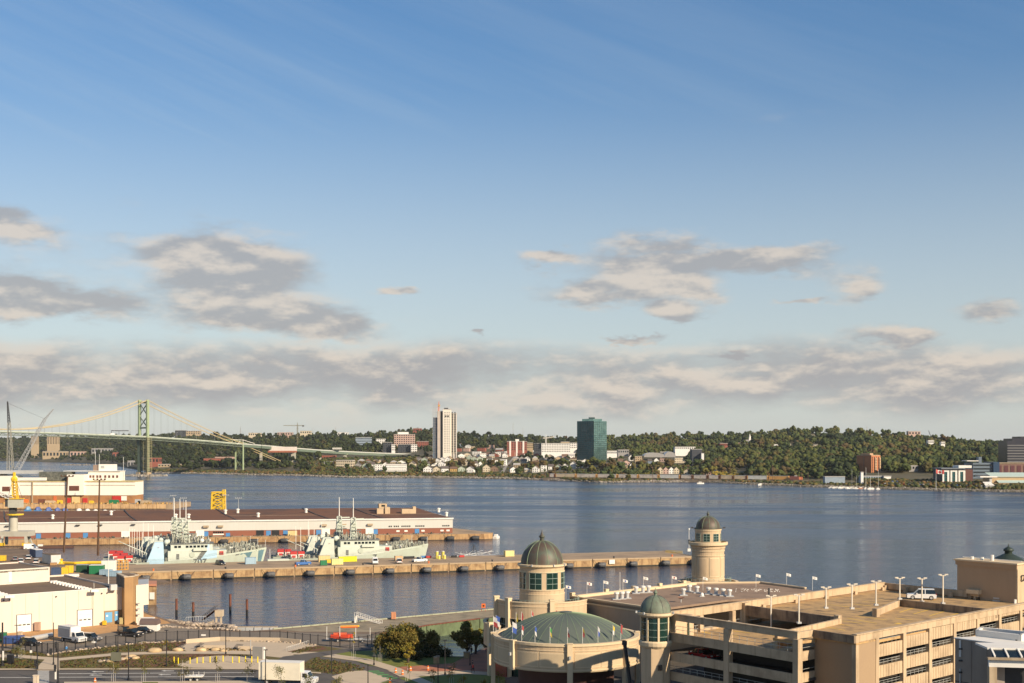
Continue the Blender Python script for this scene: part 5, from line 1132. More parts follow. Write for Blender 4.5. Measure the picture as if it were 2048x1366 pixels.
# pale and blue boats between pier and shed
for k, px in enumerate([56,76,97,115,130,158,175,191,210,228,247,266,285,305,325,341,355,388,402,462]):
 Y = 905-k*6 if px < 345 else 790; x = X3(px,Y); c = 'blue' if px in (76,97,115,130) else ('pale blue' if px<60 else 'white')
 z = 0.0; t = thing('work_boat', f'{c} covered work boat moored behind the shed, {ordw(k+1)} from the left', 'boat', (x,Y,z), 1.5+R.uniform(-.1,.1), 'covered boats moored behind the shed')
 part('hull', MB().prism([(-4,-1.3),(3,-1.4),(5,0),(3,1.4),(-4,1.3)],-0.3,1.8), white if c=='white' else bluep, t, world=False)
 mm = MB();
 for a0,a1 in zip(range(0,6),range(1,7)):
  p0=(-2.3+4.6*a0/6,);
 b = MB().lathe(0,0,[(1.7,0.0),(1.6,1.2),(1.0,2.0),(0.05,2.3)],8); b.v=[(x_*1.7,y_*1.0,z_+1.8) for x_,y_,z_ in b.v]
 part('cover', b, {'white':white,'blue':mat('blue_tarp',(0.10,0.14,0.32),0.6),'pale blue':mat('pale_blue_tarp',(0.2,0.35,0.5),0.6)}[c], t, world=False)
# crowd of small yard gear on far pier edge
cl = MB();
for k in range(160): x = X3(rc.uniform(0,340)); y = rc.uniform(YA+1,YA+9); s = rc.uniform(0.3,1.6); cl.ob(x,y,3.4,3.4+rc.uniform(0.3,1.6),s,s*0.7,rc.uniform(0,3))
struct('pier_gear', cl, mat('gear_mixed', (0.45,0.27,0.08), 0.8, 0.5, 0.5, col2=(0.12,0.1,0.08)), kind='stuff', label='jumbled yellow and rusty gear along the edge of the far pier', cat='dock gear')
# ------------------------------------------------------------------ cranes at left
lat = mat('crane_grey_steel', (0.30,0.29,0.24), 0.7, 0.2, 1)
Yc = 990; a = at(23,942,Yc); t = thing('lattice_crane', 'tall grey lattice derrick mast with jib at the left edge', 'crane', (a.x, Yc, 3))
part('mast', MB().lattice((a.x,Yc,3),at(18,845,Yc),5.6,16,0.24,w2=1.6), lat, t); part('mast_top', MB().lattice(at(18,845,Yc),at(15,803,Yc),1.6,8,0.2,w2=0.5), dgrey, t)
b = at(34,940,Yc); part('jib', MB().lattice(b,at(90,838,Yc),3.2,18,0.18,w2=1.6), lgrey, t); part('jib_tip', MB().lattice(at(90,838,Yc),at(107,818,Yc),1.2,5,0.14,w2=0.4), lgrey, t)
part('guy_rope', MB().tube(at(15,806,Yc),at(90,838,Yc),0.08,4), dgrey, t); part('counter_frame', MB().box(*sorted((at(-6,0,Yc).x,at(12,0,Yc).x)),Yc-3,Yc+3,3,Z3(944,Yc)), lat, t)
Yp = 560; Xp = lambda px: X3(px,Yp); Zp = lambda py: Z3(py,Yp)
t = thing('portal_crane', 'grey portal crane with boxy cab and yellow jib mast at the left', 'crane', (Xp(28), Yp, 3))
pgm = mat('portal_grey', (0.42,0.40,0.33), 0.7, 0.2, 0.4, col2=(0.3,0.27,0.2))
for i,(px,dy) in enumerate(((8,-4),(60,-4),(2,6),(52,6))): part('leg', MB().tube((Xp(px),Yp+dy,3),(Xp(px)+(0.9 if i%2==0 else -0.9),Yp+dy*0.7,Zp(1066)),0.8,4,0.7), pgm, t)
part('portal_beam', MB().box(Xp(2),Xp(62),Yp-3.5,Yp+5,Zp(1072),Zp(1062)), pgm, t); part('cross_tie', MB().box(Xp(8),Xp(60),Yp-4.2,Yp-3.6,Zp(1100),Zp(1097)), pgm, t)
for px in (8,60): part('wheel_bogie', MB().box(Xp(px)-1.6,Xp(px)+1.6,Yp-5,Yp-3,3,4.2), yellow, t)
part('pillar', MB().lathe(Xp(35)-1.8,Yp,[(1.9,Zp(1062)),(1.75,Zp(1030))],16), pgm, t, smooth=True); part('slew_platform', MB().lathe(Xp(30),Yp,[(0.1,Zp(1030)),(3.6,Zp(1030)),(3.6,Zp(1027.5)),(0.1,Zp(1027.5))],16), yellow, t)
part('slew_neck', MB().box(Xp(20),Xp(32),Yp-1.2,Yp+1.2,Zp(1027.5),Zp(1014)), dgrey, t)
part('cab', MB().box(Xp(20),Xp(43),Yp-2.5,Yp+2.5,Zp(1015),Zp(998)), mat('cab_grey', (0.45,0.44,0.36), 0.6), t); part('cab_rear', MB().box(Xp(14),Xp(20),Yp-2.3,Yp+2.3,Zp(1013),Zp(998)), dgrey, t); part('cab_platform', MB().box(Xp(12),Xp(45),Yp-2.8,Yp+2.8,Zp(998),Zp(996.6)), yellow, t)
part('jib_mast', MB().lattice((Xp(31),Yp,Zp(997)),(Xp(28.5),Yp,Zp(958)),1.9,7,0.22,w2=1.5), yellow, t); part('mast_head', MB().lathe(Xp(28.5),Yp,[(1.3,Zp(962)),(1.5,Zp(957)),(0.6,Zp(952)),(0.7,Zp(945)),(0.1,Zp(944))],6), yellow, t)
part('jib', MB().lattice((Xp(26),Yp-1,Zp(998)),(Xp(-30),Yp-14,Zp(960)),1.4,12,0.14,w2=0.7), lgrey, t)
for px in (15,45): part('stay', MB().tube((Xp(28.5),Yp,Zp(950)),(Xp(px),Yp,Zp(998)),0.09,4), dgrey, t)
# ------------------------------------------------------------------ naval patrol vessels
shg = mat('ship_grey_green', (0.42,0.47,0.39), 0.6, 0.15, 0.3, streak=0.2, col2=(0.34,0.34,0.26)); shl = mat('ship_light', (0.52,0.56,0.48), 0.6, 0.12, 0.4)
shd = mat('ship_dark_grey', (0.15,0.16,0.15), 0.7, 0.2, 0.6); shb_ = mat('ship_pale_blue', (0.42,0.60,0.72), 0.6, 0.1, 0.4); sht = mat('ship_slate_teal', (0.10,0.19,0.22), 0.6, 0.1, 0.5); gears = mat('deck_gear', (0.36,0.36,0.29), 0.8, 0.5, 0.9, col2=(0.1,0.1,0.09))
def hull_pts():
 # stations along x: (x, half beam deck, half beam waterline, deck z)
 return [(-27.5,4.6,3.6,2.1),(-22,5.2,4.6,2.1),(-10,5.6,5.2,2.4),(2,5.6,5.1,3.0),(12,5.0,3.9,3.9),(19,3.4,2.0,4.7),(24,1.7,0.7,5.3),(27.8,0.15,0.05,5.8)]
def ship(origin, rz, camo, num, lab, seed):
 t = thing('patrol_ship', lab, 'naval ship', (*origin, 1.1), rz); rg = random.Random(seed)
 H_ = hull_pts(); m = MB(); dk = MB()
 for (x0,b0,w0,z0),(x1,b1,w1,z1) in zip(H_[:-1],H_[1:]):
  xs0 = x0-(0.9 if x0 > 20 else 0)*0; fl = 2.0 if x1 > 26 else 0; fl0 = 2.0 if x0 > 26 else 0
  for s in (-1,1):
   m.q((x0-fl0,s*w0,-2.0),(x1-fl,s*w1,-2.0),(x1,s*b1,z1),(x0,s*b0,z0))
  dk.q((x0,-b0,z0-0.15),(x1,-b1,z1-0.15),(x1,b1,z1-0.15),(x0,b0,z0-0.15))
 m.q((-27.5,-3.6,-2.0),(-27.5,3.6,-2.0),(-27.5,4.6,2.1),(-27.5,-4.6,2.1))
 part('hull', m, shg, t, world=False); part('deck', dk, shd, t, world=False)
 part('bulwark', MB().q(*[(x,-b-0.02,z) for x,b,w,z in H_[4:]]+[(x,-b-0.02,z+0.7) for x,b,w,z in H_[4:][::-1]]).q(*[(x,b+0.02,z) for x,b,w,z in H_[4:]]+[(x,b+0.02,z+0.7) for x,b,w,z in H_[4:][::-1]]), shg, t, world=False)
 sup = part('superstructure', MB().box(-8,9.5,-4.6,4.6,2.4,6.1).box(9.5,13.0,-3.2,3.2,3.2,6.0), shl, t, world=False)
 br = part('bridge', MB().prism([(-7,-4.3),(6.8,-4.3),(8.0,-2.8),(8.0,2.8),(6.8,4.3),(-7,4.3)],6.1,8.5), shl, t, world=False)
 part('bridge_roof', MB().prism([(-7.4,-4.6),(7.2,-4.6),(8.5,-3),(8.5,3),(7.2,4.6),(-7.4,4.6)],8.5,8.75), shd, t, world=False)
 part('bridge_wing', MB().box(1.0,6.0,-5.4,-4.3,6.0,6.9), shl, t, world=False)
 for k in range(9):
  if k in (2,): continue
  w = bpy.data.objects.new('window', win_mesh(0.95,0.8,glassd)); C.objects.link(w); w.parent = br; w.location = (-5.2+k*1.35,-4.35,7.2)
 for k in range(3): w = bpy.data.objects.new('window', win_mesh(0.95,0.8,glassd)); C.objects.link(w); w.parent = br; w.location = (8.0,-1.8+k*1.8,7.2); w.rotation_euler = (0,0,math.pi/2)
 part('life_ring', MB().ring(0,0,0.55,0.75,-0.1,0.1,14), redp, t, world=False).location = (20,0,0) if False else (11.2,-3.4,5.0)
 part('red_emblem', MB().box(10.4,11.9,-3.32,-3.2,4.3,5.6), redp, t, world=False)
 part('side_fitting', MB().ring(1.5,-4.7,0.9,1.1,0,0,3) if False else MB().tube((0.6,-4.62,4.6),(0.6,-4.8,4.6),1.0,12), shg, t, world=False)
 part('hatch', MB().box(-5,-4,-4.7,-4.6,3.0,5.0), shd, t, world=False)
 # funnels
 for s in (-1,1):
  f = MB(); a = [(-15.5,2.2),(-9.3,2.2),(-9.6,9.4),(-12.6,9.4)]
  y0, y1 = (s*2.6, s*4.9)
  f.q(*[(x,y0,z) for x,z in a]).q(*[(x,y1,z) for x,z in a])
  for e in range(4): f.q((a[e][0],y0,a[e][1]),(a[(e+1)%4][0],y0,a[(e+1)%4][1]),(a[(e+1)%4][0],y1,a[(e+1)%4][1]),(a[e][0],y1,a[e][1]))
  fu = part('funnel', f, shb_ if (camo and s<0) else shl, t, world=False, label='pale blue funnel casing with a small red emblem' if camo and s<0 else None)
  part('red_emblem', MB().lathe(0,0,[(0.02,0),(0.32,0),(0.32,0.05),(0.02,0.05)],8), redp, fu, world=False).location = (-11.3,s*4.95,7.6)
 part('engine_casing', MB().box(-15,-8,-2.5,2.5,2.2,6.6), shd, t, world=False)
 # domes and masts
 for (x,y,z,r) in ((-8.5,-1.6,9.2,1.0),(-7.6,1.8,9.1,1.0),(4.2,-1.5,9.5,0.8),(6.8,1.2,9.4,0.7)):
  part('radar_dome', MB().lathe(0,0,[(r*math.cos(a),r*math.sin(a)) for a in np.linspace(-1.2,1.57,7)],10), shl if x<0 else white, t, world=False, smooth=True).location = (x,y,z)
 part('mast', MB().lattice((-1.5,0,8.7),(-1.5,0,17.0),2.6,7,0.16,w2=1.5,rb=0.12), shl, t, world=False); part('mast_trunk', MB().box(-2.2,-0.9,-0.6,0.6,8.7,15.5), shl, t, world=False)
 part('mast_top', MB().tube((-1.5,0,17),(-1.5,0,24.5),0.2,5,0.12), white, t, world=False)
 part('yard', MB().box(-1.7,-1.3,-3.2,3.2,15.2,15.5), shl, t, world=False); part('radar_bar', MB().box(-1.2,2.6,-0.25,0.25,16.3,16.7), shl, t, world=False); part('radar_bar', MB().box(-0.8,1.6,-0.3,0.3,13.0,13.4), shl, t, world=False); part('mast_platform', MB().box(-3,1.4,-1.4,1.4,12.0,12.2), shd, t, world=False)
 for (x,y,h) in ((-17,-4.5,9),(-18,3,9),(-13,4.6,11)): part('whip_aerial', MB().tube((x,y,4.2),(x,y,4.2+h),0.11,4), white, t, world=False)
 part('jackstaff', MB().tube((27.3,0,5.8),(27.5,0,9.2),0.07,4), white, t, world=False)
 # aft crane, red and white equipment containers
 part('aft_crane', MB().tube((-15.5,-2,2.2),(-15.5,-2,5.4),0.35,6), shl, t, world=False)
 part('aft_crane_jib', MB().tube((-15.5,-2,5.3),(-22,-1,8.2),0.16,6,0.1), shl, t, world=False)
 for k,(x,y,z) in enumerate([(-24.5,-2.5,2.1),(-21.5,-1,2.1),(-24,1.2,2.1)]):
  part('equipment_rack', MB().box(x-1.1,x+1.1,y-1.0,y+1.0,z,z+1.5), white, t, world=False); part('red_canister', MB().box(x-1.2,x+1.2,y-1.05,y+1.05,z+1.5,z+2.5), redp, t, world=False)
  part('red_canister', MB().box(x-0.7,x+0.7,y-1.1,y-1.02,z+0.3,z+1.2), redp, t, world=False)
 g = MB()
 for k in range(150):
  x = rg.uniform(12.5,26.0); b = np.interp(x,[12,19,24,27.8],[4.6,3.0,1.4,0.1]); z = np.interp(x,[12,19,24,27.8],[3.9,4.7,5.3,5.8]); s = rg.uniform(0.15,0.7); g.ob(x,rg.uniform(-b,b),z-0.1,z+rg.uniform(0.3,2.2),s,s*0.7,rg.uniform(0,3))
 for k in range(70):
  x = rg.uniform(-7,7); s = rg.uniform(0.15,0.6); g.ob(x,rg.uniform(-4,4),8.7,8.7+rg.uniform(0.2,2.4),s,s*0.7,rg.uniform(0,3))
 for k in range(90):
  x = rg.uniform(-26,-7); s = rg.uniform(0.2,0.8); g.ob(x,rg.uniform(-4.4,4.4),2.0,2.1+rg.uniform(0.3,2.2 if x>-16 else 1.2),s,s*0.7,rg.uniform(0,3))
 part('deck_fittings', g, gears, t, world=False, kind='stuff')
 part('deck_gun', MB().lathe(17,0,[(0.9,4.5),(0.9,5.3),(0.5,6.0),(0.05,6.1)],8).tube((17.3,0,5.6),(19.4,0,6.1),0.1,5), white, t, world=False)
 part('windlass', MB().ob(22,0,5.1,5.9,1.2,1.6), gears, t, world=False)
 ral = MB()
 for s in (-1,1):
  for (x0,b0,w0,z0),(x1,b1,w1,z1) in zip(H_[:-1],H_[1:]):
   for dz in (0.55,1.05): ral.tube((x0,s*b0,z0+dz+(0.6 if x0>=12 else 0)),(x1,s*b1,z1+dz+(0.6 if x1>=12 else 0)),0.035,3)
 part('guard_rail', ral, shl, t, world=False, kind='stuff')
 if camo:     # painted patches stand a few millimetres off the plating
  def onh(x, f, off=0.03):
   b = np.interp(x,[a[0] for a in H_],[a[1] for a in H_]); w = np.interp(x,[a[0] for a in H_],[a[2] for a in H_]); z = np.interp(x,[a[0] for a in H_],[a[3] for a in H_]); zz = -0.8+(z+0.8)*f; return (x, -(w+(b-w)*f)-off, zz)
  def patch(x0b,x0t,x1b,x1t,m_,nm):
   q = MB(); n = 6
   for k in range(n):
    for j in range(4):
     f0=j/4; f1=(j+1)/4
     def PX(u,f): return (x0b+(x0t-x0b)*f)*(1-u)+(x1b+(x1t-x1b)*f)*u
     q.q(onh(PX(k/n,f0),f0),onh(PX((k+1)/n,f0),f0),onh(PX((k+1)/n,f1),f1),onh(PX(k/n,f1),f1))
   part(nm, q, m_, t, world=False)
  patch(-14.5,-14.5,-9,-9.5,shb_,'blue_patch'); patch(-3.5,3.0,8.5,9.5,shb_,'blue_patch'); patch(14.0,18.2,19.5,22.5,sht,'teal_patch'); patch(-4.8,2.0,-3.6,3.0,shd,'grey_patch'); patch(24.3,24.8,25.2,27.0,sht,'teal_patch'); patch(12.4,16.4,13.6,17.8,shd,'grey_patch')
  part('blue_patch', MB().q((3.6,-4.63,3.0),(9.5,-4.63,3.2),(9.5,-4.63,6.1),(6.0,-4.63,6.1)), shb_, t, world=False); part('grey_patch', MB().q((2.0,-4.64,2.9),(3.7,-4.64,3.0),(6.1,-4.64,6.1),(4.2,-4.64,6.1)), shd, t, world=False)
  part('blue_patch', MB().q((5.2,-4.34,6.1),(6.8,-4.34,6.1),(6.8,-4.34,8.5),(6.4,-4.34,8.5)), shb_, t, world=False)
 tm = text_mesh(num, 2.9, 0.02); tm.materials.append(shd); o = part('hull_number', tm, None, t, world=False)
 o.rotation_euler = (math.radians(90+6), 0, 0.0); o.location = (3.4 if camo else 6.0,-5.62 if camo else -5.5,1.25); o.scale = (1.15,1,1)
 if camo: part('red_leaf_mark', MB().lathe(0,0,[(0.02,0),(0.25,0),(0.02,0.05)],6), redp, t, world=False).location = (10,-5.5,2.9)
 return t
def shipspot(px_bow, px_stern):
 d = WJ+8.2
 a = jet(px_bow, d); b = jet(px_stern, d); return (a+b)/2
RJ = math.atan2(D1.y, D1.x)
c1 = shipspot(516, 240); ship(c1, RJ-0.03, True, '707', 'grey patrol ship with blue and dark camouflage patches, left berth on the jetty', 1)
for k,(dd_,sh_) in enumerate(((11.6,-1.5),(23.2,-3.0))): ship(c1+N1*dd_+D1*sh_, RJ-0.03, False, '7', ['pale grey patrol ship rafted outside the camouflaged one, middle of three','pale grey patrol ship rafted outside the camouflaged one, farthest of three'][k], 5+k)
c2 = shipspot(852, 572); ship(c2+N1*11.6+D1*-3.4, RJ-0.03, False, '7', 'pale grey patrol ship rafted behind the plain one at the right berth', 9); ship(c2, RJ-0.03, False, '7', 'plain pale grey patrol ship with red and white gear aft, right berth', 2)
# boats and floats beyond
q = jet(572, WJ+5); t = thing('barge', 'small pale work barge moored astern of the plain grey ship', 'barge', (q.x-3,q.y,0), RJ)
part('hull', MB().box(-7,7,-2.5,2.5,-0.4,1.4), shl, t, world=False); part('deckhouse', MB().box(-4,4,-1.8,1.8,1.4,3.2), shl, t, world=False); part('mast', MB().tube((-3,0,3),(-3,0,7),0.08,4), white, t, world=False)
for k in range(4): part('tyre', MB().tube((-5+k*3.2,-2.6,0.7),(-5+k*3.2,-2.9,0.7),0.6,8), rubber, t, world=False)
q = jet(948, WJ+6); t = thing('frame_raft', 'spiky bundle of pale steel frames moored behind the jetty', 'raft', (q.x,q.y,0), RJ)
part('float', MB().box(-9,9,-2,2,-0.2,2.6), lgrey, t, world=False); rr_ = random.Random(4)
for k in range(18): part('frame_pole', MB().tube((rr_.uniform(-8,8),rr_.uniform(-2,2),2.6),(rr_.uniform(-9,9),rr_.uniform(-2,2),rr_.uniform(3.4,4.6)),0.07,4), lgrey, t, world=False)
part('tripod', MB().tube((-1.5,0,2.6),(0,0,6.8),0.12,4).tube((1.5,0,2.6),(0,0,6.8),0.12,4).tube((0,1.5,2.6),(0,0,6.8),0.12,4), dgrey, t, world=False)
# yellow floating boom
def hose(pts, r, m_, lab, cat='boom'):
 mm = MB()
 t = thing('floating_boom', lab, cat, pts[0])
 for a,b in zip(pts[:-1],pts[1:]): part('boom_segment', MB().tube(a,b,r,6), m_, t)
hose([(*jet(px, WJ+1.2),0.5+ZJ-2.6) for px in (512,525,540,555,562)], 0.55, yellow, 'yellow floating boom between the two patrol ships')
# ------------------------------------------------------------------ near ground
ZG = 2.9
def G(px, py, z=ZG): p = gp(px, py, z); return (p.x, p.y)
def sheet(name, pts, m_, dz=0.0, z=None, kind='structure', conv=True):
 zz = ZG+dz if z is None else z
 P = [G(a, b, zz) for a, b in pts] if conv else pts
 mm = MB(); mm.q(*[(x, y, zz) for x, y in P])
 return struct(name, mm, m_, kind=kind)
gnd = mat('yard_ground', (0.20,0.135,0.085), 0.95, 0.4, 0.15, col2=(0.11,0.085,0.06), fine=0.15)
U = [G(*p) for p in [(-300,1082),(52,1098),(62,1108),(124,1124),(272,1127),(272,1141),(262,1180),(285,1222),(345,1243),(372,1251),(440,1257),(480,1263),(545,1259),(990,1218.5),(1000,1233.5),(959,1238),(853,1251.5),(800,1262),(760,1268),(740,1275),(-300,1275)]]
Lw = [G(-300,1275),G(740,1275),G(790,1298),G(865,1311),G(930,1313),G(965,1296),G(985,1275),G(1000,1233.5),(9,330),(60,318),(110,290),(200,225),(260,140),(200,80),(-200,80),(-260,200)]
struct('ground', MB().q(*[(x,y,ZG) for x,y in U]), gnd); struct('ground', MB().q(*[(x,y,ZG) for x,y in Lw]), asph)
wm_ = MB()
for a, b in list(zip(U[1:13], U[2:14]))+[((U[13]),(U[14]))]: wm_.q((*a,-1),(*b,-1),(*b,ZG),(*a,ZG))
struct('quay_wall', wm_, wallc)
wm_ = MB(); pil = []; gpile = mat('green_sheet_pile', (0.13,0.17,0.085), 0.8, 0.4, 0.5, streak=0.6, col2=(0.08,0.10,0.05))
for a, b in ((U[13],(9,330)),((9,330),(60,318)),((60,318),(110,290)),((110,290),(200,225))): wm_.q((*a,-1),(*b,-1),(*b,ZG),(*a,ZG))
struct('quay_wall', wm_, gpile)
sp_ = MB()
pp = [G(1000,1233.5),G(959,1238),G(853,1251.5),G(800,1262),G(760,1268),G(740,1275)]
for a, b in zip(pp[:-1], pp[1:]):
 a = V2(a); b = V2(b); d = b-a; n_ = max(2,int(d.length/0.55)); nn = Vector((-d.y, d.x)).normalized()
 if nn.y > 0: nn = -nn
 P = [a+d*k/n_+nn*(0.22 if k%2 else 0.0) for k in range(n_+1)]
 for p, q in zip(P[:-1], P[1:]): sp_.q((*p,-1),(*q,-1),(*q,ZG),(*p,ZG))
struct('sheet_pile_wall', sp_, gpile, kind='stuff', label='green ribbed sheet pile wall below the wharf edge', cat='sheet pile wall')
ks = MB()
pl = [G(740,1275),G(790,1298),G(865,1311),G(930,1313),G(965,1296),G(985,1275)]
for a, b in zip(pl[:-1],pl[1:]): ks.q((*a,-1),(*b,-1),(*b,ZG),(*a,ZG))
struct('pocket_wall', ks, conc)
whc = mat('wharf_gravel', (0.29,0.235,0.155), 0.95, 0.4, 0.3, col2=(0.14,0.125,0.085), fine=0.2)
sheet('wharf_surface', [(560,1259.5),(985,1220.5),(995,1232),(959,1236.6),(853,1250),(800,1260),(745,1264),(600,1263)], whc, 0.01)
e = [G(545,1258.8),G(988,1218.8)]; kb = MB(); n_ = 26
for k in range(n_):
 a = V2(e[0])+(V2(e[1])-V2(e[0]))*(k+0.02)/n_; b = V2(e[0])+(V2(e[1])-V2(e[0]))*(k+0.98)/n_; struct('timber_kerb', MB().seg(a,b,0.4,ZG,ZG+0.3,-0.4), mat('kerb_pale_green', (0.33,0.34,0.24), 0.8, 0.3, 0.5))
for a,b in zip(pp[1:4],pp[2:5]): struct('timber_kerb', MB().seg(a,b,0.35,ZG,ZG+0.25,-0.1), rust)
# yard surfaces
tan_s = mat('tan_gravel', (0.48,0.27,0.11), 0.95, 0.3, 0.3, col2=(0.30,0.17,0.08), fine=0.1); lot = mat('lot_asphalt', (0.20,0.165,0.125), 0.92, 0.3, 0.12, col2=(0.15,0.125,0.10), fine=0.1)
sheet('yard_strip', [(-60,1270),(0,1264),(245,1244),(288,1226),(335,1243),(345,1249),(232,1263),(150,1276),(0,1293),(-60,1300)], tan_s, 0.012)
sheet('yard_road', [(120,1165),(210,1148),(330,1160),(340,1165)], gnd, 0.01)
sheet('parking_lot', [(-160,1316),(-60,1300),(0,1293),(150,1276),(232,1263),(300,1250),(345,1246.5),(380,1258),(440,1262),(480,1264),(560,1264),(745,1268),(768,1287),(700,1300),(640,1293),(560,1284),(440,1281),(290,1286),(130,1304),(95,1310),(0,1300),(-160,1325)], lot, 0.018)
grass = mat('rough_planting', (0.115,0.095,0.025), 0.95, 0.5, 0.35, col2=(0.10,0.05,0.025), fine=0.3, bump=0.1); lawn = mat('lawn', (0.15,0.165,0.03), 0.95, 0.3, 0.3, col2=(0.10,0.115,0.025), fine=0.15)
pave = mat('path_concrete', (0.50,0.40,0.28), 0.9, 0.15, 0.4, col2=(0.38,0.31,0.22), fine=0.05); brk = mat('brick_paving', (0.42,0.16,0.085), 0.9, 0.3, 0.3, col2=(0.2,0.10,0.07), fine=0.12)
mulch = mat('mulch', (0.14,0.06,0.03), 0.95, 0.4, 0.5, col2=(0.09,0.07,0.025), fine=0.25)
sheet('planted_bank', [(-160,1304),(95,1308),(130,1303),(290,1285),(440,1280),(640,1291),(700,1300),(705,1350),(640,1345),(500,1337),(-160,1339)], grass, 0.03)
sheet('mulch_bed', [(280,1286),(370,1284),(385,1294),(355,1301),(300,1301),(270,1296)], mulch, 0.045)
sheet('mulch_bed', [(215,1312),(400,1308),(510,1310),(512,1318),(360,1318),(345,1334),(240,1332)], mulch, 0.045)
sheet('mulch_bed', [(572,1304),(612,1292),(645,1293),(655,1298),(590,1309)], mulch, 0.045)
sheet('plaza', [(355,1294),(375,1286),(440,1282),(560,1284),(636,1291),(575,1303),(590,1311),(560,1315),(500,1309),(380,1305)], pave, 0.05)
sheet('footpath', [(-60,1306),(60,1311),(120,1316),(230,1306),(330,1302),(500,1303),(640,1304),(740,1318),(800,1336),(870,1368),(842,1368),(780,1341),(720,1323),(620,1309),(480,1308),(330,1307),(230,1311),(120,1321),(60,1317),(-60,1312)], pave, 0.06)
sheet('crossing_plaza', [(92,1316),(119,1317),(119,1341),(74,1341),(78,1330)], pave, 0.065)
sheet('concrete_apron', [(372,1335),(352,1330),(398,1314),(440,1311),(520,1313),(545,1322),(530,1338),(500,1337.6)], pave, 0.055)
sheet('access_lane', [(545,1326),(566,1313),(690,1297.5),(765,1290),(775,1294),(700,1303),(625,1316),(600,1330),(596,1338),(550,1340)], asph, 0.07)
sheet('lawn', [(640,1313),(700,1303),(790,1299),(866,1312),(928,1314),(905,1327),(775,1335),(738,1331),(700,1318)], lawn, 0.05)
sheet('lawn', [(752,1368),(790,1356),(850,1352),(935,1348),(1010,1352),(1010,1400),(752,1400)], lawn, 0.05)
sheet('cycle_lane', [(640,1313),(700,1321),(745,1334),(775,1345),(832,1372),(800,1372),(740,1345),(690,1327),(640,1318)], asph, 0.066)
sheet('brick_plaza', [(765,1336),(905,1326.5),(930,1313.5),(990,1290),(1010,1290),(1010,1352),(935,1348),(850,1352),(800,1345)], brk, 0.055)
sheet('footpath', [(775,1341),(870,1343),(935,1341),(1010,1346),(1010,1352),(935,1348),(855,1352),(800,1353)], pave, 0.062)
sheet('traffic_island', [(663,1353),(700,1342),(730,1341),(785,1358),(760,1366),(745,1372),(690,1372)], pave, 0.075)
gst = mat('green_marking', (0.10,0.27,0.08), 0.8, 0.1, 1)
for k in range(5):
 sheet('cycle_marking', [(735+k*9,1341.5+k*3.5),(757+k*9,1341+k*3.5),(761+k*9,1343+k*3.5),(738+k*9,1343.6+k*3.5)], gst, 0.082)
sheet('road', [(-160,1340),(500,1338.6),(640,1347.5),(705,1360),(720,1400),(-160,1400)], asph, 0.04)
sheet('kerb', [(-160,1337.4),(500,1336),(642,1344.8),(642,1347.2),(500,1338.4),(-160,1339.8)], pave, 0.16)
sheet('sidewalk', [(128,1363.5),(500,1361),(560,1366),(560,1400),(128,1400)], pave, 0.17)
sheet('grass_strip', [(285,1364.2),(316,1364),(316,1380),(285,1380)], lawn, 0.19)
wl = mat('road_paint', (0.6,0.58,0.52), 0.8, 0.15, 1)
for y0,y1 in ((1347,1344.6),(1354,1352.6)): sheet('lane_line', [(118,y0),(508,y1),(508,y1+0.7),(118,y0+0.8)], wl, 0.05)
sheet('lane_line', [(-160,1354.5),(66,1354.5),(66,1355.2),(-160,1355.2)], wl, 0.05)
for (x,y) in ((322,1341.3),(316,1349),(182,1343),(178,1349.8)):
 sheet('lane_arrow', [(x+8,y-0.3),(x+26,y),(x+26,y+0.8),(x+8,y+0.9),(x+9,y+1.6),(x,y+0.4),(x+9,y-1.1)], wl, 0.05)
for k in range(15): sheet('crosswalk_bar', [(75.5,1341.4+k*1.85),(98,1341.4+k*1.85),(98.5,1342.45+k*1.85),(75.2,1342.45+k*1.85)], wl, 0.055)
# planting blades on the banks
items = []; rn = random.Random(17)
def scatter(n, poly, cols, r0, r1, z=ZG):
 xs = [p[0] for p in poly]; ys = [p[1] for p in poly]; c = 0
 while c < n:
  x = rn.uniform(min(xs), max(xs)); y = rn.uniform(min(ys), max(ys)); ins = False; j = len(poly)-1
  for i in range(len(poly)):
   if (poly[i][1] > y) != (poly[j][1] > y) and x < (poly[j][0]-poly[i][0])*(y-poly[i][1])/(poly[j][1]-poly[i][1])+poly[i][0]: ins = not ins
   j = i
  if not ins: continue
  p = G(x, y); r = rn.uniform(r0, r1); r *= 0.7; items.append((p[0], p[1], z+r*0.3, r*1.3, r*0.8, rn.choice(cols))); c += 1
gc = [(0.10,0.085,0.025),(0.07,0.08,0.02),(0.11,0.075,0.025),(0.08,0.045,0.02),(0.055,0.065,0.02)]
scatter(700, [(125,1306),(290,1288),(360,1287),(350,1300),(230,1304),(125,1314)], gc, 0.12, 0.34)
scatter(900, [(122,1322),(230,1313),(500,1310),(512,1313),(398,1313),(352,1328),(372,1334),(122,1336)], gc, 0.12, 0.32)
scatter(350, [(0,1320),(60,1319),(76,1330),(70,1336),(0,1336)], gc, 0.12, 0.34)
scatter(300, [(40,1300),(92,1310),(90,1314),(60,1310),(0,1304)], gc, 0.15, 0.4)
scatter(500, [(602,1332),(630,1316),(700,1326),(735,1340),(665,1349),(640,1343)], gc, 0.12, 0.34)
scatter(160, [(580,1306),(612,1293),(645,1295),(600,1307)], gc, 0.1, 0.26); scatter(180, [(410,1297),(500,1297),(505,1302),(410,1302)], [(0.2,0.13,0.05),(0.13,0.09,0.03)], 0.12, 0.3)
o = bpy.data.objects.new('ground_cover', blob_mesh('ground_cover', items, I0, fol, rough=0.4, seed=15)); C.objects.link(o); o['kind'] = 'stuff'; o['label'] = 'rusty green low planting on the banks beside the road'; o['category'] = 'ground cover'
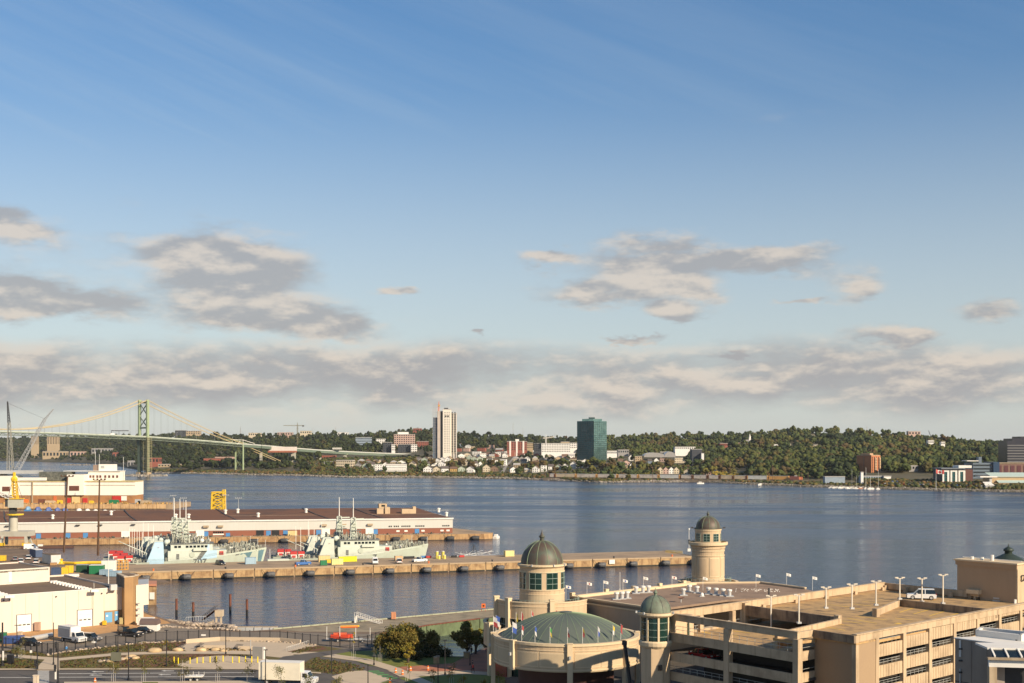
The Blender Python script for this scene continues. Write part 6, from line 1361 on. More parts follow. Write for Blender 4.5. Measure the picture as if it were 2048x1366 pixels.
# stones and boulders
items = []
for (x,y,r) in [(310,1304,1.1),(355,1302,0.9),(402,1302,1.0),(262,1316,0.9),(270,1318,0.7),(430,1301,0.8),(250,1319,0.6),(222,1324,0.7),(213,1322,0.5),(447,1303,0.6)]:
 p = G(x,y); me = blob_mesh('boulder', [(0,0,0,1,0.75,(0.5,0.36,0.2))], I2, stc, rough=0.07, seed=x); o = bpy.data.objects.new('boulder', me); C.objects.link(o); o.location = (*p, ZG+0.2*r); o.scale = (r*1.3,r,r*0.9)
 o['label'] = {310:'large pale boulder on the path, leftmost of the row by the mulch bed',355:'pointed tan boulder on the path beside the bench',402:'wide pale boulder on the path before the plaza wall',262:'tan boulder beside the grey sign board',270:'smaller tan boulder right of the sign board stones',430:'low pale boulder among the ornamental grasses',250:'flat stone under the grey sign board',222:'flat tan slab lying in the planting left of the sign board',213:'small stone at the left end of the flat slab',447:'small pale boulder right of the ornamental grasses'}[x]; o['category'] = 'boulder'
items = []
def rockline(pts, n, r0, r1, z=ZG):
 for k in range(n):
  i = rn.randrange(len(pts)-1); u_ = rn.random(); x = pts[i][0]*(1-u_)+pts[i+1][0]*u_; y = pts[i][1]*(1-u_)+pts[i+1][1]*u_; p = G(x,y+rn.uniform(-0.8,0.8),z); r = rn.uniform(r0,r1); g_ = rn.uniform(0.28,0.5); items.append((p[0],p[1],z+rn.uniform(-0.1,0.2),r*1.3,r*0.8,(g_,g_*0.8,g_*0.6)))
rockline([(95,1311),(130,1304),(290,1286),(440,1281),(560,1284),(636,1291)], 420, 0.1, 0.3)
rockline([(232,1266),(330,1254),(372,1256),(440,1258),(480,1262)], 260, 0.15, 0.4)
rockline([(330,1243),(350,1246),(375,1248),(400,1250)], 130, 0.3, 0.8, 1.6); rockline([(375,1250),(430,1250),(470,1256)], 160, 0.3, 0.7, 1.8)
rockline([(200,1323),(225,1322),(262,1317)], 60, 0.2, 0.5)
o = bpy.data.objects.new('edging_stones', blob_mesh('edging_stones', items, I1, stc, rough=0.15, seed=25)); C.objects.link(o); o['kind'] = 'stuff'; o['label'] = 'rows of pale edging stones along the fence and shore'; o['category'] = 'stones'
# retaining walls of the plaza
for (pts, h, lab) in [([(372,1287),(440,1282),(560,1284),(600,1288)],0.9,'long pale concrete retaining wall behind the plaza'),([(476,1300),(505,1300)],0.8,'short pale planter wall in the middle of the plaza'),([(408,1298),(450,1298)],0.8,'low concrete planter wall left on the plaza')]:
 P = [G(*p) for p in pts]; a0 = P[0]; t = thing('retaining_wall', lab, 'wall', (*a0, ZG))
 for a,b in zip(P[:-1],P[1:]): part('wall_section', MB().seg(a,b,0.35,ZG,ZG+h), pave, t)
# ------------------------------------------------------------------ vehicles
tyre_me = None
def wheel(par, x, y, r=0.33, w=0.24):
 global tyre_me
 if tyre_me is None:
  b = MB().lathe(0,0,[(0.62,-0.5),(0.95,-0.5),(1,-0.3),(1,0.3),(0.95,0.5),(0.62,0.5)],14); b.v=[(x_,z_,y_) for x_,y_,z_ in b.v]; ty = b.mesh('tyre'); ty.materials.append(rubber)
  b = MB().lathe(0,0,[(0.02,-0.42),(0.62,-0.46),(0.62,0.46),(0.02,0.42)],10); b.v=[(x_,z_,y_) for x_,y_,z_ in b.v]; ri = b.mesh('rim'); ri.materials.append(lgrey); tyre_me = (ty, ri)
 o = bpy.data.objects.new('wheel', tyre_me[0]); C.objects.link(o); o.parent = par; o.location = (x,y,r); o.scale = (r,w,r)
 q = bpy.data.objects.new('rim', tyre_me[1]); C.objects.link(q); q.parent = o
def paint(c): return {'white':mat('car_white',(0.72,0.71,0.68),0.3,0.0,1,coat=0.5),'black':mat('car_black',(0.012,0.012,0.014),0.2,0.0,1,coat=0.8),'silver':mat('car_silver',(0.45,0.46,0.47),0.3,0.0,1,metal=0.5),'grey':mat('car_grey',(0.12,0.13,0.14),0.25,0,1,coat=0.6),'red':mat('car_red',(0.4,0.02,0.02),0.25,0,1,coat=0.6),'blue':mat('car_blue',(0.03,0.12,0.35),0.3,0,1,coat=0.6),'orange':orange}[c]
def extr(prof, y0, y1, y0t=None, y1t=None, zt=None):
 mm = MB(); n = len(prof)
 def yy(z, s):
  if zt is None: return y0 if s<0 else y1
  f = max(0,min(1,(z-zt[0])/(zt[1]-zt[0]))); return (y0*(1-f)+y0t*f) if s<0 else (y1*(1-f)+y1t*f)
 A = [(x,yy(z,-1),z) for x,z in prof]; B = [(x,yy(z,1),z) for x,z in prof]
 mm.q(*A); mm.q(*B[::-1])
 for k in range(n): mm.q(A[k],B[k],B[(k+1)%n],A[(k+1)%n])
 return mm
def car(p, rz, kind, c, lab, z=ZG, cat=None, group=None):
 L,Wd,Hh = {'suv':(4.7,1.9,1.75),'sedan':(4.5,1.8,1.45),'pickup':(5.6,2.0,1.9),'van':(5.4,2.0,2.4),'minivan':(4.9,1.95,1.8)}[kind]
 t = thing({'suv':'parked_suv','sedan':'parked_car','pickup':'pickup_truck','van':'parked_van','minivan':'parked_minivan'}[kind], lab, cat or {'suv':'car','sedan':'car','pickup':'pickup truck','van':'van','minivan':'van'}[kind], (p[0],p[1],z), rz, group)
 x0,x1 = -L/2,L/2; b = 0.28; bl = Hh*0.55; pm = paint(c)
 if kind == 'van': body = [(x0,b),(x1-0.1,b),(x1,0.8),(x1-0.5,1.2),(x1-1.3,Hh*0.86),(x1-1.9,Hh),(x0+0.1,Hh),(x0,Hh-0.2)]
 elif kind == 'pickup': body = [(x0,b),(x1-0.05,b),(x1,0.9),(x1-0.1,1.12),(x1-1.5,1.2),(x0+2.0,1.2),(x0+1.95,1.12),(x0,1.12)]
 else: body = [(x0+0.05,b),(x1-0.05,b),(x1,0.62),(x1-0.08,bl-0.12),(x1-1.15,bl),(x0+0.25,bl+0.03),(x0,bl-0.15)]
 part('body', extr(body,-Wd/2,Wd/2,-Wd/2+0.12,Wd/2-0.12,(0.6,Hh)), pm, t, world=False)
 if kind == 'van':
  for s in (-1,1): part('side_window', MB().box(x1-2.3,x1-1.35,s*(Wd/2-0.06)-0.03,s*(Wd/2-0.06)+0.03,1.35,1.95), glassd, t, world=False)
  part('windscreen', MB().q((x1-0.52,-0.82,1.22),(x1-0.52,0.82,1.22),(x1-1.28,0.76,2.06),(x1-1.28,-0.76,2.06)), glassd, t, world=False); part('rear_window', MB().box(x0-0.03,x0+0.02,-0.7,0.7,1.35,1.95), glassd, t, world=False)
 else:
  if kind == 'pickup': cb = [(x0+2.0,1.2),(x1-1.5,1.2),(x1-2.2,Hh-0.06),(x0+2.25,Hh-0.06)]
  elif kind == 'sedan': cb = [(x0+0.5,bl),(x1-1.2,bl),(x1-1.95,Hh-0.06),(x0+1.25,Hh-0.06)]
  else: cb = [(x0+0.08,bl),(x1-1.15,bl),(x1-1.9,Hh-0.06),(x0+0.4,Hh-0.06)]
  part('windows', extr(cb,-Wd/2+0.06,Wd/2-0.06,-Wd/2+0.22,Wd/2-0.22,(bl,Hh)), glassd, t, world=False)
  r0, r1 = cb[3][0]-0.05, cb[2][0]+0.05; part('roof', MB().box(r0,r1,-Wd/2+0.2,Wd/2-0.2,Hh-0.07,Hh), pm, t, world=False)
  for xx in (cb[0][0]*0.5+cb[1][0]*0.5,):
   for s in (-1,1): part('door_pillar', MB().q((xx-0.06,s*(Wd/2-0.05),bl),(xx+0.06,s*(Wd/2-0.05),bl),(xx+0.06,s*(Wd/2-0.2),Hh-0.05),(xx-0.06,s*(Wd/2-0.2),Hh-0.05)), pm, t, world=False)
 for s in (-1,1):
  part('headlight', MB().box(x1-0.12,x1+0.02,s*(Wd/2-0.3)-0.18,s*(Wd/2-0.3)+0.18,0.62,0.78), white, t, world=False); part('taillight', MB().box(x0-0.02,x0+0.08,s*(Wd/2-0.2)-0.12,s*(Wd/2-0.2)+0.12,0.75,0.95), redp, t, world=False)
  part('wing_mirror', MB().box(cb[1][0]-0.5 if kind!='van' else x1-1.4,(cb[1][0]-0.3) if kind!='van' else x1-1.2,s*(Wd/2+0.1)-0.1,s*(Wd/2+0.1)+0.1,bl,bl+0.18), pm, t, world=False)
  for xx in (x0+0.85,x1-0.9): wheel(t, xx, s*(Wd/2-0.1), 0.36 if kind!='sedan' else 0.32)
 part('bumper', MB().box(x1-0.1,x1+0.06,-Wd/2+0.1,Wd/2-0.1,0.3,0.5), dgrey, t, world=False); part('bumper', MB().box(x0-0.06,x0+0.1,-Wd/2+0.1,Wd/2-0.1,0.3,0.5), dgrey, t, world=False)
 return t
# yard and lot vehicles
for (px,py,rz,kd,c,lab) in [(42,1126,1.9,'suv','white','white hatchback in the dock yard, nearest the grey site office'),(57,1119,1.9,'suv','white','white hatchback parked furthest back in the dock yard row'),(30,1121,2.0,'sedan','silver','silver car in the dock yard beside the portal crane'),(73,1127,1.8,'suv','white','white jeep-like car right of the other yard cars'),(62,1098.8,0.2,'van','white','white van behind the navy trailer by the basin'),
 (181,1282,-0.35,'minivan','grey','dark grey minivan nose to the box truck in the lot'),(262,1273,-0.45,'pickup','black','black pickup truck towing by the fence in the lot'),(60,1291,-0.4,'suv','black','black SUV behind the fence at the left of the lot'),(250,1268,-0.9,'suv','black','black SUV parked beside the black pickup truck'),(287,1266,-0.3,'sedan','black','low black car in front of the white shed')]:
 car(G(px,py), rz, kd, c, lab)
for (px,d,rz,kd,c,lab) in [(441,19,-1.2,'suv','black','black SUV alone on the jetty below the camouflaged bow'),(750,6,-1.7,'van','white','white van seen from behind on the jetty'),(798,6.5,1.45,'minivan','white','small white van beyond the first, centre of the jetty'),(839,9,0.3,'pickup','white','white pickup with open doors on the jetty'),(606,9.5,0.2,'pickup','blue','blue tow tractor beside the green skip on the jetty')]:
 car(jet(px,d), RJ+rz, kd, c, lab, z=ZJ)
# box truck in the lot
def box_truck(p, rz, lab, L, bc, cc, Hb=3.5, z=ZG, rear=True, cs=1.0):
 t = thing('box_truck', lab, 'truck', (p[0],p[1],z), rz)
 part('cargo_box', MB().box(-L/2,L/2,-1.25,1.25,0.95,Hb), bc, t, world=False); part('box_roof', MB().box(-L/2-0.03,L/2+0.03,-1.28,1.28,Hb,Hb+0.06), white, t, world=False); part('chassis', MB().box(-L/2+0.2,L/2+1.8,-0.6,0.6,0.55,0.94), dgrey, t, world=False)
 if rear:
  part('rear_frame', MB().box(-L/2-0.06,-L/2,-1.27,1.27,0.9,Hb), lgrey, t, world=False); part('side_shade_panel', MB().box(-L/2+0.25,L/2-0.25,-1.31,-1.25,1.2,Hb-0.45), mat('truck_door_shade_grey', (0.33,0.32,0.32), 0.6), t, world=False); part('rear_door', MB().box(-L/2-0.1,-L/2-0.06,-1.05,1.05,1.05,Hb-0.5), mat('truck_door_shade_grey', (0.33,0.32,0.32), 0.6), t, world=False)  # side panel coloured grey to stand in for shade on that flank
 cab = [(L/2+0.1,0.5),(L/2+2.6,0.5),(L/2+2.7,1.3),(L/2+1.7,1.45),(L/2+1.2,2.35),(L/2+0.1,2.4)]
 part('cab', extr(cab,-1.05,1.05), cc, t, world=False); part('windscreen', MB().q((L/2+1.72,-0.95,1.5),(L/2+1.72,0.95,1.5),(L/2+1.26,0.9,2.28),(L/2+1.26,-0.9,2.28)), glassd, t, world=False)
 for s in (-1,1):
  part('side_window', MB().box(L/2+0.4,L/2+1.2,s*1.06-0.02,s*1.06+0.02,1.5,2.2), glassd, t, world=False); part('headlight', MB().box(L/2+2.62,L/2+2.72,s*0.75-0.15,s*0.75+0.15,0.8,1.05), white, t, world=False); part('wing_mirror', MB().box(L/2+1.2,L/2+1.35,s*1.25-0.1,s*1.25+0.1,1.5,2.0), dgrey, t, world=False)
  for xx in (-L/2+1.4,L/2+1.6): wheel(t, xx, s*0.98, 0.45, 0.3)
 part('grille', MB().box(L/2+2.66,L/2+2.73,-0.5,0.5,0.65,1.15), lgrey, t, world=False)
 return t
box_truck(G(139,1283), -0.68, 'white box truck with grey rear door and shade-grey side angled in the fenced lot', 4.8, mat('box_white', (0.66,0.64,0.6), 0.5), paint('white'), 3.4)
tp = at(557,1366,228); box_truck((tp.x,231), -0.16, 'long white box truck driving right along the near road', 7.6, mat('box_cream', (0.72,0.66,0.52), 0.5), paint('white'), 4.0, z=2.96, rear=False)
# white flatbed trailer lower left of the truck
p = G(390,1362); t = thing('flatbed_trailer', 'white flatbed trailer with raised stakes at the bottom of the road', 'trailer', (*p,2.95), 0.05)
part('bed', MB().box(-1.6,1.5,-1.0,1.0,0.8,0.95), white, t, world=False);
for x_ in (-1.55,-0.5,0.5,1.45): part('stake', MB().tube((x_,1.0,0.9),(x_,1.0,1.5),0.04,4), white, t, world=False); part('stake', MB().tube((x_,-1.0,0.9),(x_,-1.0,1.35),0.04,4), white, t, world=False)
for s in (-1,1): wheel(t,0.6,s*0.9,0.33); wheel(t,-0.6,s*0.9,0.33)
# red boat on trailer, on the wharf side of the fence
p = G(684,1283); t = thing('boat_on_trailer', 'bright red-orange boat resting on a trailer behind the fence', 'boat', (*p,ZG), 0.05)
part('hull', MB().prism([(-2.4,-0.9),(1.4,-0.95),(2.4,0),(1.4,0.95),(-2.4,0.9)],0.8,1.6), mat('boat_red', (0.48,0.05,0.02), 0.5), t, world=False); part('cover', MB().prism([(-1.8,-0.6),(1.0,-0.6),(1.0,0.6),(-1.8,0.6)],1.6,1.95), mat('boat_cover', (0.55,0.12,0.05), 0.6), t, world=False); part('trailer_frame', MB().box(-3.4,4.4,-0.5,0.5,0.55,0.7), lgrey, t, world=False)
for s in (-1,1): wheel(t,-0.8,s*0.9,0.33)
for x_ in (-3.2,-0.4): part('guide_post', MB().tube((x_,-0.95,0.6),(x_,-0.95,3.4),0.07,5), white, t, world=False)
p = G(726,1284); t = thing('boat_trailer', 'empty pale boat trailer right of the red boat', 'trailer', (*p,ZG), 0.0); part('frame', MB().box(-3.2,3,-0.5,-0.35,0.5,0.65).box(-3.2,3,0.35,0.5,0.5,0.65), lgrey, t, world=False); part('cross_member', MB().box(-0.1,0.1,-0.9,0.9,0.45,0.6), lgrey, t, world=False)
for s in (-1,1): wheel(t,0.0,s*0.9,0.33)
for x_ in (-1.5,1.6): part('guide_post', MB().tube((x_,-0.7,0.6),(x_,-0.7,3.2),0.07,5), white, t, world=False)
# ------------------------------------------------------------------ warehouse at left
wa = V2(G(-60,1272,3)); wb = V2(G(247,1245.5,3)); wd = (wb-wa).normalized(); wn = Vector((-wd.y, wd.x)); LW = (wb-wa).length
whm = mat('warehouse_white', (0.64,0.55,0.455), 0.75, 0.08, 0.15, streak=0.18, col2=(0.58,0.48,0.35)); whs = mat('warehouse_seam', (0.5,0.43,0.33), 0.8)
rfm = mat('gravel_roof', (0.17,0.115,0.07), 0.95, 0.35, 0.15, col2=(0.11,0.08,0.055), fine=0.2)
def wbx(s0,s1,d0,d1,z0,z1): return MB().prism([wa+wd*s0+wn*d0,wa+wd*s1+wn*d0,wa+wd*s1+wn*d1,wa+wd*s0+wn*d1],z0,z1)
def ws(px, d=0): t_ = (px-1024)/F; a = wa+wn*d; return (a.x-t_*a.y)/(t_*wd.y-wd.x)
zr = H-(1181-HZ)/F*308; DW = 40
t = thing('warehouse', 'low cream-white warehouse with gravel roof and two roller doors', 'warehouse', (*wa,ZG))
for k in range(int(LW/3.05)+1):
 a = k*3.05; part('wall_panel', wbx(a+0.02,min(LW,a+3.03),0,0.3,ZG,zr+0.35), whm, t)
part('back_wall', wbx(0,LW,DW-0.3,DW,ZG,zr+0.4), whm, t); part('side_wall', wbx(LW-0.3,LW,0.3,DW-0.3,ZG,zr+0.4), whm, t); part('roof', wbx(0,LW-0.3,0.3,DW-0.3,zr-0.3,zr-0.02), rfm, t)
part('roof_edge', wbx(0,LW,-0.05,0.35,zr+0.35,zr+0.5), white, t)
for (p0,p1) in (((ws(118,16),16),(ws(198,2),2)),((-8,8),(ws(25,1.5),1.5))):
 a = wa+wd*p0[0]+wn*p0[1] if False else None
# stepped curb of white blocks crossing the roof
for ln,(q0,q1,n_) in enumerate([(gp(104,1163,zr+0.2),gp(192,1182.5,zr+0.2),14),(gp(-30,1180,zr+0.2),gp(22,1194.5,zr+0.2),8)]):
 for k in range(n_):
  c_ = q0+(q1-q0)*(k+0.5)/n_; part('roof_curb_block', MB().ob(c_.x,c_.y,zr-0.02,zr+0.5,(q1-q0).length/n_*0.86,0.8,math.atan2(wd.y,wd.x)), white, t)
for px0,px1,yt in ((34,62,1227),(155,184,1217)):
 s0,s1 = ws(px0),ws(px1); zt = ZG+3.9; part('door_recess', wbx(s0-0.15,s1+0.15,-0.06,0.02,ZG,zt+0.12), dgrey, t); d_ = part('roller_door', wbx(s0,s1,-0.12,-0.06,ZG,zt), mat('door_white', (0.74,0.72,0.67), 0.5), t)
 for k in range(3): x_=s0+(s1-s0)*(0.2+0.3*k); part('door_window', wbx(x_-0.35,x_+0.35,-0.16,-0.11,ZG+1.5,ZG+1.75), glassd, d_)
 for k in range(1,4): part('door_seam', wbx(s0,s1,-0.14,-0.12,ZG+k*0.95,ZG+k*0.95+0.04), lgrey, d_)
s0,s1 = ws(208),ws(246); part('entrance_recess', wbx(s0,s1,-0.06,0.02,ZG,ZG+3.3), mat('recess_tan', (0.28,0.19,0.10), 0.8), t)
part('blue_door', wbx(ws(210),ws(224),-0.12,-0.06,ZG+0.5,ZG+2.9), mat('door_blue', (0.12,0.33,0.55), 0.5), t); part('blue_door', wbx(ws(229),ws(237),-0.12,-0.06,ZG+0.7,ZG+3.0), mat('door_blue', (0.12,0.33,0.55), 0.5), t)
part('door_notice', wbx(ws(212),ws(215.5),-0.16,-0.12,ZG+1.9,ZG+2.3), white, t); part('door_notice', wbx(ws(231),ws(234),-0.16,-0.12,ZG+2.0,ZG+2.3), white, t)
for px in (7,19,112,203,214): s_=ws(px); part('wall_lamp', wbx(s_-0.14,s_+0.14,-0.35,0,zr-0.8,zr-0.55), dgrey, t)
for px in (44.5,): pass
part('downpipe', wbx(ws(185.5),ws(186.5),-0.15,0,ZG,zr), whs, t)
rp = gp(217,1168,zr); part('aerial_mast', MB().tube((rp.x,rp.y,zr),(rp.x,rp.y,zr+(1168-1103)/F*rp.y),0.12,6,0.05), white, t); rp = gp(188,1177,zr); part('thin_aerial', MB().tube((rp.x,rp.y,zr),(rp.x,rp.y,zr+1.4),0.05,4), white, t)
rp = gp(224,1181,zr); part('roof_unit', MB().ob(rp.x,rp.y+1,zr,zr+1.35,1.5,1.2,0.6), lgrey, t)
# rear white block with higher wall
q0 = gp(-60,1174,zr); q1 = gp(97,1163,zr); dd = V2(q1)-V2(q0); zz = H-(1136.5-HZ)/F*q1.y
t = thing('warehouse_block', 'higher cream-white warehouse block with small white door behind the front roof', 'warehouse', (*q0[:2],ZG))
part('wall', MB().seg(q0,q1,0.3,ZG,zz+0.3), mat('block_wall', (0.60,0.56,0.47), 0.75, 0.1, 0.2), t); nn = Vector((-dd.y,dd.x)).normalized(); e1 = V2(q1)+nn*20; e0 = V2(q0)+nn*20
part('end_wall', MB().seg(e1,q1,0.3,ZG,zz+0.3), whm, t); part('back_wall', MB().seg(e1,e0,0.3,ZG,zz+0.3), whm, t); part('roof', MB().prism([V2(q0),V2(q1),e1,e0],zz-0.4,zz), rfm, t); part('white_door', MB().seg(V2(q0)+dd*(75/157),V2(q0)+dd*(82/157),0.08,zr+0.5,zr+3.1,-0.1), white, t)
# tan stair tower with dark left face and white annexe
def vpx(px, Y): return Vector(((px-1024)/F*Y, Y))
Yt = 308.5; zt = H-(1155-HZ)/F*Yt; a=vpx(249,Yt); b=vpx(266.5,Yt+1.5); c=vpx(276.5,Yt+5); d=vpx(262,Yt+8); e=vpx(233.5,Yt+8.5)
t = thing('stair_tower', 'tan rendered stair tower with dark left face at the warehouse corner', 'tower', (a.x,a.y,ZG))
tanm = mat('tower_tan', (0.36,0.215,0.095), 0.85, 0.2, 0.2, streak=0.3, col2=(0.26,0.15,0.07))
part('shaft', MB().prism([a,b,c,d,e],ZG,zt), tanm, t); part('coping', MB().prism([a+Vector((-0.1,-0.15)),b+Vector((0.1,-0.15)),c+Vector((0.2,0)),d+Vector((0,0.2)),e+Vector((-0.2,0.1))],zt,zt+0.25), pave, t); part('cap_recess', MB().prism([a*0.997+Vector((0.6,1.4)),b+Vector((0,1)),c+Vector((-0.8,0)),d+Vector((0,-0.6)),e+Vector((1,-0.5))],zt+0.25,zt+0.27), rfm, t)
nn = (a-e).normalized(); part('dark_panel', MB().seg(e+Vector((-0.02,0)),a+Vector((-0.02,0)),0.06,zr+0.5,zt-0.15,-0.08), mat('dark_brown_panel', (0.06,0.05,0.045), 0.6), t); mp_=(e*0.45+a*0.55); part('panel_window', MB().ob(mp_.x-0.12,mp_.y,zr+1.4,zr+3.3,0.12,0.5,math.atan2(nn.y,nn.x)-1.57), glassd, t)
ya=311.5; t = thing('annexe', 'white annexe hanging over the quay right of the tan stair tower', 'annexe', (vpx(287,ya).x,ya,ZG)); za = H-(1171-HZ)/F*ya
part('upper_wall', MB().prism([vpx(272,ya),vpx(297.5,ya+3),vpx(297.5,ya+16),vpx(276,ya+14)],H-(1212-HZ)/F*ya,za), whm, t); part('lower_wall', MB().prism([vpx(272,ya+0.2),vpx(287,ya+1.6),vpx(287,ya+14),vpx(276,ya+13)],ZG,H-(1212-HZ)/F*ya), whm, t); part('roof', MB().prism([vpx(273,ya+0.5),vpx(297,ya+3.3),vpx(297,ya+15.5),vpx(277,ya+13.5)],za,za+0.06), lgrey, t)
for k in range(3): part('ladder_light', MB().box(vpx(277,ya).x-0.3,vpx(277,ya).x+0.3,ya-0.4,ya,ZG+2+k*1.3,ZG+2.3+k*1.3), lgrey, t)
yq=372; t = thing('mooring_dolphin', 'orange-topped mooring platform just right of the white annexe', 'dolphin', (vpx(305,yq).x,yq,0)); part('wall', MB().prism([vpx(296,yq),vpx(313,yq),vpx(313,yq+8),vpx(296,yq+8)],-1,H-(1170-HZ)/F*yq-0.3), wallc, t); part('rim', MB().prism([vpx(296,yq-0.4),vpx(313.5,yq-0.4),vpx(313.5,yq+9),vpx(296,yq+9)],H-(1170-HZ)/F*yq-0.3,H-(1170-HZ)/F*yq+0.3), mat('rim_salmon', (0.5,0.22,0.13), 0.8), t); part('white_board', MB().prism([vpx(299,yq-0.5),vpx(309,yq-0.5),vpx(309,yq-0.42),vpx(299,yq-0.42)],1.6,3.6), white, t)
# yard containers, trailers and skips
def ybox(px, py, l, w, h, m_, rz, nm, lab, cat, roof=None, z=ZG):
 p = G(px,py,z); t = thing(nm, lab, cat, (*p,z), rz); part('body', MB().box(-l/2,l/2,-w/2,w/2,0.15,h), m_, t, world=False); part('top', MB().box(-l/2-0.05,l/2+0.05,-w/2-0.05,w/2+0.05,h,h+0.12), roof or m_, t, world=False); part('base_frame', MB().box(-l/2+0.1,l/2-0.1,-w/2+0.1,w/2-0.1,0,0.15), dgrey, t, world=False)
 n_ = max(3,int(l/0.8))
 for k in range(n_): part('panel_rib', MB().box(-l/2+(k+0.5)*l/n_-0.05,-l/2+(k+0.5)*l/n_+0.05,-w/2-0.06,-w/2,0.2,h-0.05), m_, t, world=False)
 for e in (-1,1): part('end_panel', MB().box(e*l/2-(0.06 if e<0 else 0),e*l/2+(0.06 if e>0 else 0),-w/2+0.15,w/2-0.15,0.3,h-0.2), m_, t, world=False)
 return t
navy = mat('navy_container', (0.05,0.08,0.15), 0.6); lbl = mat('pale_blue_container', (0.30,0.42,0.50), 0.6)
t = ybox(103,1127,9.0,3.6,3.4,lgrey,2.25,'site_office','pale site office trailer with dark roof in the dock yard','site office',rfm)
ybox(72,1114,8,2.6,3.0,navy,2.2,'trailer','navy blue trailer behind the pale site office','trailer',white)
ybox(113,1152,3.0,2.5,2.6,navy,0.2,'shipping_container','navy container with white labels left of the yellow bins','container'); ybox(128,1151,2.6,2.4,2.6,yellow,0.2,'skip_bin','yellow bin right of the navy container','bin'); ybox(139,1146,2.4,2.2,2.4,yellow,0.2,'skip_bin','second yellow bin, further back by the tyres','bin')
ybox(143,1154,4.5,2.2,0.8,white,0.4,'flat_cover','low white sloping cover before the yellow bins','cover'); ybox(194,1148,4.4,3.0,3.0,greenp,0.05,'shipping_container','green container with white roof behind the warehouse','container',white); ybox(165,1145,3.6,2.4,2.6,mat('dark_green', (0.02,0.07,0.04), 0.6),0.0,'generator','dark green machine box left of the white-roofed container','generator',lgrey)
ybox(218,1143,4.4,3.0,3.8,white,0.1,'site_cabin','tall white cabin beside the orange racks','cabin',lgrey); ybox(228,1153,4.2,2.6,1.7,lbl,-0.15,'shipping_container','pale blue container in front of the tall white cabin','container'); ybox(212,1150,3.6,2.4,1.7,lbl,-0.15,'shipping_container','second pale blue container left of the first','container')
ybox(107,1131,2.2,1.6,0.9,mat('cardboard', (0.38,0.22,0.10), 0.8),0.3,'crate','small brown crate at the foot of the site office','crate'); ybox(178,1147,1.0,1.0,2.4,black,0.1,'stacked_tyres','black stacked tyres beside the green container','tyres'); ybox(3,1122,3,2,2,yellow,0.1,'skip_bin','yellow bin cut by the left edge by the crane','bin')
p = G(244,1140); t = thing('rack', 'orange open steel racks stacked at the landward end of the jetty', 'rack', (*p,ZG), 0.1); otm = mat('rack_orange', (0.62,0.33,0.07), 0.6)
for k in range(5):
 x_ = -2+k*1.0
 for y_ in (-0.8,0.8): part('post', MB().box(x_-0.07,x_+0.07,y_-0.07,y_+0.07,0,3.4), otm, t, world=False)
for z_ in (0.2,1.3,2.4,3.4):
 for y_ in (-0.8,0.8): part('rail', MB().box(-2,2,y_-0.06,y_+0.06,z_-0.08,z_+0.08), otm, t, world=False)
ybx = MB();
hose([(*G(126,1128),ZG+0.5),(*G(150,1129),ZG+0.5),(*G(175,1128),ZG+0.5),(*G(205,1127.5),ZG+0.5),(*G(232,1127),ZG+0.5)], 0.5, yellow, 'yellow oil boom laid along the quay edge at the head of the basin')
p = G(122,1128); t = thing('mooring_bollard', 'bulky yellow bollard at the foot of the left brown mast', 'bollard', (*p,ZG)); part('body', MB().lathe(0,0,[(1.0,0),(0.9,0.8),(0.5,1.2),(0.8,1.8),(0.05,2.0)],10), yellow, t, world=False); part('base_plate', MB().box(-1.4,1.4,-1,1,0,0.3), yellow, t, world=False)
p = G(70,1099,1.2); t = thing('barge', 'long dark low barge moored at the head of the basin', 'barge', (*gp(95,1096,0)[:2],0), 0.2); part('hull', MB().box(-11,11,-2.2,2.2,-0.4,0.9), mat('barge_dark', (0.10,0.05,0.035), 0.8), t, world=False); part('deck_box', MB().box(-4,-2,-1,1,0.9,1.7), white, t, world=False)
p = G(48,1291); t = thing('silver_pipe', 'large silver pipe lying on the lot behind the black SUV', 'pipe', (*G(86,1279),ZG)); a=Vector((*G(62,1284),ZG+0.7)); b=Vector((*G(104,1276),ZG+0.7)); part('pipe', MB().tube(a,b,0.55,14), lgrey, t, smooth=False); part('cradle', MB().ob((a.x+b.x)/2,(a.y+b.y)/2,ZG,ZG+0.25,3,0.8,0.6), dgrey, t)
ybox(40,1258+17,0.9,0.9,1.2,pave,0,'gas_bottle','cream bollard tank left of the left roller door','tank'); ybox(75,1262,1.1,1.1,1.9,mat('tank_tan', (0.42,0.28,0.2), 0.8),0,'tank','tan drum tank against the warehouse wall right of the left door','tank'); ybox(1,1283,2.4,1.6,1.8,greenp,0.2,'skip_bin','green bin at the left edge behind the pole','bin'); ybox(28,1287,4,2,1.5,mat('skip_blue', (0.03,0.07,0.22), 0.6),0.2,'skip_bin','blue skip left of the black SUV','bin')
ybox(243,1249,0.8,0.8,1.5,mat('bin_cream', (0.5,0.42,0.2), 0.6),0,'bin','cream bin by the entrance of the stair tower','bin'); ybox(209,1251,0.8,0.8,1.0,yellow,0,'bin','yellow bin under the blue doors','bin')
# small white shed with dark gable roof
p = G(300,1261); t = thing('boat_shed', 'small white shed with dark gambrel roof on the lot', 'shed', (*p,ZG), -0.05); part('wall', MB().box(-2.0,2.0,-1.2,1.2,0,1.5), white, t, world=False); part('roof', extr([(-1.35,1.5),(-1.1,2.3),(0,2.8),(1.1,2.3),(1.35,1.5)],-2.1,2.1), mat('shed_roof', (0.14,0.10,0.09), 0.9), t, world=False).rotation_euler = (0,0,math.pi/2)
ybox(292,1250,3.6,2.2,1.6,white,0.0,'camper','white camper shell behind the small shed','camper')
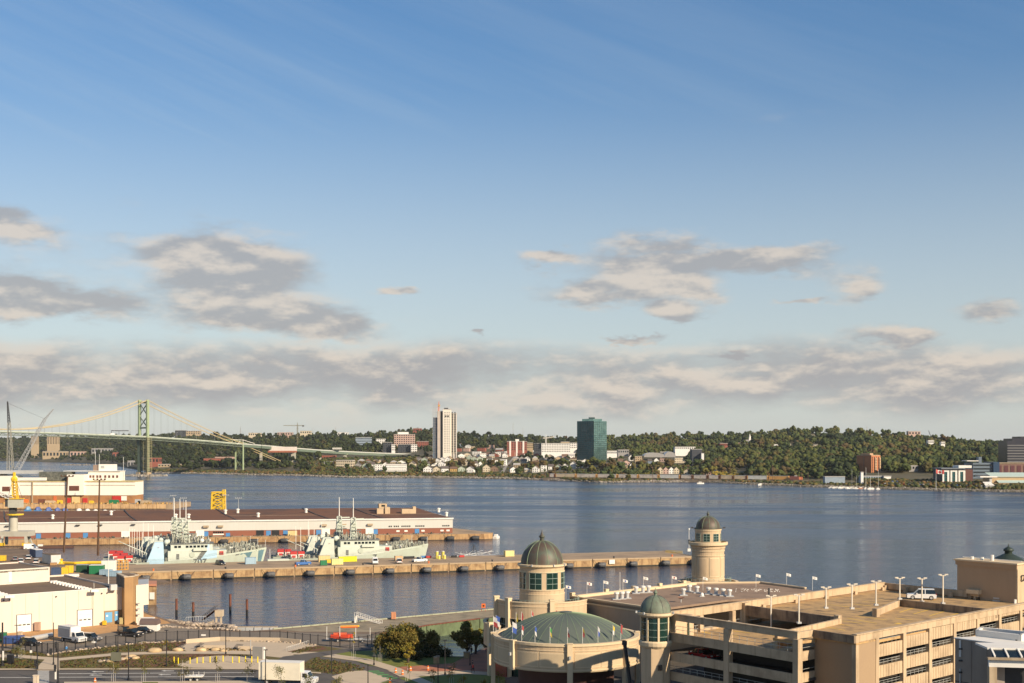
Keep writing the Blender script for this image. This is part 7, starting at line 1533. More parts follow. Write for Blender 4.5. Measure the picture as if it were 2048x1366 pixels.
# pilings
for k,(px,yt,yb) in enumerate([(353,1198,1232),(386.5,1205,1233),(460.5,1189,1226),(494,1199,1231)]):
 q = gp(px,yb,0); h = (yb-yt)/F*q.y; t = thing('steel_piling', f'rust-red steel piling standing in the water, {ordw(k+1)} from the left', 'piling', (q.x,q.y,-2), 0, 'rusty pilings in the basin'); part('pile', MB().tube((0,0,0),(0,0,2+h),0.32,10), rust, t, world=False); part('waterline_band', MB().tube((0,0,1.6),(0,0,2+h*0.36),0.335,10), mat('wet_dark', (0.02,0.02,0.02), 0.5), t, world=False); part('cap', MB().tube((0,0,2+h),(0,0,2+h+0.08),0.36,10), rust, t, world=False)
# gangway and landing stage
a3 = at(404,1240,334); b3 = at(430,1220,331); t = thing('gangway', 'steel gangway with railings climbing to a small landing stage', 'gangway', tuple(a3))
for w_ in (0,1.2):
 o_ = Vector((w_*0.3,w_,0)); part('handrail', MB().tube(a3+o_+Vector((0,0,1.0)),b3+o_+Vector((0,0,1.0)),0.06,4), dgrey, t); part('stringer', MB().tube(a3+o_,b3+o_,0.13,4), rust, t)
 for k in range(8): c_ = a3+(b3-a3)*k/7+o_; part('baluster', MB().tube(c_,c_+Vector((0,0,1.0)),0.04,4), dgrey, t)
part('deck', MB().q(a3,b3,b3+Vector((0.36,1.2,0)),a3+Vector((0.36,1.2,0))), rust, t)
part('landing', MB().box(b3.x,b3.x+1.9,b3.y-0.3,b3.y+1.8,b3.z-1.7,b3.z-0.1), pave, t); part('landing_leg', MB().box(b3.x+0.1,b3.x+0.5,b3.y,b3.y+0.5,-1,b3.z-1.7), pave, t); part('landing_leg', MB().box(b3.x+1.3,b3.x+1.7,b3.y,b3.y+0.5,-1,b3.z-1.7), pave, t)
part('concrete_ramp', MB().prism([V2(G(378,1250)),V2(G(425,1244,1.5)),V2(G(428,1240,1.5)),V2(G(395,1243))],-1,1.6), conc, t)
for k in range(9):
 px = 372+k*5; c_ = Vector((*G(px,1243.5-k*0.25),ZG)); part('baluster', MB().tube(c_,c_+Vector((0,0,1.1)),0.045,4), lgrey, t)
part('handrail', MB().tube((*G(372,1243.5),ZG+1.1),(*G(412,1241.5),ZG+1.1),0.05,4), lgrey, t)
for k,(px,py) in enumerate(((462,1257),(484,1258),(500,1258),(517,1258),(533,1258),(548,1258))):
 q = gp(px,py,0.3); t = thing('pontoon_float', f'pale grey pontoon float moored by the ramp, {ordw(k+1)} from the left', 'pontoon', (q.x,q.y,0), 0.03*k, 'pontoon floats by the ramp'); part('float', MB().box(-0.95,0.95,-0.9,0.9,-0.2,0.8 if k else 1.2), lgrey if k else mat('float_blue', (0.22,0.27,0.33), 0.6), t, world=False); part('decking', MB().box(-0.9,0.9,-0.8,0.8,0.8 if k else 1.2,0.88 if k else 1.28), conc, t, world=False)
# wharf objects: white gangway frame, orange box, orange hut
p = G(733,1247); t = thing('boarding_ramp', 'white boarding ramp frame standing on the wharf', 'ramp', (*p,ZG), -0.35)
for x_ in (-3.2,-2.2,-1,0.2,1.4,2.6,3.6): part('baluster', MB().tube((x_,0,0.1+max(0,(0.8-x_*0.25))),(x_,0,0.9+max(0,(0.8-x_*0.25))),0.05,4), white, t, world=False); part('baluster', MB().tube((x_,1.2,0.1+max(0,(0.8-x_*0.25))),(x_,1.2,0.9+max(0,(0.8-x_*0.25))),0.05,4), white, t, world=False)
for y_ in (0,1.2): part('handrail', MB().tube((-3.2,y_,2.5),(3.6,y_,0.8),0.06,4), white, t, world=False); part('stringer', MB().tube((-3.2,y_,1.6),(3.6,y_,0.1),0.1,4), white, t, world=False)
part('support_leg', MB().box(-3.3,-3.1,0,1.2,0,1.6), white, t, world=False)
ybox(787,1239,1.1,1.0,1.7,mat('salmon_box', (0.55,0.25,0.13), 0.6),0.1,'utility_box','salmon-orange cabinet on the wharf edge','cabinet')
p = G(967,1222); t = thing('lookout_hut', 'small orange-red hut on legs at the wharf edge near the casino', 'hut', (*p,ZG)); part('hut', MB().box(-0.5,0.5,-0.5,0.5,0.9,1.9), orange, t, world=False); part('opening', MB().box(-0.2,0.25,-0.53,-0.5,1.2,1.6), black, t, world=False)
for x_,y_ in ((-.4,-.4),(.4,-.4),(.4,.4),(-.4,.4)): part('leg', MB().tube((x_*1.2,y_*1.2,0),(x_,y_,0.9),0.05,4), redp, t, world=False)
p = G(700,1255.5); t = thing('inflatable_boat', 'yellow and orange inflatable boats lying on the wharf', 'boat', (*p,ZG+0.05), 0.2); part('tube', MB().tube((-2.2,0.4,0.22),(2.2,0.4,0.22),0.22,8), yellow, t, world=False); part('tube', MB().tube((-2.2,-0.4,0.22),(1.8,-0.4,0.22),0.22,8), orange, t, world=False)
# ------------------------------------------------------------------ jetty cargo
crate(501,19,3.6,2.6,2.4,lbl,'pale blue and white container on the jetty beside the bow of the camouflaged ship',fr='J'); crate(648,20,4.0,2.2,2.3,mat('cream_container', (0.62,0.47,0.22), 0.6),'cream container on the jetty behind the green skip',fr='J'); crate(695,18.5,6.4,2.3,1.9,mat('lime_yellow', (0.75,0.72,0.02), 0.5),'bright lemon yellow container on the jetty under the pale funnel',fr='J')
crate(674,7,3.9,2.2,2.2,mat('pale_yellow', (0.68,0.58,0.25), 0.6),'pale yellow container nearest the jetty edge',fr='J'); crate(647,6,2.2,1.8,1.8,greenp,'green skip between the blue tractor and pale yellow container','skip','skip',fr='J'); crate(657,15,1.7,1.6,1.3,yellow,'small yellow box in front of the cream container','box','box',fr='J'); crate(797,16,2.6,2,1.8,mat('peach_box', (0.6,0.38,0.2), 0.6),'peach coloured box behind the small white van','box','box',fr='J')
crate(1018,22,3.4,2.4,2.3,mat('pale_yellow', (0.68,0.58,0.25), 0.6),'pale yellow container alone left of the copper dome',fr='J'); crate(818,24,3.8,1.2,0.9,black,'row of black tyres on the jetty by the pale bow','tyre_stack','tyres',fr='J')
for k,(px,d,h) in enumerate(((874,22,2.6),(878,19,1.3),(886,22,2.6),(889,19,1.4))):
 q = jet(px,d); t = thing('yellow_cylinder', ['tall yellow cylinder, left one on the jetty','short yellow cylinder between the tall ones','tall yellow cylinder, right one on the jetty','short yellow cylinder right of the tall ones'][k], 'cylinder', (*q,ZJ)); part('shell', MB().tube((0,0,0),(0,0,h),0.55,12), mat('cyl_yellow', (0.65,0.55,0.12), 0.5), t, world=False); part('lid', MB().tube((0,0,h),(0,0,h+0.12),0.6,12), white, t, world=False)
for k,(px,d,c,lab) in enumerate(((857,25,'red','red gear heap left of the yellow cylinders'),(923,24,'red','red gear heap right of the yellow cylinders'),(908,24,'dark','dark crates beyond the yellow cylinders'),(847,26,'blue','blue drum near the ship bow tip'))):
 crate(px,d,1.8,1.2,0.8,{'red':redp,'dark':black,'blue':bluep}[c],lab,'gear_heap','gear',fr='J')
q0 = jet(1332,20); q1 = jet(1364,14); t = thing('safety_barrier', 'row of yellow safety barriers at the far end of the jetty', 'barrier', (*q0,ZJ))
for k in range(14): c_ = q0+(q1-q0)*k/13; part('upright', MB().tube((*c_,ZJ),(*c_,ZJ+1.1),0.09,4), yellow, t)
for z_ in (0.5,1.05): part('rail', MB().tube((*q0,ZJ+z_),(*q1,ZJ+z_),0.08,4), yellow, t)
q = jet(1378,24); t = thing('navigation_light', 'white beacon post with lamp at the outer jetty tip', 'beacon', (*q,ZJ)); h = (1103-1060)/F*q.y; part('post', MB().tube((0,0,0),(0,0,h),0.1,6), white, t, world=False); part('lamp', MB().lathe(0,0,[(0.02,h),(0.3,h),(0.3,h+0.6),(0.02,h+0.7)],8), white, t, world=False); part('dark_box', MB().box(-0.35,0.35,-0.3,0.3,h*0.4,h*0.55), dgrey, t, world=False); part('base_unit', MB().box(-0.6,0.6,-0.5,0.5,0,1.1), white, t, world=False)
s_sign = (1223-1024)/F; q = jet(1224,-0.4); t = thing('jetty_sign', 'blank white sign board on the jetty wall face', 'sign', (*q,1.2), RJ); part('board', MB().box(-1.1,1.1,-0.12,-0.04,0.0,1.5), white, t, world=False); part('frame', MB().box(-1.15,1.15,-0.05,0,-0.05,1.55), lgrey, t, world=False)
# ------------------------------------------------------------------ fence
fp_ = [(-30,1292),(40,1300),(95,1309),(130,1303),(290,1285),(440,1280),(560,1283),(636,1291),(660,1293),(700,1297),(735,1292),(760,1283)]
fw = [V2(G(*p)) for p in fp_]; t = thing('steel_fence', 'long black picket fence round the waterfront lot', 'fence', (*fw[3],ZG)); pick = MB(); np_ = 0
for a,b in zip(fw[:-1],fw[1:]):
 d = b-a; n_ = max(1,round(d.length/2.15))
 for k in range(n_):
  c_ = a+d*k/n_; part('post', MB().box(c_.x-0.08,c_.x+0.08,c_.y-0.08,c_.y+0.08,ZG,ZG+2.35), black, t)
 for z_ in (0.25,2.1): part('rail', MB().tube((*a,ZG+z_),(*b,ZG+z_),0.045,4), black, t)
 n2 = int(d.length/0.28)
 for k in range(n2):
  c_ = a+d*k/n2; pick.box(c_.x-0.014,c_.x+0.014,c_.y-0.014,c_.y+0.014,ZG+0.15,ZG+2.2)
part('pickets', pick, black, t, kind='stuff')
for (px,py) in ((188,1284),(407,1270)): q = gp(px,py,ZG+1.3); part('sign', MB().box(q.x-0.5,q.x+0.5,q.y-9.2 if False else q.y,q.y+0.04,ZG+1.1,ZG+1.45), white, t)
# yellow bollards
for k,(px,py) in enumerate([(348,1326),(356.5,1328),(380,1327.5),(394,1327),(406,1326.5),(420,1325.5),(433,1324.5),(446,1323.5),(465,1326),(478,1325.5),(491,1325),(503.5,1325),(515.5,1325.5)]):
 p = G(px,py); t = thing('yellow_bollard', f'yellow bollard on the concrete apron, {ordw(k+1)} from the left', 'bollard', (*p,ZG), 0, 'yellow bollards on the apron'); part('post', MB().tube((0,0,0),(0,0,1.15),0.1,8), mat('bollard_yellow', (0.8,0.62,0.02), 0.4), t, world=False); part('cap', MB().lathe(0,0,[(0.1,1.15),(0.06,1.22),(0.01,1.24)],8), mat('bollard_yellow', (0.8,0.62,0.02), 0.4), t, world=False)
# ramp railing with bike racks
t = thing('bike_rack', 'row of hoop bike racks on the ramp beside the mulch bed', 'bike rack', (*G(575,1300),ZG))
for k in range(11):
 p = V2(G(573+k*4,1302.5-k*1.25)); part('hoop', MB().tube((p.x,p.y,ZG),(p.x,p.y,ZG+0.85),0.03,4).tube((p.x,p.y,ZG+0.85),(p.x+0.5,p.y+0.3,ZG+0.85),0.03,4).tube((p.x+0.5,p.y+0.3,ZG+0.85),(p.x+0.5,p.y+0.3,ZG),0.03,4), lgrey, t)
# sign boards and monoliths
p = G(232,1325); t = thing('information_board', 'square grey information panel standing in the planting', 'board', (*p,ZG)); part('panel', MB().box(-1.0,1.0,-0.06,0.06,0.3,2.0), mat('panel_grey', (0.14,0.14,0.10), 0.4), t, world=False)
for e in (-1,1): part('leg', MB().box(e*0.9-0.05,e*0.9+0.05,-0.05,0.05,0,0.3), dgrey, t, world=False)
p = G(517,1318); t = thing('wall_monolith', 'freestanding grey wall slab with white end beside the truck', 'wall', (*p,ZG), -0.25); part('slab', MB().box(-1.2,1.0,-0.25,0.25,0,2.4), mat('slab_grey', (0.25,0.24,0.22), 0.8), t, world=False); part('white_end', MB().box(1.0,1.35,-0.3,0.3,0,2.4), white, t, world=False)
p = G(501,1316); t = thing('timber_post', 'weathered grey timber post left of the freestanding slab', 'post', (*p,ZG)); part('post', MB().tube((0,0,0),(0,0,3.6),0.12,6), roofs[2], t, world=False)
# benches (dark slatted loungers)
for (px,py,rz,lab) in ((362,1298,-0.8,'dark slatted lounger leaning on the mulch bed'),(399,1296,-0.9,'dark slatted lounger before the plaza wall'),(476,1299,-0.5,'dark lounger against the middle planter')):
 p = G(px,py); t = thing('slatted_bench', lab, 'bench', (*p,ZG), rz)
 for k in range(6): part('slat', MB().box(-0.9,0.9,-0.6+k*0.22,-0.45+k*0.22,0.3+k*0.13,0.36+k*0.13), dgrey, t, world=False)
 for e in (-1,1): part('leg', MB().box(e*0.8-0.05,e*0.8+0.05,-0.3,0.4,0,0.4), dgrey, t, world=False)
# lamp posts and poles
def lamp(px, pt, pb, lab, head='arm', r=0.10, m_=black, z=ZG, grp=None):
 p = V2(G(px,pb,z)); h = (pb-pt)/F*p.y; t = thing('street_lamp' if head in ('arm','ball','tee') else 'signal_pole', lab, 'street lamp' if head in ('arm','ball','tee') else 'pole', (*p,z), 0, grp)
 part('post', MB().tube((0,0,0),(0,0,h),r,8,r*0.75), m_, t, world=False); part('base', MB().tube((0,0,0),(0,0,0.5),r*1.7,8), m_, t, world=False)
 if head == 'arm': part('lamp_head', MB().box(-0.35,0.35,-0.18,0.18,h-0.12,h), m_, t, world=False)
 if head == 'ball': part('lamp_head', MB().lathe(0,0,[(0.02,h-0.45),(0.28,h-0.3),(0.34,h),(0.02,h+0.25)],10), dgrey, t, world=False)
 if head == 'tee': part('lamp_head', MB().box(-0.5,0.5,-0.12,0.12,h,h+0.1), m_, t, world=False)
 return t, p, h
for a in [(257,1286,1361,'black lamp post on the near road side, left of the boulders'),(333,1260,1333,'black lamp post in the planting left of the yellow bollards'),(451.5,1250,1309,'black lamp post in front of the plaza wall'),(663,1276,1346,'tall black lamp post in the planting right of the truck'),(876,1311,1372,'black lamp post on the lower lawn beside the stone gatepost'),(890,1280,1350,'slim black lamp post on the brick plaza before the water pocket'),(940,1290,1331,'black lamp post on the brick plaza near the casino rotunda'),(736,1330,1372,'twin-armed lamp post on the traffic island')]: lamp(*a, head='tee' if a[0] in (736,257) else 'arm')
lamp(531,1299,1372,'lamp post standing in front of the white box truck')
lamp(236,1242,1305,'dark round-headed lamp before the stair tower', head='ball'); lamp(34,1251,1315,'thin lamp post with T head near the left edge', head='tee'); lamp(748,1312,1331,'short bollard lamp on the lawn edge')
def signal(px, pt, pb, lab, heads, r=0.13, sign=None):
 t, p, h = lamp(px, pt, pb, lab, head='none', r=r)
 for (dx_, py) in heads:
  z_ = (pb-py)/F*p.y; x_ = dx_/F*p.y; b_ = part('signal_head', MB().box(x_-0.2,x_+0.2,-0.3,-0.08,z_-0.6,z_+0.6), black, t, world=False)
  for q_ in range(3): part('lens', MB().tube((x_,-0.34,z_+0.36-q_*0.36),(x_,-0.28,z_+0.36-q_*0.36),0.12,8), dgrey, b_, world=False)
 if sign: z_ = (pb-sign[1])/F*p.y; x_=sign[0]/F*p.y; part('sign', MB().box(x_-0.15,x_+0.15,-0.2,-0.15,z_-0.9,z_+0.9), white, t, world=False)
 return t
signal(5,1245,1332,'thick dark utility pole with white sign at the left edge',[(-4,1272)],0.22,(2,1311)); signal(74.5,1283,1340,'dark traffic signal pole left of the crosswalk',[(-3,1326),(0,1332),(-4,1346),(1,1350)],0.12); signal(107,1245,1330,'tall dark signal pole beyond the crosswalk',[(5,1290),(-5,1303)],0.11); signal(116,1285,1368,'dark signal pole right of the crosswalk',[(-5,1336)],0.14,(-4,1348))
p = G(62,1326); t = thing('street_sign', 'small white square sign on a thin post left of the crosswalk', 'sign', (*p,ZG)); part('post', MB().tube((0,0,0),(0,0,2.4),0.04,5), dgrey, t, world=False); part('plate', MB().box(-0.22,0.22,-0.05,0,2.0,2.5), white, t, world=False)
ybox(21,1328,1.1,0.8,1.7,black,0,'control_cabinet','black control cabinet on a pale plinth near the left pole','cabinet'); ybox(72,1368,0.9,0.5,1.5,mat('post_cream', (0.6,0.5,0.38), 0.7),0,'gatepost','cream post at the foot of the crosswalk','post')
for (px,py,lab) in ((190,1366,'large orange traffic barrel at the bottom left'),(780,1366,'orange barrel on the lower lawn edge'),(791.5,1346,'orange cone on the brick plaza, left one'),(805,1350,'orange cone on the brick plaza, right one'),(821,1342,'orange barrel beside the yellow young tree'),(856,1341,'orange barrel on the brick plaza path')):
 p = G(px,py); t = thing('traffic_barrel', lab, 'traffic barrel', (*p,ZG+0.05)); part('drum', MB().lathe(0,0,[(0.24,0),(0.2,0.4),(0.14,0.85),(0.02,0.9)],10), orange, t, world=False); part('band', MB().lathe(0,0,[(0.212,0.4),(0.195,0.52)],10), white, t, world=False)
# stone gateposts and shrubs, people
for (px,py,lab) in ((873,1327,'round tan stone gatepost on the lawn'),(933,1317,'round tan stone gatepost by the water pocket'),):
 p = G(px,py); t = thing('stone_gatepost', lab, 'gatepost', (*p,ZG)); part('drum', MB().lathe(0,0,[(0.6,0),(0.6,1.2),(0.02,1.25)],12), mat('gatepost_tan', (0.36,0.26,0.14), 0.9, 0.2, 1), t, world=False); part('cap', MB().lathe(0,0,[(0.65,1.2),(0.65,1.32),(0.02,1.36)],12), conc, t, world=False)
def person(p, rz, top, legs, lab, z=ZG+0.06, stride=0.25):
 t = thing('person', lab, 'person', (p[0],p[1],z), rz)
 me = bpy.data.meshes.new('body');
 v = [(0,0,0.95),(0,0,1.2),(0,0,1.42),(0,0,1.52),(0,0.02,1.66),(0,0.02,1.76),
   (0.1,0,0.88),(0.11,stride,0.48),(0.11,stride*0.9,0.06),(0.11,stride*0.9+0.14,0.03),(-0.1,0,0.88),(-0.11,-stride*0.4,0.48),(-0.11,-stride*1.3,0.08),(-0.11,-stride*1.3+0.14,0.03),
   (0.19,0,1.4),(0.24,-0.05,1.12),(0.25,0.1,0.9),(-0.19,0,1.4),(-0.24,0.05,1.12),(-0.25,0.18,0.92)]
 e = [(0,1),(1,2),(2,3),(3,4),(4,5),(0,6),(6,7),(7,8),(8,9),(0,10),(10,11),(11,12),(12,13),(2,14),(14,15),(15,16),(2,17),(17,18),(18,19)]
 rad = [0.15,0.14,0.16,0.06,0.10,0.07,0.10,0.07,0.05,0.04,0.10,0.07,0.05,0.04,0.07,0.05,0.035,0.07,0.05,0.035]
 me.from_pydata(v, e, []); o = bpy.data.objects.new('body', me); C.objects.link(o)
 md = o.modifiers.new('skin','SKIN');
 for k, r in enumerate(rad): me.skin_vertices[0].data[k].radius = (r, r*0.8)
 me.skin_vertices[0].data[0].use_root = True
 ms = o.modifiers.new('sub','SUBSURF'); ms.levels = 1; ms.render_levels = 1
 dg = bpy.context.evaluated_depsgraph_get(); m2 = bpy.data.meshes.new_from_object(o.evaluated_get(dg)); bpy.data.objects.remove(o); m2.name = 'body'
 m2.materials.clear(); m2.materials.append(top); m2.materials.append(legs); m2.materials.append(mat('skin', (0.45,0.28,0.2), 0.6))
 for pl_ in m2.polygons: zc_ = pl_.center.z; pl_.material_index = 1 if zc_ < 0.95 else (2 if zc_ > 1.5 else 0)
 o = bpy.data.objects.new('body', m2); C.objects.link(o); o.parent = t
 part('hair', MB().lathe(0,0,[(0.115,1.68),(0.12,1.74),(0.08,1.82),(0.01,1.84)],8), black, t, world=False)
 return t
person(G(943,1311), 0.4, black, black, 'person in black walking past the gatepost under the trees'); person(G(945,1340), 2.0, mat('dark_coat', (0.06,0.04,0.04), 0.8), dgrey, 'person in a dark coat on the brick plaza, upper of two'); person(G(946,1346), 2.4, redp, black, 'person in a red top on the brick plaza, nearest the casino'); person(G(133,1308), 1.2, bluep, dgrey, 'person in bright blue on the path by the fence corner')
# ------------------------------------------------------------------ domed waterfront casino
cop = mat('copper_brown', (0.095,0.068,0.052), 0.55, 0.45, 0.5, col2=(0.085,0.115,0.085), metal=0.2, streak=0.5); cog = mat('copper_green', (0.15,0.19,0.135), 0.65, 0.35, 0.5, col2=(0.09,0.075,0.055), streak=0.7)
cos_ = mat('copper_shallow', (0.10,0.118,0.098), 0.6, 0.3, 0.2, col2=(0.075,0.10,0.085), fine=0.06); seam = mat('copper_seam', (0.24,0.31,0.18), 0.6, 0.2, 0.5)
crm = cream; crd = mat('cream_trim', (0.62,0.49,0.31), 0.8, 0.08, 0.3, col2=(0.45,0.35,0.22)); pan_m = mat('cream_panel', (0.52,0.41,0.26), 0.85, 0.1, 0.3)
flag_cols = {'white':mat('flag_white',(0.55,0.54,0.52),0.7),'red':mat('flag_red',(0.33,0.05,0.05),0.7),'blue':mat('flag_blue',(0.04,0.09,0.33),0.7),'yellow':mat('flag_yellow',(0.6,0.45,0.05),0.7),'green':mat('flag_green',(0.08,0.35,0.08),0.7)}
def pol(cx, cy, r, a): return Vector((cx+r*math.cos(a), cy+r*math.sin(a)))
def dome(par, cx, cy, z0, r, h, m_, ribs, finial, seam_m, rr=0.05, nseg=48, name='dome'):
 pr = [(r*math.cos(a), h*math.sin(a)) for a in np.linspace(0, math.pi/2*0.985, 14)]
 d = part(name, MB().lathe(cx,cy,pr,nseg,cz=z0), m_, par, smooth=True)
 for k in range(ribs):
  a = 2*math.pi*(k+0.5)/ribs; mm = MB()
  for (r0,h0),(r1,h1) in zip(pr[:-2],pr[1:-1]): p = pol(cx,cy,r0+0.015,a); q = pol(cx,cy,r1+0.015,a); mm.tube((p.x,p.y,z0+h0),(q.x,q.y,z0+h1),rr,4,caps=False)
  part('seam', mm, seam_m, d)
 f = finial; zt = z0+h
 part('finial', MB().lathe(cx,cy,[(f*0.55,-0.1*f),(f*0.5,0.5*f),(f*0.55,0.7*f),(f*0.75,0.8*f),(f*0.75,1.1*f),(f*0.5,1.3*f),(f*0.28,1.8*f),(f*0.1,2.2*f),(f*0.13,2.5*f),(0.01,2.7*f)],16,cz=zt), m_, par, smooth=True)
 return d
def drum_windows(par, cx, cy, r, z0, z1, n, wa, a0, cols, rows, gm, fm, only=None):
 for k in range(n):
  a = a0+2*math.pi*k/n
  if only and not only(a): continue
  w = part('window', MB().ring(cx,cy,r-0.12,r+0.015,z0,z1,6,a-wa/2,a+wa/2), gm, par)
  for c in range(cols+1):
   aa = a-wa/2+wa*c/cols; p = pol(cx,cy,r+0.03,aa); part('mullion', MB().tube((p.x,p.y,z0),(p.x,p.y,z1),0.04,4), fm, w)
  for c in range(rows+1):
   z = z0+(z1-z0)*c/rows; part('glazing_bar', MB().ring(cx,cy,r,r+0.06,z-0.035,z+0.035,6,a-wa/2,a+wa/2), fm, w)
wfr = mat('window_frame_green', (0.25,0.33,0.28), 0.6); wgl = mat('casino_glass', (0.012,0.035,0.028), 0.08, 0.0, 1, spec=0.8)
# --- rotunda with shallow green dome
def rotunda():
 cx, cy, Rr = (1132-1024)/F*215, 215, 11.9; zt = 14.2
 t = thing('rotunda', 'round entrance rotunda with shallow green ribbed dome and cream band', 'rotunda', (cx, cy, ZG))
 part('upper_band', MB().ring(cx,cy,Rr-0.5,Rr,10.0,zt,72), crm, t); part('cornice', MB().ring(cx,cy,Rr-0.6,Rr+0.18,zt-0.35,zt+0.05,72), crd, t); part('string_course', MB().ring(cx,cy,Rr,Rr+0.08,13.1,13.22,72), crd, t)
 part('lower_moulding', MB().ring(cx,cy,Rr,Rr+0.15,10.0,10.25,72), crd, t); part('soffit', MB().ring(cx,cy,Rr-4,Rr-0.02,9.8,10.0,72), pan_m, t); part('inner_wall', MB().ring(cx,cy,Rr-4.3,Rr-4,ZG,9.9,48), mat('rotunda_dark', (0.09,0.04,0.03), 0.8), t)
 part('roof_gutter', MB().ring(cx,cy,0.1,Rr-0.5,zt-0.5,zt-0.3,48), dgrey, t)
 piers = [-math.pi*0.5-1.62,-math.pi*0.5-0.82,-math.pi*0.5+0.01,-math.pi*0.5+0.86,-math.pi*0.5+1.7]
 for a in piers:
  p = pol(cx,cy,Rr+0.15,a); part('pier', MB().ob(p.x,p.y,9.7 if a in piers[1:2] else ZG,zt+0.1,0.7,0.85,a), crd, t); part('pier_cap', MB().ob(p.x,p.y,zt+0.1,zt+0.22,0.85,1.0,a), crd, t); part('pier_lamp', MB().ob(*pol(cx,cy,Rr+0.75,a),12.0,12.5,0.3,0.3,a), lgrey, t)
 for a0,a1 in zip(piers[:-1],piers[1:]):
  for h0,h1 in ((0.08,0.49),(0.51,0.92)):
   b0 = a0+(a1-a0)*h0; b1 = a0+(a1-a0)*h1; pn = part('wall_panel', MB().ring(cx,cy,Rr,Rr+0.05,10.5,12.85,8,b0,b1), crd, t); part('panel_field', MB().ring(cx,cy,Rr+0.02,Rr+0.065,10.68,12.67,8,b0+0.012,b1-0.012), pan_m, pn)
 # shallow dome: 40 copper sheets between raised seams
 Rd, hd = 10.8, 3.7; Rs = (Rd*Rd+hd*hd)/(2*hd); nn_ = 40
 def zz(r): return zt-0.15+math.sqrt(Rs*Rs-r*r)-(Rs-hd)
 rs_ = [Rd*(1-k/9) for k in range(10)]; rs_[-1] = 0.7
 d = part('dome', MB().lathe(cx,cy,[(r,zz(r)-0.06) for r in rs_]+[(0.01,zz(0)-0.06)],48), dgrey, t, smooth=True)
 for k in range(nn_):
  a0 = 2*math.pi*k/nn_+0.002; a1 = 2*math.pi*(k+1)/nn_-0.002
  part('copper_sheet', MB().lathe(cx,cy,[(r,zz(r)) for r in rs_],2,a0,a1), cos_, d, smooth=True)
  mm = MB(); aa = 2*math.pi*k/nn_
  for r0,r1 in zip(rs_[:-1],rs_[1:]): p=pol(cx,cy,r0,aa); q=pol(cx,cy,r1,aa); mm.tube((p.x,p.y,zz(r0)+0.02),(q.x,q.y,zz(r1)+0.02),0.035,3,caps=False)
  part('seam', mm, seam, d)
 part('crown_disc', MB().lathe(cx,cy,[(1.0,zz(0.8)-0.1),(1.0,zz(0)+0.12),(0.01,zz(0)+0.2)],20), cos_, t)
 part('gutter_ring', MB().ring(cx,cy,Rd-0.1,Rd+0.35,zt-0.25,zt-0.1,48), dgrey, t)
 # flags standing round the rim
 FL = [(1017,'white','blue','left end of the rotunda rim'),(1036,'red','white','second on the rotunda rim'),(1063,'blue','white','dark blue and white one on the rotunda rim'),(1093.5,'green','yellow','green and yellow one on the rotunda rim'),(1129,'white','red','white flag with red device at mid rim'),(1160,'yellow','red','yellow and red one right of mid rim'),(1192,'white','blue','white one near the right of the rim'),(1224,'yellow','white','pale yellow one near the right end'),(1242,'red','red','all red one at the right end of the rim'),
    (1006,'blue','white','big blue and white one, leftmost cluster'),(1001,'white','red','striped white and red one in the leftmost cluster'),(1025,'yellow','yellow','yellow one behind the left dome edge'),(1037,'red','red','red one standing before the tower glazing'),(1060,'red','white','small one by the tower pier'),(1115,'red','blue','tiny one behind the dome top')]
 for k,(px,c1_,c2_,lab) in enumerate(FL):
  back = k >= 11; u_ = (px-1132)/143.0; u_ = max(-0.96,min(0.96,u_))
  th = -math.acos(u_) if not back else math.acos(u_); p = pol(cx,cy,Rr-0.9,th);
  if k in (9,10): p = Vector((cx-Rr+0.3+(k-9)*-0.4, cy+1.5-(k-9)*1.2))
  f = thing('flagpole', f'slim flagpole with {c1_} flag, {lab}'.replace('slim flagpole with','pole with'), 'flag', (p.x,p.y,zt-0.3), 0, 'flags round the rotunda'); big = 1.5 if k in (0,9,10) else 1.0
  hh_ = 2.9*(1.1 if big>1 else 1); part('pole', MB().tube((0,0,0),(0,0,hh_),0.035,5), white, f, world=False)
  m1 = MB(); m2 = MB(); w_ = 0.26*big**2.2; n_ = 4
  for i in range(n_):
   def P(u,v): return (0.03+u*w_+0.05*math.sin(v*5+k), -0.10*math.sin(u*4+k), hh_-0.05-v*1.35*big**0.5-u*0.35)
   (m1 if i < 2 else m2).q(P(0,i/n_),P(1,i/n_),P(1,(i+1)/n_),P(0,(i+1)/n_))
  part('flag_upper', m1, flag_cols[c1_], f, world=False); part('flag_lower', m2, flag_cols[c2_], f, world=False)
rotunda()
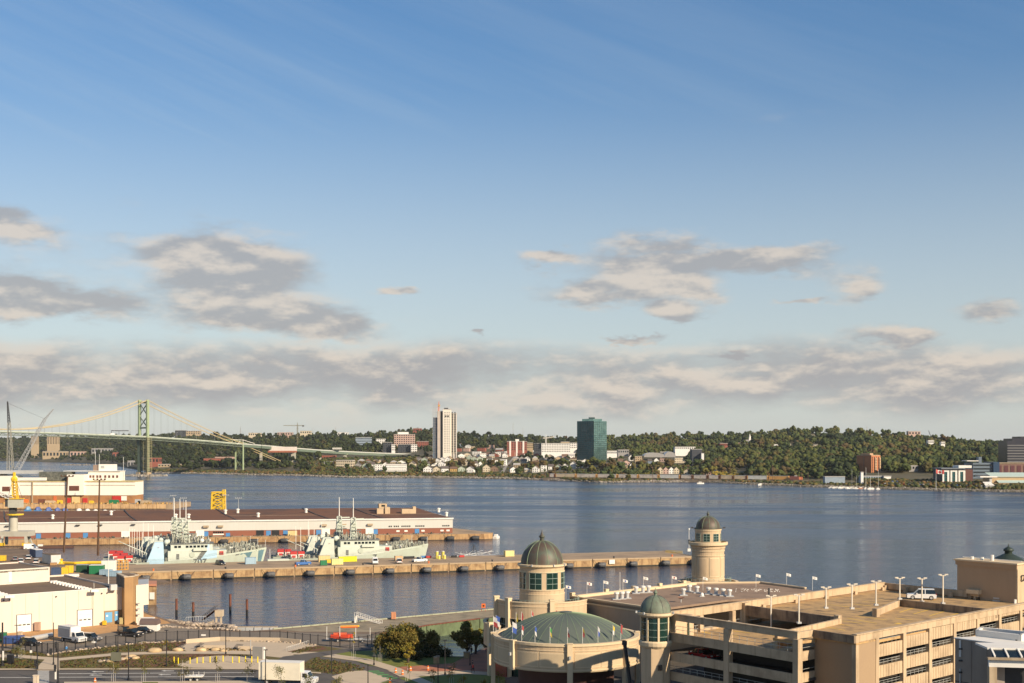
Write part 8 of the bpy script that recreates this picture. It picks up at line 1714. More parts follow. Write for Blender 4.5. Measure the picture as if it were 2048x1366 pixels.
# --- domed round tower on its curved podium
def round_tower():
 cy = 245; cx = (1084-1024)/F*cy; Rt = 4.2; sc = cy/F
 t = thing('domed_tower', 'round cream tower with brown copper dome behind the rotunda', 'tower', (cx,cy,ZG))
 part('drum', MB().ring(cx,cy,Rt-0.4,Rt,15.5,22.9,48), crm, t); part('base_band', MB().ring(cx,cy,Rt,Rt+0.07,15.5,17.6,48), pan_m, t); part('base_moulding', MB().ring(cx,cy,Rt,Rt+0.12,17.6,17.75,48), crd, t); part('sill', MB().ring(cx,cy,Rt,Rt+0.14,18.45,18.6,48), crd, t); part('head_moulding', MB().ring(cx,cy,Rt,Rt+0.1,21.75,21.9,48), crd, t)
 part('cornice', MB().lathe(cx,cy,[(Rt,22.5),(Rt+0.25,22.75),(Rt+0.45,22.85),(Rt+0.45,23.15),(Rt-0.2,23.2),(0.1,23.2)],48), crd, t)
 drum_windows(t,cx,cy,Rt,18.6,21.7,8,0.56,-math.pi/2-0.32,2,3,wgl,wfr,only=lambda a: True)
 dome(t,cx,cy,23.2,Rt-0.2,4.3,cop,12,0.75,seam)
 for a in (-2.0,-1.1,-0.5): p = pol(cx,cy,Rt+0.5,a); part('cornice_lamp', MB().ob(p.x,p.y,22.9,23.3,0.3,0.2,a), lgrey, t)
 # podium: curved walls, canopy, lower balcony
 pd = thing('podium', 'curved two-tier cream podium carrying the domed round tower', 'building', (cx,cy,ZG)); Rp = 8.8; zp = 16.6
 a0, a1 = math.pi*1.0-0.25, math.pi*2-0.75
 part('upper_band', MB().ring(cx,cy,Rp-0.4,Rp,13.6,zp,40,a0,a1+0.4), crm, pd); part('coping', MB().ring(cx,cy,Rp-0.45,Rp+0.12,zp,zp+0.2,40,a0,a1+0.4), crd, pd)
 for z_ in (13.6,15.9): part('moulding', MB().ring(cx,cy,Rp,Rp+0.1,z_,z_+0.12,40,a0,a1+0.4), crd, pd)
 part('terrace_floor', MB().ring(cx,cy,Rt-0.2,Rp-0.4,15.3,15.5,40), rfm, pd); part('glazed_wall', MB().ring(cx,cy,Rp-0.9,Rp-0.7,ZG,13.6,40,a0,a1), wgl, pd)
 for k in range(16):
  a = a0+0.08+k*(a1-a0)/16; p = pol(cx,cy,Rp-0.66,a); part('mullion', MB().tube((p.x,p.y,9),(p.x,p.y,13.6),0.05,4), wfr, pd)
 for z_ in (10.5,12.2): part('glazing_bar', MB().ring(cx,cy,Rp-0.7,Rp-0.6,z_,z_+0.1,40,a0,a1), wfr, pd)
 for a in (math.pi+0.28, math.pi+0.78, math.pi+1.75):
  p = pol(cx,cy,Rp+0.1,a); part('pier', MB().ob(p.x,p.y,ZG if a<4.5 else 13,zp+0.5,0.9,0.8,a), crd, pd); part('pier_cap', MB().ob(p.x,p.y,zp+0.5,zp+0.8,1.05,0.95,a), crd, pd)
 part('lower_band', MB().ring(cx,cy,10.6,11.0,8.2,12.2,30,math.pi-0.3,math.pi+0.75), crm, pd); part('lower_coping', MB().ring(cx,cy,10.5,11.15,12.2,12.45,30,math.pi-0.3,math.pi+0.75), crd, pd); part('lower_floor', MB().ring(cx,cy,8.8,10.6,11.0,11.2,30,math.pi-0.3,math.pi+0.75), rfm, pd); part('lower_wall', MB().ring(cx,cy,9.4,9.8,ZG,8.2,30,math.pi-0.3,math.pi+0.8), brick, pd)
 p = pol(cx,cy,11.0,math.pi+0.5); part('pier', MB().ob(p.x,p.y,ZG,12.8,0.9,0.8,math.pi+0.5), crd, pd)
 rl_ = MB()
 for k in range(26):
  a = math.pi*1.1+k*0.13; p = pol(cx,cy,Rp-1.8,a); q = pol(cx,cy,Rp-1.8,a+0.13); part('baluster', MB().tube((p.x,p.y,15.5),(p.x,p.y,16.9),0.035,4), wfr, pd); rl_.tube((p.x,p.y,16.9),(q.x,q.y,16.9),0.035,4)
 part('terrace_rail', rl_, wfr, pd)
round_tower()
# --- main hall roof
zR = 16.3; pA = Vector((11.1,250)); pB = Vector((25.0,231.5)); pC = Vector((38,275)); pE = Vector((53,276.5)); pF = Vector((60,265)); pB2 = pB+Vector((16,15.5))
hallc = thing('casino_hall', 'broad flat-roofed cream casino hall with gravel roof and vents', 'building', (pA.x,pA.y,ZG))
rfc = mat('casino_gravel', (0.27,0.185,0.125), 0.95, 0.45, 0.25, col2=(0.19,0.13,0.09), fine=0.2)
poly = [pB,pB2,Vector((62,255)),pF,pE,pC,pA]; part('roof', MB().prism([p for p in poly],zR-0.6,zR-0.2), rfc, hallc)
Wl = list(zip([pA,pA,pC,pE],[pB,pC,pE,pF]))
for a,b in [(pA,pB),(pC,pA),(pE,pC),(pF,pE)]:
 part('wall', MB().seg(a,b,0.4,ZG,zR), mat('hall_wall', (0.40,0.31,0.22), 0.85, 0.15, 0.2, streak=0.3, col2=(0.32,0.24,0.16)), hallc); part('coping', MB().seg(a,b,0.55,zR,zR+0.22,-0.08), crd, hallc); part('cornice', MB().seg(a,b,0.12,zR-0.9,zR-0.65,-0.12), crd, hallc)
part('inner_parapet', MB().seg(pA+(pC-pA)*0.02+Vector((0.9,-0.9)),pC+Vector((0.9,-1.1)),0.3,zR-0.2,zR+0.25), crd, hallc)
for k in range(7):
 u_ = [0.0,0.28,0.5,0.72,0.93][k] if k<5 else 0
 if k >= 5: break
 p = pA+(pC-pA)*max(0.02,u_); part('parapet_block', MB().ob(p.x,p.y,zR+0.2,zR+0.75,0.9,0.7,0.75), crd, hallc)
def roofp(px, py, z=zR-0.2): q = gp(px,py,z); return q
vk = 0
for (px,py) in [(1233,1199),(1244,1198),(1254.5,1197),(1272,1187),(1286,1185.5),(1297,1185),(1367,1191),(1379,1183.5),(1394,1186),(1417,1188.5),(1432,1190),(1446,1191.5),(1459,1193)]:
 q = roofp(px,py); vk += 1
 t = thing('roof_vent', f'white turbine vent on the casino roof, {ordw(vk)} from the left', 'roof vent', (q.x,q.y,zR-0.2), 0, 'roof vents on the casino')
 part('base', MB().box(-0.75,0.75,-0.75,0.75,0,0.16), lgrey, t, world=False); part('stack', MB().tube((0,0,0.16),(0,0,1.1),0.36,10), lgrey, t, world=False); part('cowl', MB().lathe(0,0,[(0.36,1.0),(0.5,1.05),(0.5,1.35),(0.05,1.45)],10), white, t, world=False)
q = roofp(1404,1193); t = thing('roof_vent', 'small low dome vent right of the centre of the casino roof', 'roof vent', (q.x,q.y,zR-0.2)); part('cap', MB().lathe(0,0,[(0.35,0),(0.4,0.4),(0.2,0.7),(0.02,0.75)],8), white, t, world=False); part('base', MB().box(-0.5,0.5,-0.5,0.5,0,0.1), lgrey, t, world=False)
q = roofp(1362,1205); t = thing('satellite_dish', 'brown-backed satellite dish on the casino roof by the garage', 'dish', (q.x,q.y,zR-0.2)); part('dish', MB().lathe(0,0,[(0.02,0.0),(0.4,0.08),(0.7,0.3)],12,cz=0.7), mat('dish_brown', (0.3,0.17,0.12), 0.7), t, world=False); part('stand', MB().tube((0,0,0),(0,0,0.75),0.1,6), lgrey, t, world=False)
q = roofp(1240,1196); q2 = roofp(1240,1180); t = thing('aerial', 'tall thin white aerial on the casino roof edge', 'aerial', (q2.x,q2.y,zR-0.2)); part('rod', MB().tube((0,0,0),(0,0,3.6),0.05,4), white, t, world=False); part('foot', MB().box(-0.2,0.2,-0.2,0.2,0,0.2), lgrey, t, world=False)
for k in range(90):
 pass
gl_ = MB()
for k in range(70): q = roofp(R.uniform(1470,1560), R.uniform(1178,1184)); gl_.ob(q.x,q.y,zR-0.2,zR-0.08,0.12,0.12,0)
struct('gull_flock', gl_, white, kind='stuff', label='scattered white gulls resting on the casino roof', cat='gulls')
for k,(px,py,c) in enumerate([(1132,1190,'blue'),(1174,1183,'red'),(1207,1180,'white'),(1246,1177,'blue'),(1287,1171.5,'white'),(1344,1170,'red'),(1406,1172,'white'),(1512,1166,'white'),(1573,1164,'white'),(1625,1171,'white')]):
 q = gp(px,py,zR+0.7 if px<1500 else 17); t = thing('flagpole', f'small {c} flag on the casino roof edge, {ordw(k+1)} from the left', 'flag', (q.x,q.y,q.z), 0, 'flags along the casino roof edge')
 part('pole', MB().tube((0,0,-1.0),(0,0,1.9),0.03,4), white, t, world=False); part('flag', MB().q((0.03,0,1.85),(0.5,-0.05,1.75),(0.95,0.05,1.6),(0.95,0.05,1.1),(0.5,-0.05,1.2),(0.03,0,1.3)), white, t, world=False); part('flag_emblem', MB().q((0.35,-0.06,1.65),(0.65,-0.06,1.6),(0.65,-0.06,1.3),(0.35,-0.06,1.35)), flag_cols[c] if c!='white' else lgrey, t, world=False)
# --- lighthouse-like tower
def lighthouse():
 cy = 285; cx = (1416-1024)/F*cy; s = cy/F
 t = thing('lighthouse_tower', 'round cream lighthouse-like tower with small copper dome at the water', 'tower', (cx,cy,ZG)); Rb=3.5
 part('shaft', MB().lathe(cx,cy,[(Rb+0.1,ZG),(Rb+0.1,16.4),(Rb,16.5),(Rb,22.4),(Rb+0.1,22.5),(Rb+0.1,22.9),(Rb+0.25,23.0),(Rb+0.25,23.4),(Rb+0.45,23.6)],48), crm, t)
 for z_ in (16.3,21.4,22.4): part('moulding', MB().ring(cx,cy,Rb-0.05,Rb+0.14,z_,z_+0.14,48), crd, t)
 part('gallery', MB().lathe(cx,cy,[(Rb+0.45,23.6),(Rb+0.75,23.75),(Rb+0.8,24.35),(Rb+0.55,24.4),(Rb+0.5,23.9),(0.1,23.9)],48), crd, t)
 for k in range(8):
  a = 2*math.pi*(k+0.5)/8-math.pi/2-0.12; pn = part('wall_panel', MB().ring(cx,cy,Rb,Rb+0.07,16.9,21.1,6,a-0.32,a+0.32), crd, t); part('panel_field', MB().ring(cx,cy,Rb+0.02,Rb+0.09,17.1,20.9,6,a-0.28,a+0.28), crm, pn)
 part('lantern', MB().ring(cx,cy,2.5,2.8,23.9,27.2,36), crm, t); part('lantern_cornice', MB().ring(cx,cy,2.5,2.95,26.9,27.3,36), crd, t)
 drum_windows(t,cx,cy,2.8,24.55,26.2,8,0.50,-math.pi/2-0.25,2,3,wgl,wfr)
 dome(t,cx,cy,27.3,2.65,2.7,cop,10,0.45,seam,rr=0.035); part('eave', MB().ring(cx,cy,2.4,3.0,27.2,27.38,36), cop, t)
 for sg in (-1,1): part('floodlight', MB().ob(cx+sg*3.5,cy-0.3,27.3,27.6,0.5,0.25,0), dgrey, t); part('floodlight_arm', MB().tube((cx+sg*2.8,cy-0.3,27.3),(cx+sg*3.5,cy-0.3,27.4),0.04,4), dgrey, t)
 part('terrace_wall', MB().ring(cx,cy,6.1,6.5,ZG,15.6,40), crm, t); part('terrace_coping', MB().ring(cx,cy,6.0,6.6,15.6,15.8,40), crd, t); part('terrace_floor', MB().ring(cx,cy,3.5,6.1,14.9,15.1,40), rfc, t)
 rl_ = MB()
 for k in range(30):
  a = 2*math.pi*k/30; p = pol(cx,cy,5.0,a); q = pol(cx,cy,5.0,a+2*math.pi/30); part('baluster', MB().tube((p.x,p.y,15.1),(p.x,p.y,16.6),0.035,4), wfr, t)
  for z_ in (16.0,16.6): rl_.tube((p.x,p.y,z_),(q.x,q.y,z_),0.035,4)
 part('terrace_rail', rl_, wfr, t); part('plant_box', MB().box(cx-5.4,cx-4.3,cy-3.5,cy-2.7,15.1,16.0), crd, t)
lighthouse()
# ------------------------------------------------------------------ parking garage
gw = mat('garage_concrete', (0.50,0.375,0.235), 0.85, 0.3, 0.3, streak=0.75, col2=(0.28,0.20,0.12), fine=0.06); gdk = mat('garage_deck', (0.46,0.295,0.13), 0.9, 0.45, 0.5, col2=(0.22,0.15,0.085), fine=0.12); gin = mat('garage_inner_shade', (0.06,0.05,0.04), 0.9); nrm_ = Vector((0.695,-0.719)); stn = mat('stained_beam', (0.30,0.22,0.14), 0.9, 0.5, 0.3, streak=0.9, col2=(0.10,0.075,0.055))  # gin is near-black, interior shade put into the colour
rail_m = mat('galvanised_rail', (0.42,0.42,0.38), 0.5, metal=0.4); ylm = mat('bay_yellow', (0.78,0.50,0.06), 0.8, 0.2, 1)
U_ = Vector((0.719,0.695)); V_ = Vector((0.60,-0.80)); L0 = Vector((22,188.5)); ZT = 21.0
def gg(u, v): return L0+U_*u+V_*v
gar = thing('parking_garage', 'multi-storey cream concrete parking garage with open rooftop deck', 'parking garage', (*gg(0,25),ZG))
PN = V2((43.9,166.0)); PR = PN+U_*62; PK = L0+U_*61;
# upper deck, lower deck, floors
up = [gg(19,0.3),gg(60.5,0.3),PR+Vector((-0.5,0.5)),PN+Vector((0.2,0.6)),gg(4.3,25.3),gg(0.4,24.6),gg(0.4,20.5),gg(19,18.5)]
part('upper_deck', MB().prism(up,19.4,19.75), gdk, gar); part('lower_deck', MB().prism([gg(0.35,0.3),gg(34,0.3),gg(34,20),gg(0.35,24.7)],17.2,17.55), gdk, gar)
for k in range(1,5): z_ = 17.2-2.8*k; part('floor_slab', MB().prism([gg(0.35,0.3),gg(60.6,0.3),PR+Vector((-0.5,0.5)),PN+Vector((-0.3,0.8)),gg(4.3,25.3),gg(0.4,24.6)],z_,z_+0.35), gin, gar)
part('interior_shade_block', MB().prism([gg(6,3),gg(57,3),PR-nrm_*6-U_*4,PN+U_*7-nrm_*6,gg(6,24)],ZG,17.2), gin, gar); part('interior_shade_block', MB().prism([gg(24,19.5),gg(50,19.5),PR-nrm_*6-U_*4,PN+U_*16-nrm_*6],17.56,19.4), gin, gar)  # solid dark blocks added inside so the openings read as deep shade
part('void_back_wall', MB().prism([gg(33,1),gg(34,1),gg(34,19),gg(33,19)],17.5,19.4), gin, gar)  # dark sheet closing the void, its colour stands in for shade
def gbeam(a, b, z0, z1, m_=gw, th=0.45, off=0.0, nm='beam'): return part(nm, MB().seg(a,b,th,z0,z1,off), m_, gar)
# left facade (u=0): top beam, columns, spandrels
pts = [0,12.3,24.6]
gbeam(gg(0,25),gg(0,0),20.15,ZT,nm='top_beam',off=-0.45); part('beam_cap', MB().seg(gg(0,25.1),gg(0,-0.1),0.65,ZT,ZT+0.14,-0.55), gw, gar)
for v in pts: p = gg(0.1,v+0.35); part('column', MB().ob(p.x,p.y,ZG,20.15,0.9,0.9,math.atan2(V_.y,V_.x)), gw, gar)
for a,b in zip(pts[:-1],pts[1:]):
 for k in range(5):
  z_ = 18.4-2.8*k; p0 = gg(0.05,a+0.8); p1 = gg(0.05,b-0.1)
  part('spandrel_panel', MB().seg(p1,p0,0.3,z_-1.25,z_), gw, gar)
  for zz_ in (0.35,0.75) if k else (0.45,0.95):
   zb_ = z_-2.8 if k else z_; part('guard_rail', MB().tube((*(gg(0.35,a+0.8)),zb_+zz_),(*(gg(0.35,b-0.1)),zb_+zz_),0.035,4), rail_m, gar)
  for j in range(9): c_ = gg(0.35,a+0.8+(b-a-0.9)*j/8); zb_ = (z_-2.8 if k else z_); part('rail_post', MB().tube((*c_,zb_),(*c_,zb_+(0.95 if not k else 0.75)),0.035,4), rail_m, gar)
# return bay facing right, then stair block
r0 = gg(0,24.9); r1 = gg(4,25.0)
part('top_beam', MB().seg(r0,r1,0.4,20.15,ZT,0), gw, gar)
for k in range(5): z_ = 18.4-2.8*k; part('spandrel_panel', MB().seg(r0+Vector((0.4,0.3)),r1,0.3,z_-1.25,z_), gw, gar); part('guard_rail', MB().tube((*(r0+Vector((0.4,0.2))),z_+0.5),(*r1,z_+0.5),0.035,4), rail_m, gar)
sb = [r1,PN,PN+U_*5.0,r1+U_*5.0]; part('stair_block', MB().prism(sb,ZG,ZT-1.2), mat('garage_shade_wall', (0.33,0.23,0.135), 0.85, 0.2, 0.3, streak=0.3, col2=(0.3,0.21,0.13), fine=0.05), gar); part('stair_block_cap', MB().prism([r1+Vector((-0.2,0)),PN+Vector((-0.05,-0.25)),PN+U_*5.0,r1+U_*5.0],ZT-1.2,ZT-1.0), gdk, gar)  # same concrete as the garage, colour darkened for shade and weathering
part('parapet', MB().seg(PN,r1,0.35,ZT-1.0,ZT,-0.0), stn, gar)
# right facade
NB = 9; sc_ = [0.0]+[5.2+7.0*k for k in range(NB)]
gbeam(PN,PR,20.1,ZT,nm='top_beam',off=0.0); part('beam_cap', MB().seg(PN+V_*0.15,PR+V_*0.15,0.75,ZT,ZT+0.14), gw, gar)
nrm = Vector((U_.y,-U_.x))
for k,s_ in enumerate(sc_): p = PN+U_*(s_+0.3 if k==0 else s_); part('column', MB().ob(*(p+nrm*0.02-nrm*0.25),ZG,20.1,0.75,0.6,math.atan2(U_.y,U_.x)), gw, gar)
for k in range(NB):
 a = PN+U_*(sc_[k]+(0.68 if k==0 else 0.38))-nrm*0.1; b = PN+U_*(sc_[k+1]-0.38)-nrm*0.1; r_ = 0.42*k
 for j in range(-1,6):
  z1 = 18.75+r_-2.75*j; z0 = z1-1.6
  if z1 > 20.1: z1 = 20.09
  if z0 > 19.9 or z1 < ZG: continue
  part('spandrel_panel', MB().seg(a,b,0.28,max(ZG,z0),z1), gw, gar)
  n_ = 9
  for g_ in range(1,n_): c_ = a+(b-a)*g_/n_; part('panel_rib', MB().seg(c_-U_*0.035,c_+U_*0.035,0.04,max(ZG,z0)+0.05,z1-0.05,-0.035), gw, gar)
  if z1 < 20.05:
   for q_ in (0.3,0.62): part('guard_rail', MB().tube((*(a-nrm*0.35),z1+q_),(*(b-nrm*0.35),z1+q_),0.035,4), rail_m, gar)
   for g_ in range(7): c_ = a+(b-a)*g_/6-nrm*0.35; part('rail_post', MB().tube((*c_,z1),(*c_,z1+0.62),0.03,4), rail_m, gar)
# back-left parapet (v=0) with piers, and back right parapet (u=61)
gbeam(gg(0,0),gg(61,0),20.0,ZT,nm='parapet_beam',off=-0.45); part('beam_cap', MB().seg(gg(0,0.15),gg(61,0.15),0.7,ZT,ZT+0.14,-0.35), gw, gar)
for u in (8,16,24,33,42,51,60): p = gg(u,0.45); part('pier', MB().ob(p.x,p.y,17.5 if u<24 else 19.7,20.3 if u > 20 else 20.0,0.8,0.7,math.atan2(U_.y,U_.x)), gw, gar)
gbeam(gg(24,0.1),gg(61,0.1),19.0,20.0,m_=mat('garage_recess', (0.30,0.19,0.10), 0.9, 0.3, 0.3),nm='recess_wall',off=-0.1)
for q_ in (0.5,1.0): part('guard_rail', MB().tube((*gg(1,0.4),17.55+q_),(*gg(24,0.4),17.55+q_),0.04,4), rail_m, gar)
gbeam(gg(1,0.2),gg(24,0.2),17.0,18.0,nm='low_wall')
for j in range(12): c_ = gg(1+2*j,0.4); part('rail_post', MB().tube((*c_,17.55),(*c_,18.6),0.04,4), rail_m, gar)
Kb = gg(61,0); Rb_ = Kb+V_*17
gbeam(Kb,Rb_,20.0,ZT,nm='parapet_beam',m_=gw,off=0.0); gbeam(Kb,Rb_,18.4,20.0,m_=mat('garage_recess', (0.30,0.19,0.10), 0.9, 0.3, 0.3),nm='recess_wall',off=0.1)
for v in (0.6,5,9.5,14): p = Kb+V_*v-U_*0.3; part('pier', MB().ob(p.x,p.y,18.4,20.6,0.7,0.6,math.atan2(V_.y,V_.x)), gw, gar)
# edge beams of the void
gbeam(gg(19,0.3),gg(19,18.5),19.05,20.65,m_=stn,nm='void_edge_beam',off=-0.4); gbeam(gg(19,18.8),gg(0.4,20.8),18.4,20.5,m_=gw,nm='void_edge_beam',off=0)
p = gg(19,0.6); part('column', MB().ob(p.x,p.y,17.5,ZT,1.0,1.0,0.7), gw, gar); p = gg(19,18.6); part('lamp_plinth', MB().ob(p.x,p.y,19.7,20.9,0.8,0.8,0.7), gw, gar)
# low parapet dividing the far ramp
d0 = gp(1752,1222,20.6); d1 = gp(1800,1199.5,20.8); d2 = gp(1992,1219.5,20.9)
gbeam(d0,d1,19.7,20.75,nm='ramp_parapet'); gbeam(d1,d2,19.7,20.85,m_=stn,nm='ramp_parapet'); p = V2(d0); part('lamp_plinth', MB().ob(p.x,p.y,19.7,21.0,0.8,0.8,0.7), gw, gar)
# painted bays
def gline(x0,y0,x1,y1,w,z,m_=ylm,nm='bay_line'):
 a = V2(gp(x0,y0,z)); b = V2(gp(x1,y1,z)); d = (b-a).normalized(); n = Vector((-d.y,d.x))*w/2; part(nm, MB().q((*(a-n),z+0.012),(*(b-n),z+0.012),(*(b+n),z+0.012),(*(a+n),z+0.012)), m_, gar)
zd_ = 19.75
for (a,b,c,d) in [(1799,1225,1827,1216),(1827,1228,1860,1219),(1858,1232,1892,1222),(1889,1235,1922,1225),(1662,1246,1700,1252),(1679,1241,1724,1247),(1694,1236,1754,1247),(1711,1232,1774,1240),(1650,1253,1690,1261),(1690,1213,1720,1218),(1706,1208,1742,1212),(1725,1203,1760,1206),(1640,1216,1668,1219),(1655,1209,1692,1213),(1790,1236,1825,1240)]: gline(a,b,c,d,0.22,zd_)
for (x,y) in ((1737,1262),(1792,1246.5)): gline(x,y,x+10,y+1,0.9,zd_,nm='yellow_marking')
for (a,b,c,d) in [(1400,1253,1440,1258),(1430,1246,1500,1259),(1465,1262,1500,1266),(1395,1262,1420,1267),(1455,1268,1475,1272),(1540,1270,1575,1276),(1560,1284,1585,1292),(1395,1244,1430,1250)]: gline(a,b,c,d,0.3,17.55)
dj = mat('joint_dark', (0.13,0.09,0.05), 0.9)
for u in (26,33,40,47,54): a = gg(u,0.6); b = PN+U_*(u-4)+Vector((-0.4,0.7)); d_=(b-a).normalized(); n=Vector((-d_.y,d_.x))*0.05; part('deck_joint', MB().q((*(a-n),19.756),(*(b-n),19.756),(*(b+n),19.756),(*(a+n),19.756)), dj, gar)
a = gg(20,10); b = gg(60,9.5); n = V_*0.05; part('deck_joint', MB().q((*(a-n),19.757),(*(b-n),19.757),(*(b+n),19.757),(*(a+n),19.757)), dj, gar)
# lamp standards
lmp = mat('lamp_cream', (0.58,0.52,0.42), 0.6)
for k,(px,yt,yb,z) in enumerate([(1542,1191,1259,17.55),(1598,1189,1247,20.2),(1652,1174,1217,20.2),(1704,1168,1218,20.9),(1752,1162,1211,20.9),(1799.5,1155,1199,20.9),(1844,1156,1204,19.75),(1886,1149,1208,19.75)]):
 q = gp(px,yb,z); h = (yb-yt)/F*q.y; t = thing('lamp_standard', f'pale twin-headed lamp standard on the garage roof, {ordw(k+1)} from the left', 'lamp standard', tuple(q), 0.15, 'lamp standards on the garage roof')
 if k == 0: h = (1259-1191)/F*q.y
 part('post', MB().box(-0.09,0.09,-0.09,0.09,0,h-0.1), lmp, t, world=False); part('crossarm', MB().box(-0.5,0.5,-0.06,0.06,h-0.22,h-0.1), lmp, t, world=False)
 for e in (-1,1): part('lamp_head', MB().box(e*0.55-0.27,e*0.55+0.27,-0.13,0.13,h-0.1,h+0.08), lmp, t, world=False)
 part('base', MB().box(-0.28,0.28,-0.28,0.28,0,0.25), lgrey, t, world=False)
q = gp(1843,1198.5,19.75); car(q, 2.9, 'suv', 'white', 'white SUV on the garage roof behind the dark parapet', z=19.75)
q = gg(3.0,5.5); car(q, math.atan2(V_.y,V_.x), 'sedan', 'red', 'red car seen through the opening of the garage upper level', z=14.75)
q = gg(22,8);
for j,(u,v) in enumerate(((27,10),(27,13.5))): car(gg(u,v), 0.8, 'sedan', 'grey', ['dark car parked in the shade under the upper deck, left','dark car parked in the shade under the upper deck, right'][j], z=17.55)
q = gp(1572,1202,20.2); t = thing('roof_mast', 'dark mast with box on the garage parapet', 'mast', (*gg(26.5,-0.2),ZT)); part('post', MB().tube((0,0,-1.5),(0,0,1.6),0.14,6), dgrey, t, world=False); part('cabinet', MB().box(-0.4,0.4,-0.5,-0.1,-1.6,-0.5), lgrey, t, world=False)
q = gg(9,0.8);
for j,(px,py) in enumerate(((1381,1231),(1391,1230))): q = gp(px,py-6,17.9); t = thing('roof_vent', ['left of two round white vents beyond the garage railing','right of two round white vents beyond the garage railing'][j], 'roof vent', (q.x,q.y+3,zR)); part('stack', MB().tube((0,0,0),(0,0,1.3),0.45,10), lgrey, t, world=False); part('cowl', MB().lathe(0,0,[(0.7,1.2),(0.7,1.5),(0.05,1.9)],12), white, t, world=False)
# --- small domed elevator tower
def lift_tower():
 cy = 187.5; cx = (1311-1024)/F*cy; t = thing('lift_tower', 'small round tower with pale green copper dome at the garage corner', 'tower', (cx,cy,ZG)); r = 2.15
 part('shaft', MB().prism([pol(cx,cy,r,2*math.pi*k/8+0.39) for k in range(8)],ZG,16.6), crm, t); part('corbel', MB().lathe(cx,cy,[(r,16.3),(r+0.25,16.6),(r+0.3,17.1),(r+0.1,17.3)],24), crd, t)
 part('glazed_drum', MB().ring(cx,cy,r-0.3,r-0.05,17.1,20.7,24), wgl, t)
 for k in range(8):
  a = -math.pi/2+0.1+k*math.pi/4; p = pol(cx,cy,r-0.05,a); part('pilaster', MB().ob(p.x,p.y,17.1,20.7,0.25,0.28,a), crd, t)
 for z_ in (17.9,18.9,19.9): part('glazing_bar', MB().ring(cx,cy,r-0.1,r,z_,z_+0.05,24), wfr, t)
 part('cornice', MB().lathe(cx,cy,[(r-0.1,20.6),(r+0.3,20.8),(r+0.5,21.0),(r+0.5,21.3),(0.1,21.35)],32), crd, t)
 dome(t,cx,cy,21.35,r+0.1,2.35,cog,8,0.4,dgrey,rr=0.03)
 for a in (-2.3,-0.6,3.3): p=pol(cx,cy,r+0.7,a); part('cornice_lamp', MB().ob(p.x,p.y,21.2,21.5,0.25,0.2,a), lgrey, t)
 for k in range(4): p = pol(cx,cy,r,-math.pi/2+0.2); part('window', MB().ob(p.x,p.y-0.02,13.2-k*2.7,14.0-k*2.7,0.6,0.15,0), glassd, t)
 part('link_wall', MB().box(cx+1.4,cx+4.2,cy-0.5,cy+3,ZG,20.9), crm, t) if False else None
 part('link_block', MB().prism([gg(0.2,-0.5),gg(0.2,2.2),gg(4.5,2.2),gg(4.5,-0.5)],17.5,20.6), crm, t); part('link_door', MB().seg(gg(0.1,1.2)+Vector((2.4,1.6)),gg(0.1,2.0)+Vector((2.4,1.6)),0.1,17.6,19.6), glasst, t)
 # outer pilaster strip
 part('corner_pilaster', MB().ob(*gg(-0.2,-0.3),ZG,20.9,0.9,0.9,0.75), crm, t)
lift_tower()
# dark drain pipe left of the tower
q = vpx(1257,196); t = thing('drain_pipe', 'thick dark pipe running down the front of the rotunda', 'pipe', (q.x,q.y,8)); part('pipe', MB().tube((vpx(1249,199).x,199,H-(1284-HZ)/F*199),(vpx(1268,197).x,197,5),0.28,8), black, t); part('clamp', MB().lathe(vpx(1249,199).x,199,[(0.4,H-(1290-HZ)/F*199),(0.4,H-(1282-HZ)/F*199)],8), dgrey, t)
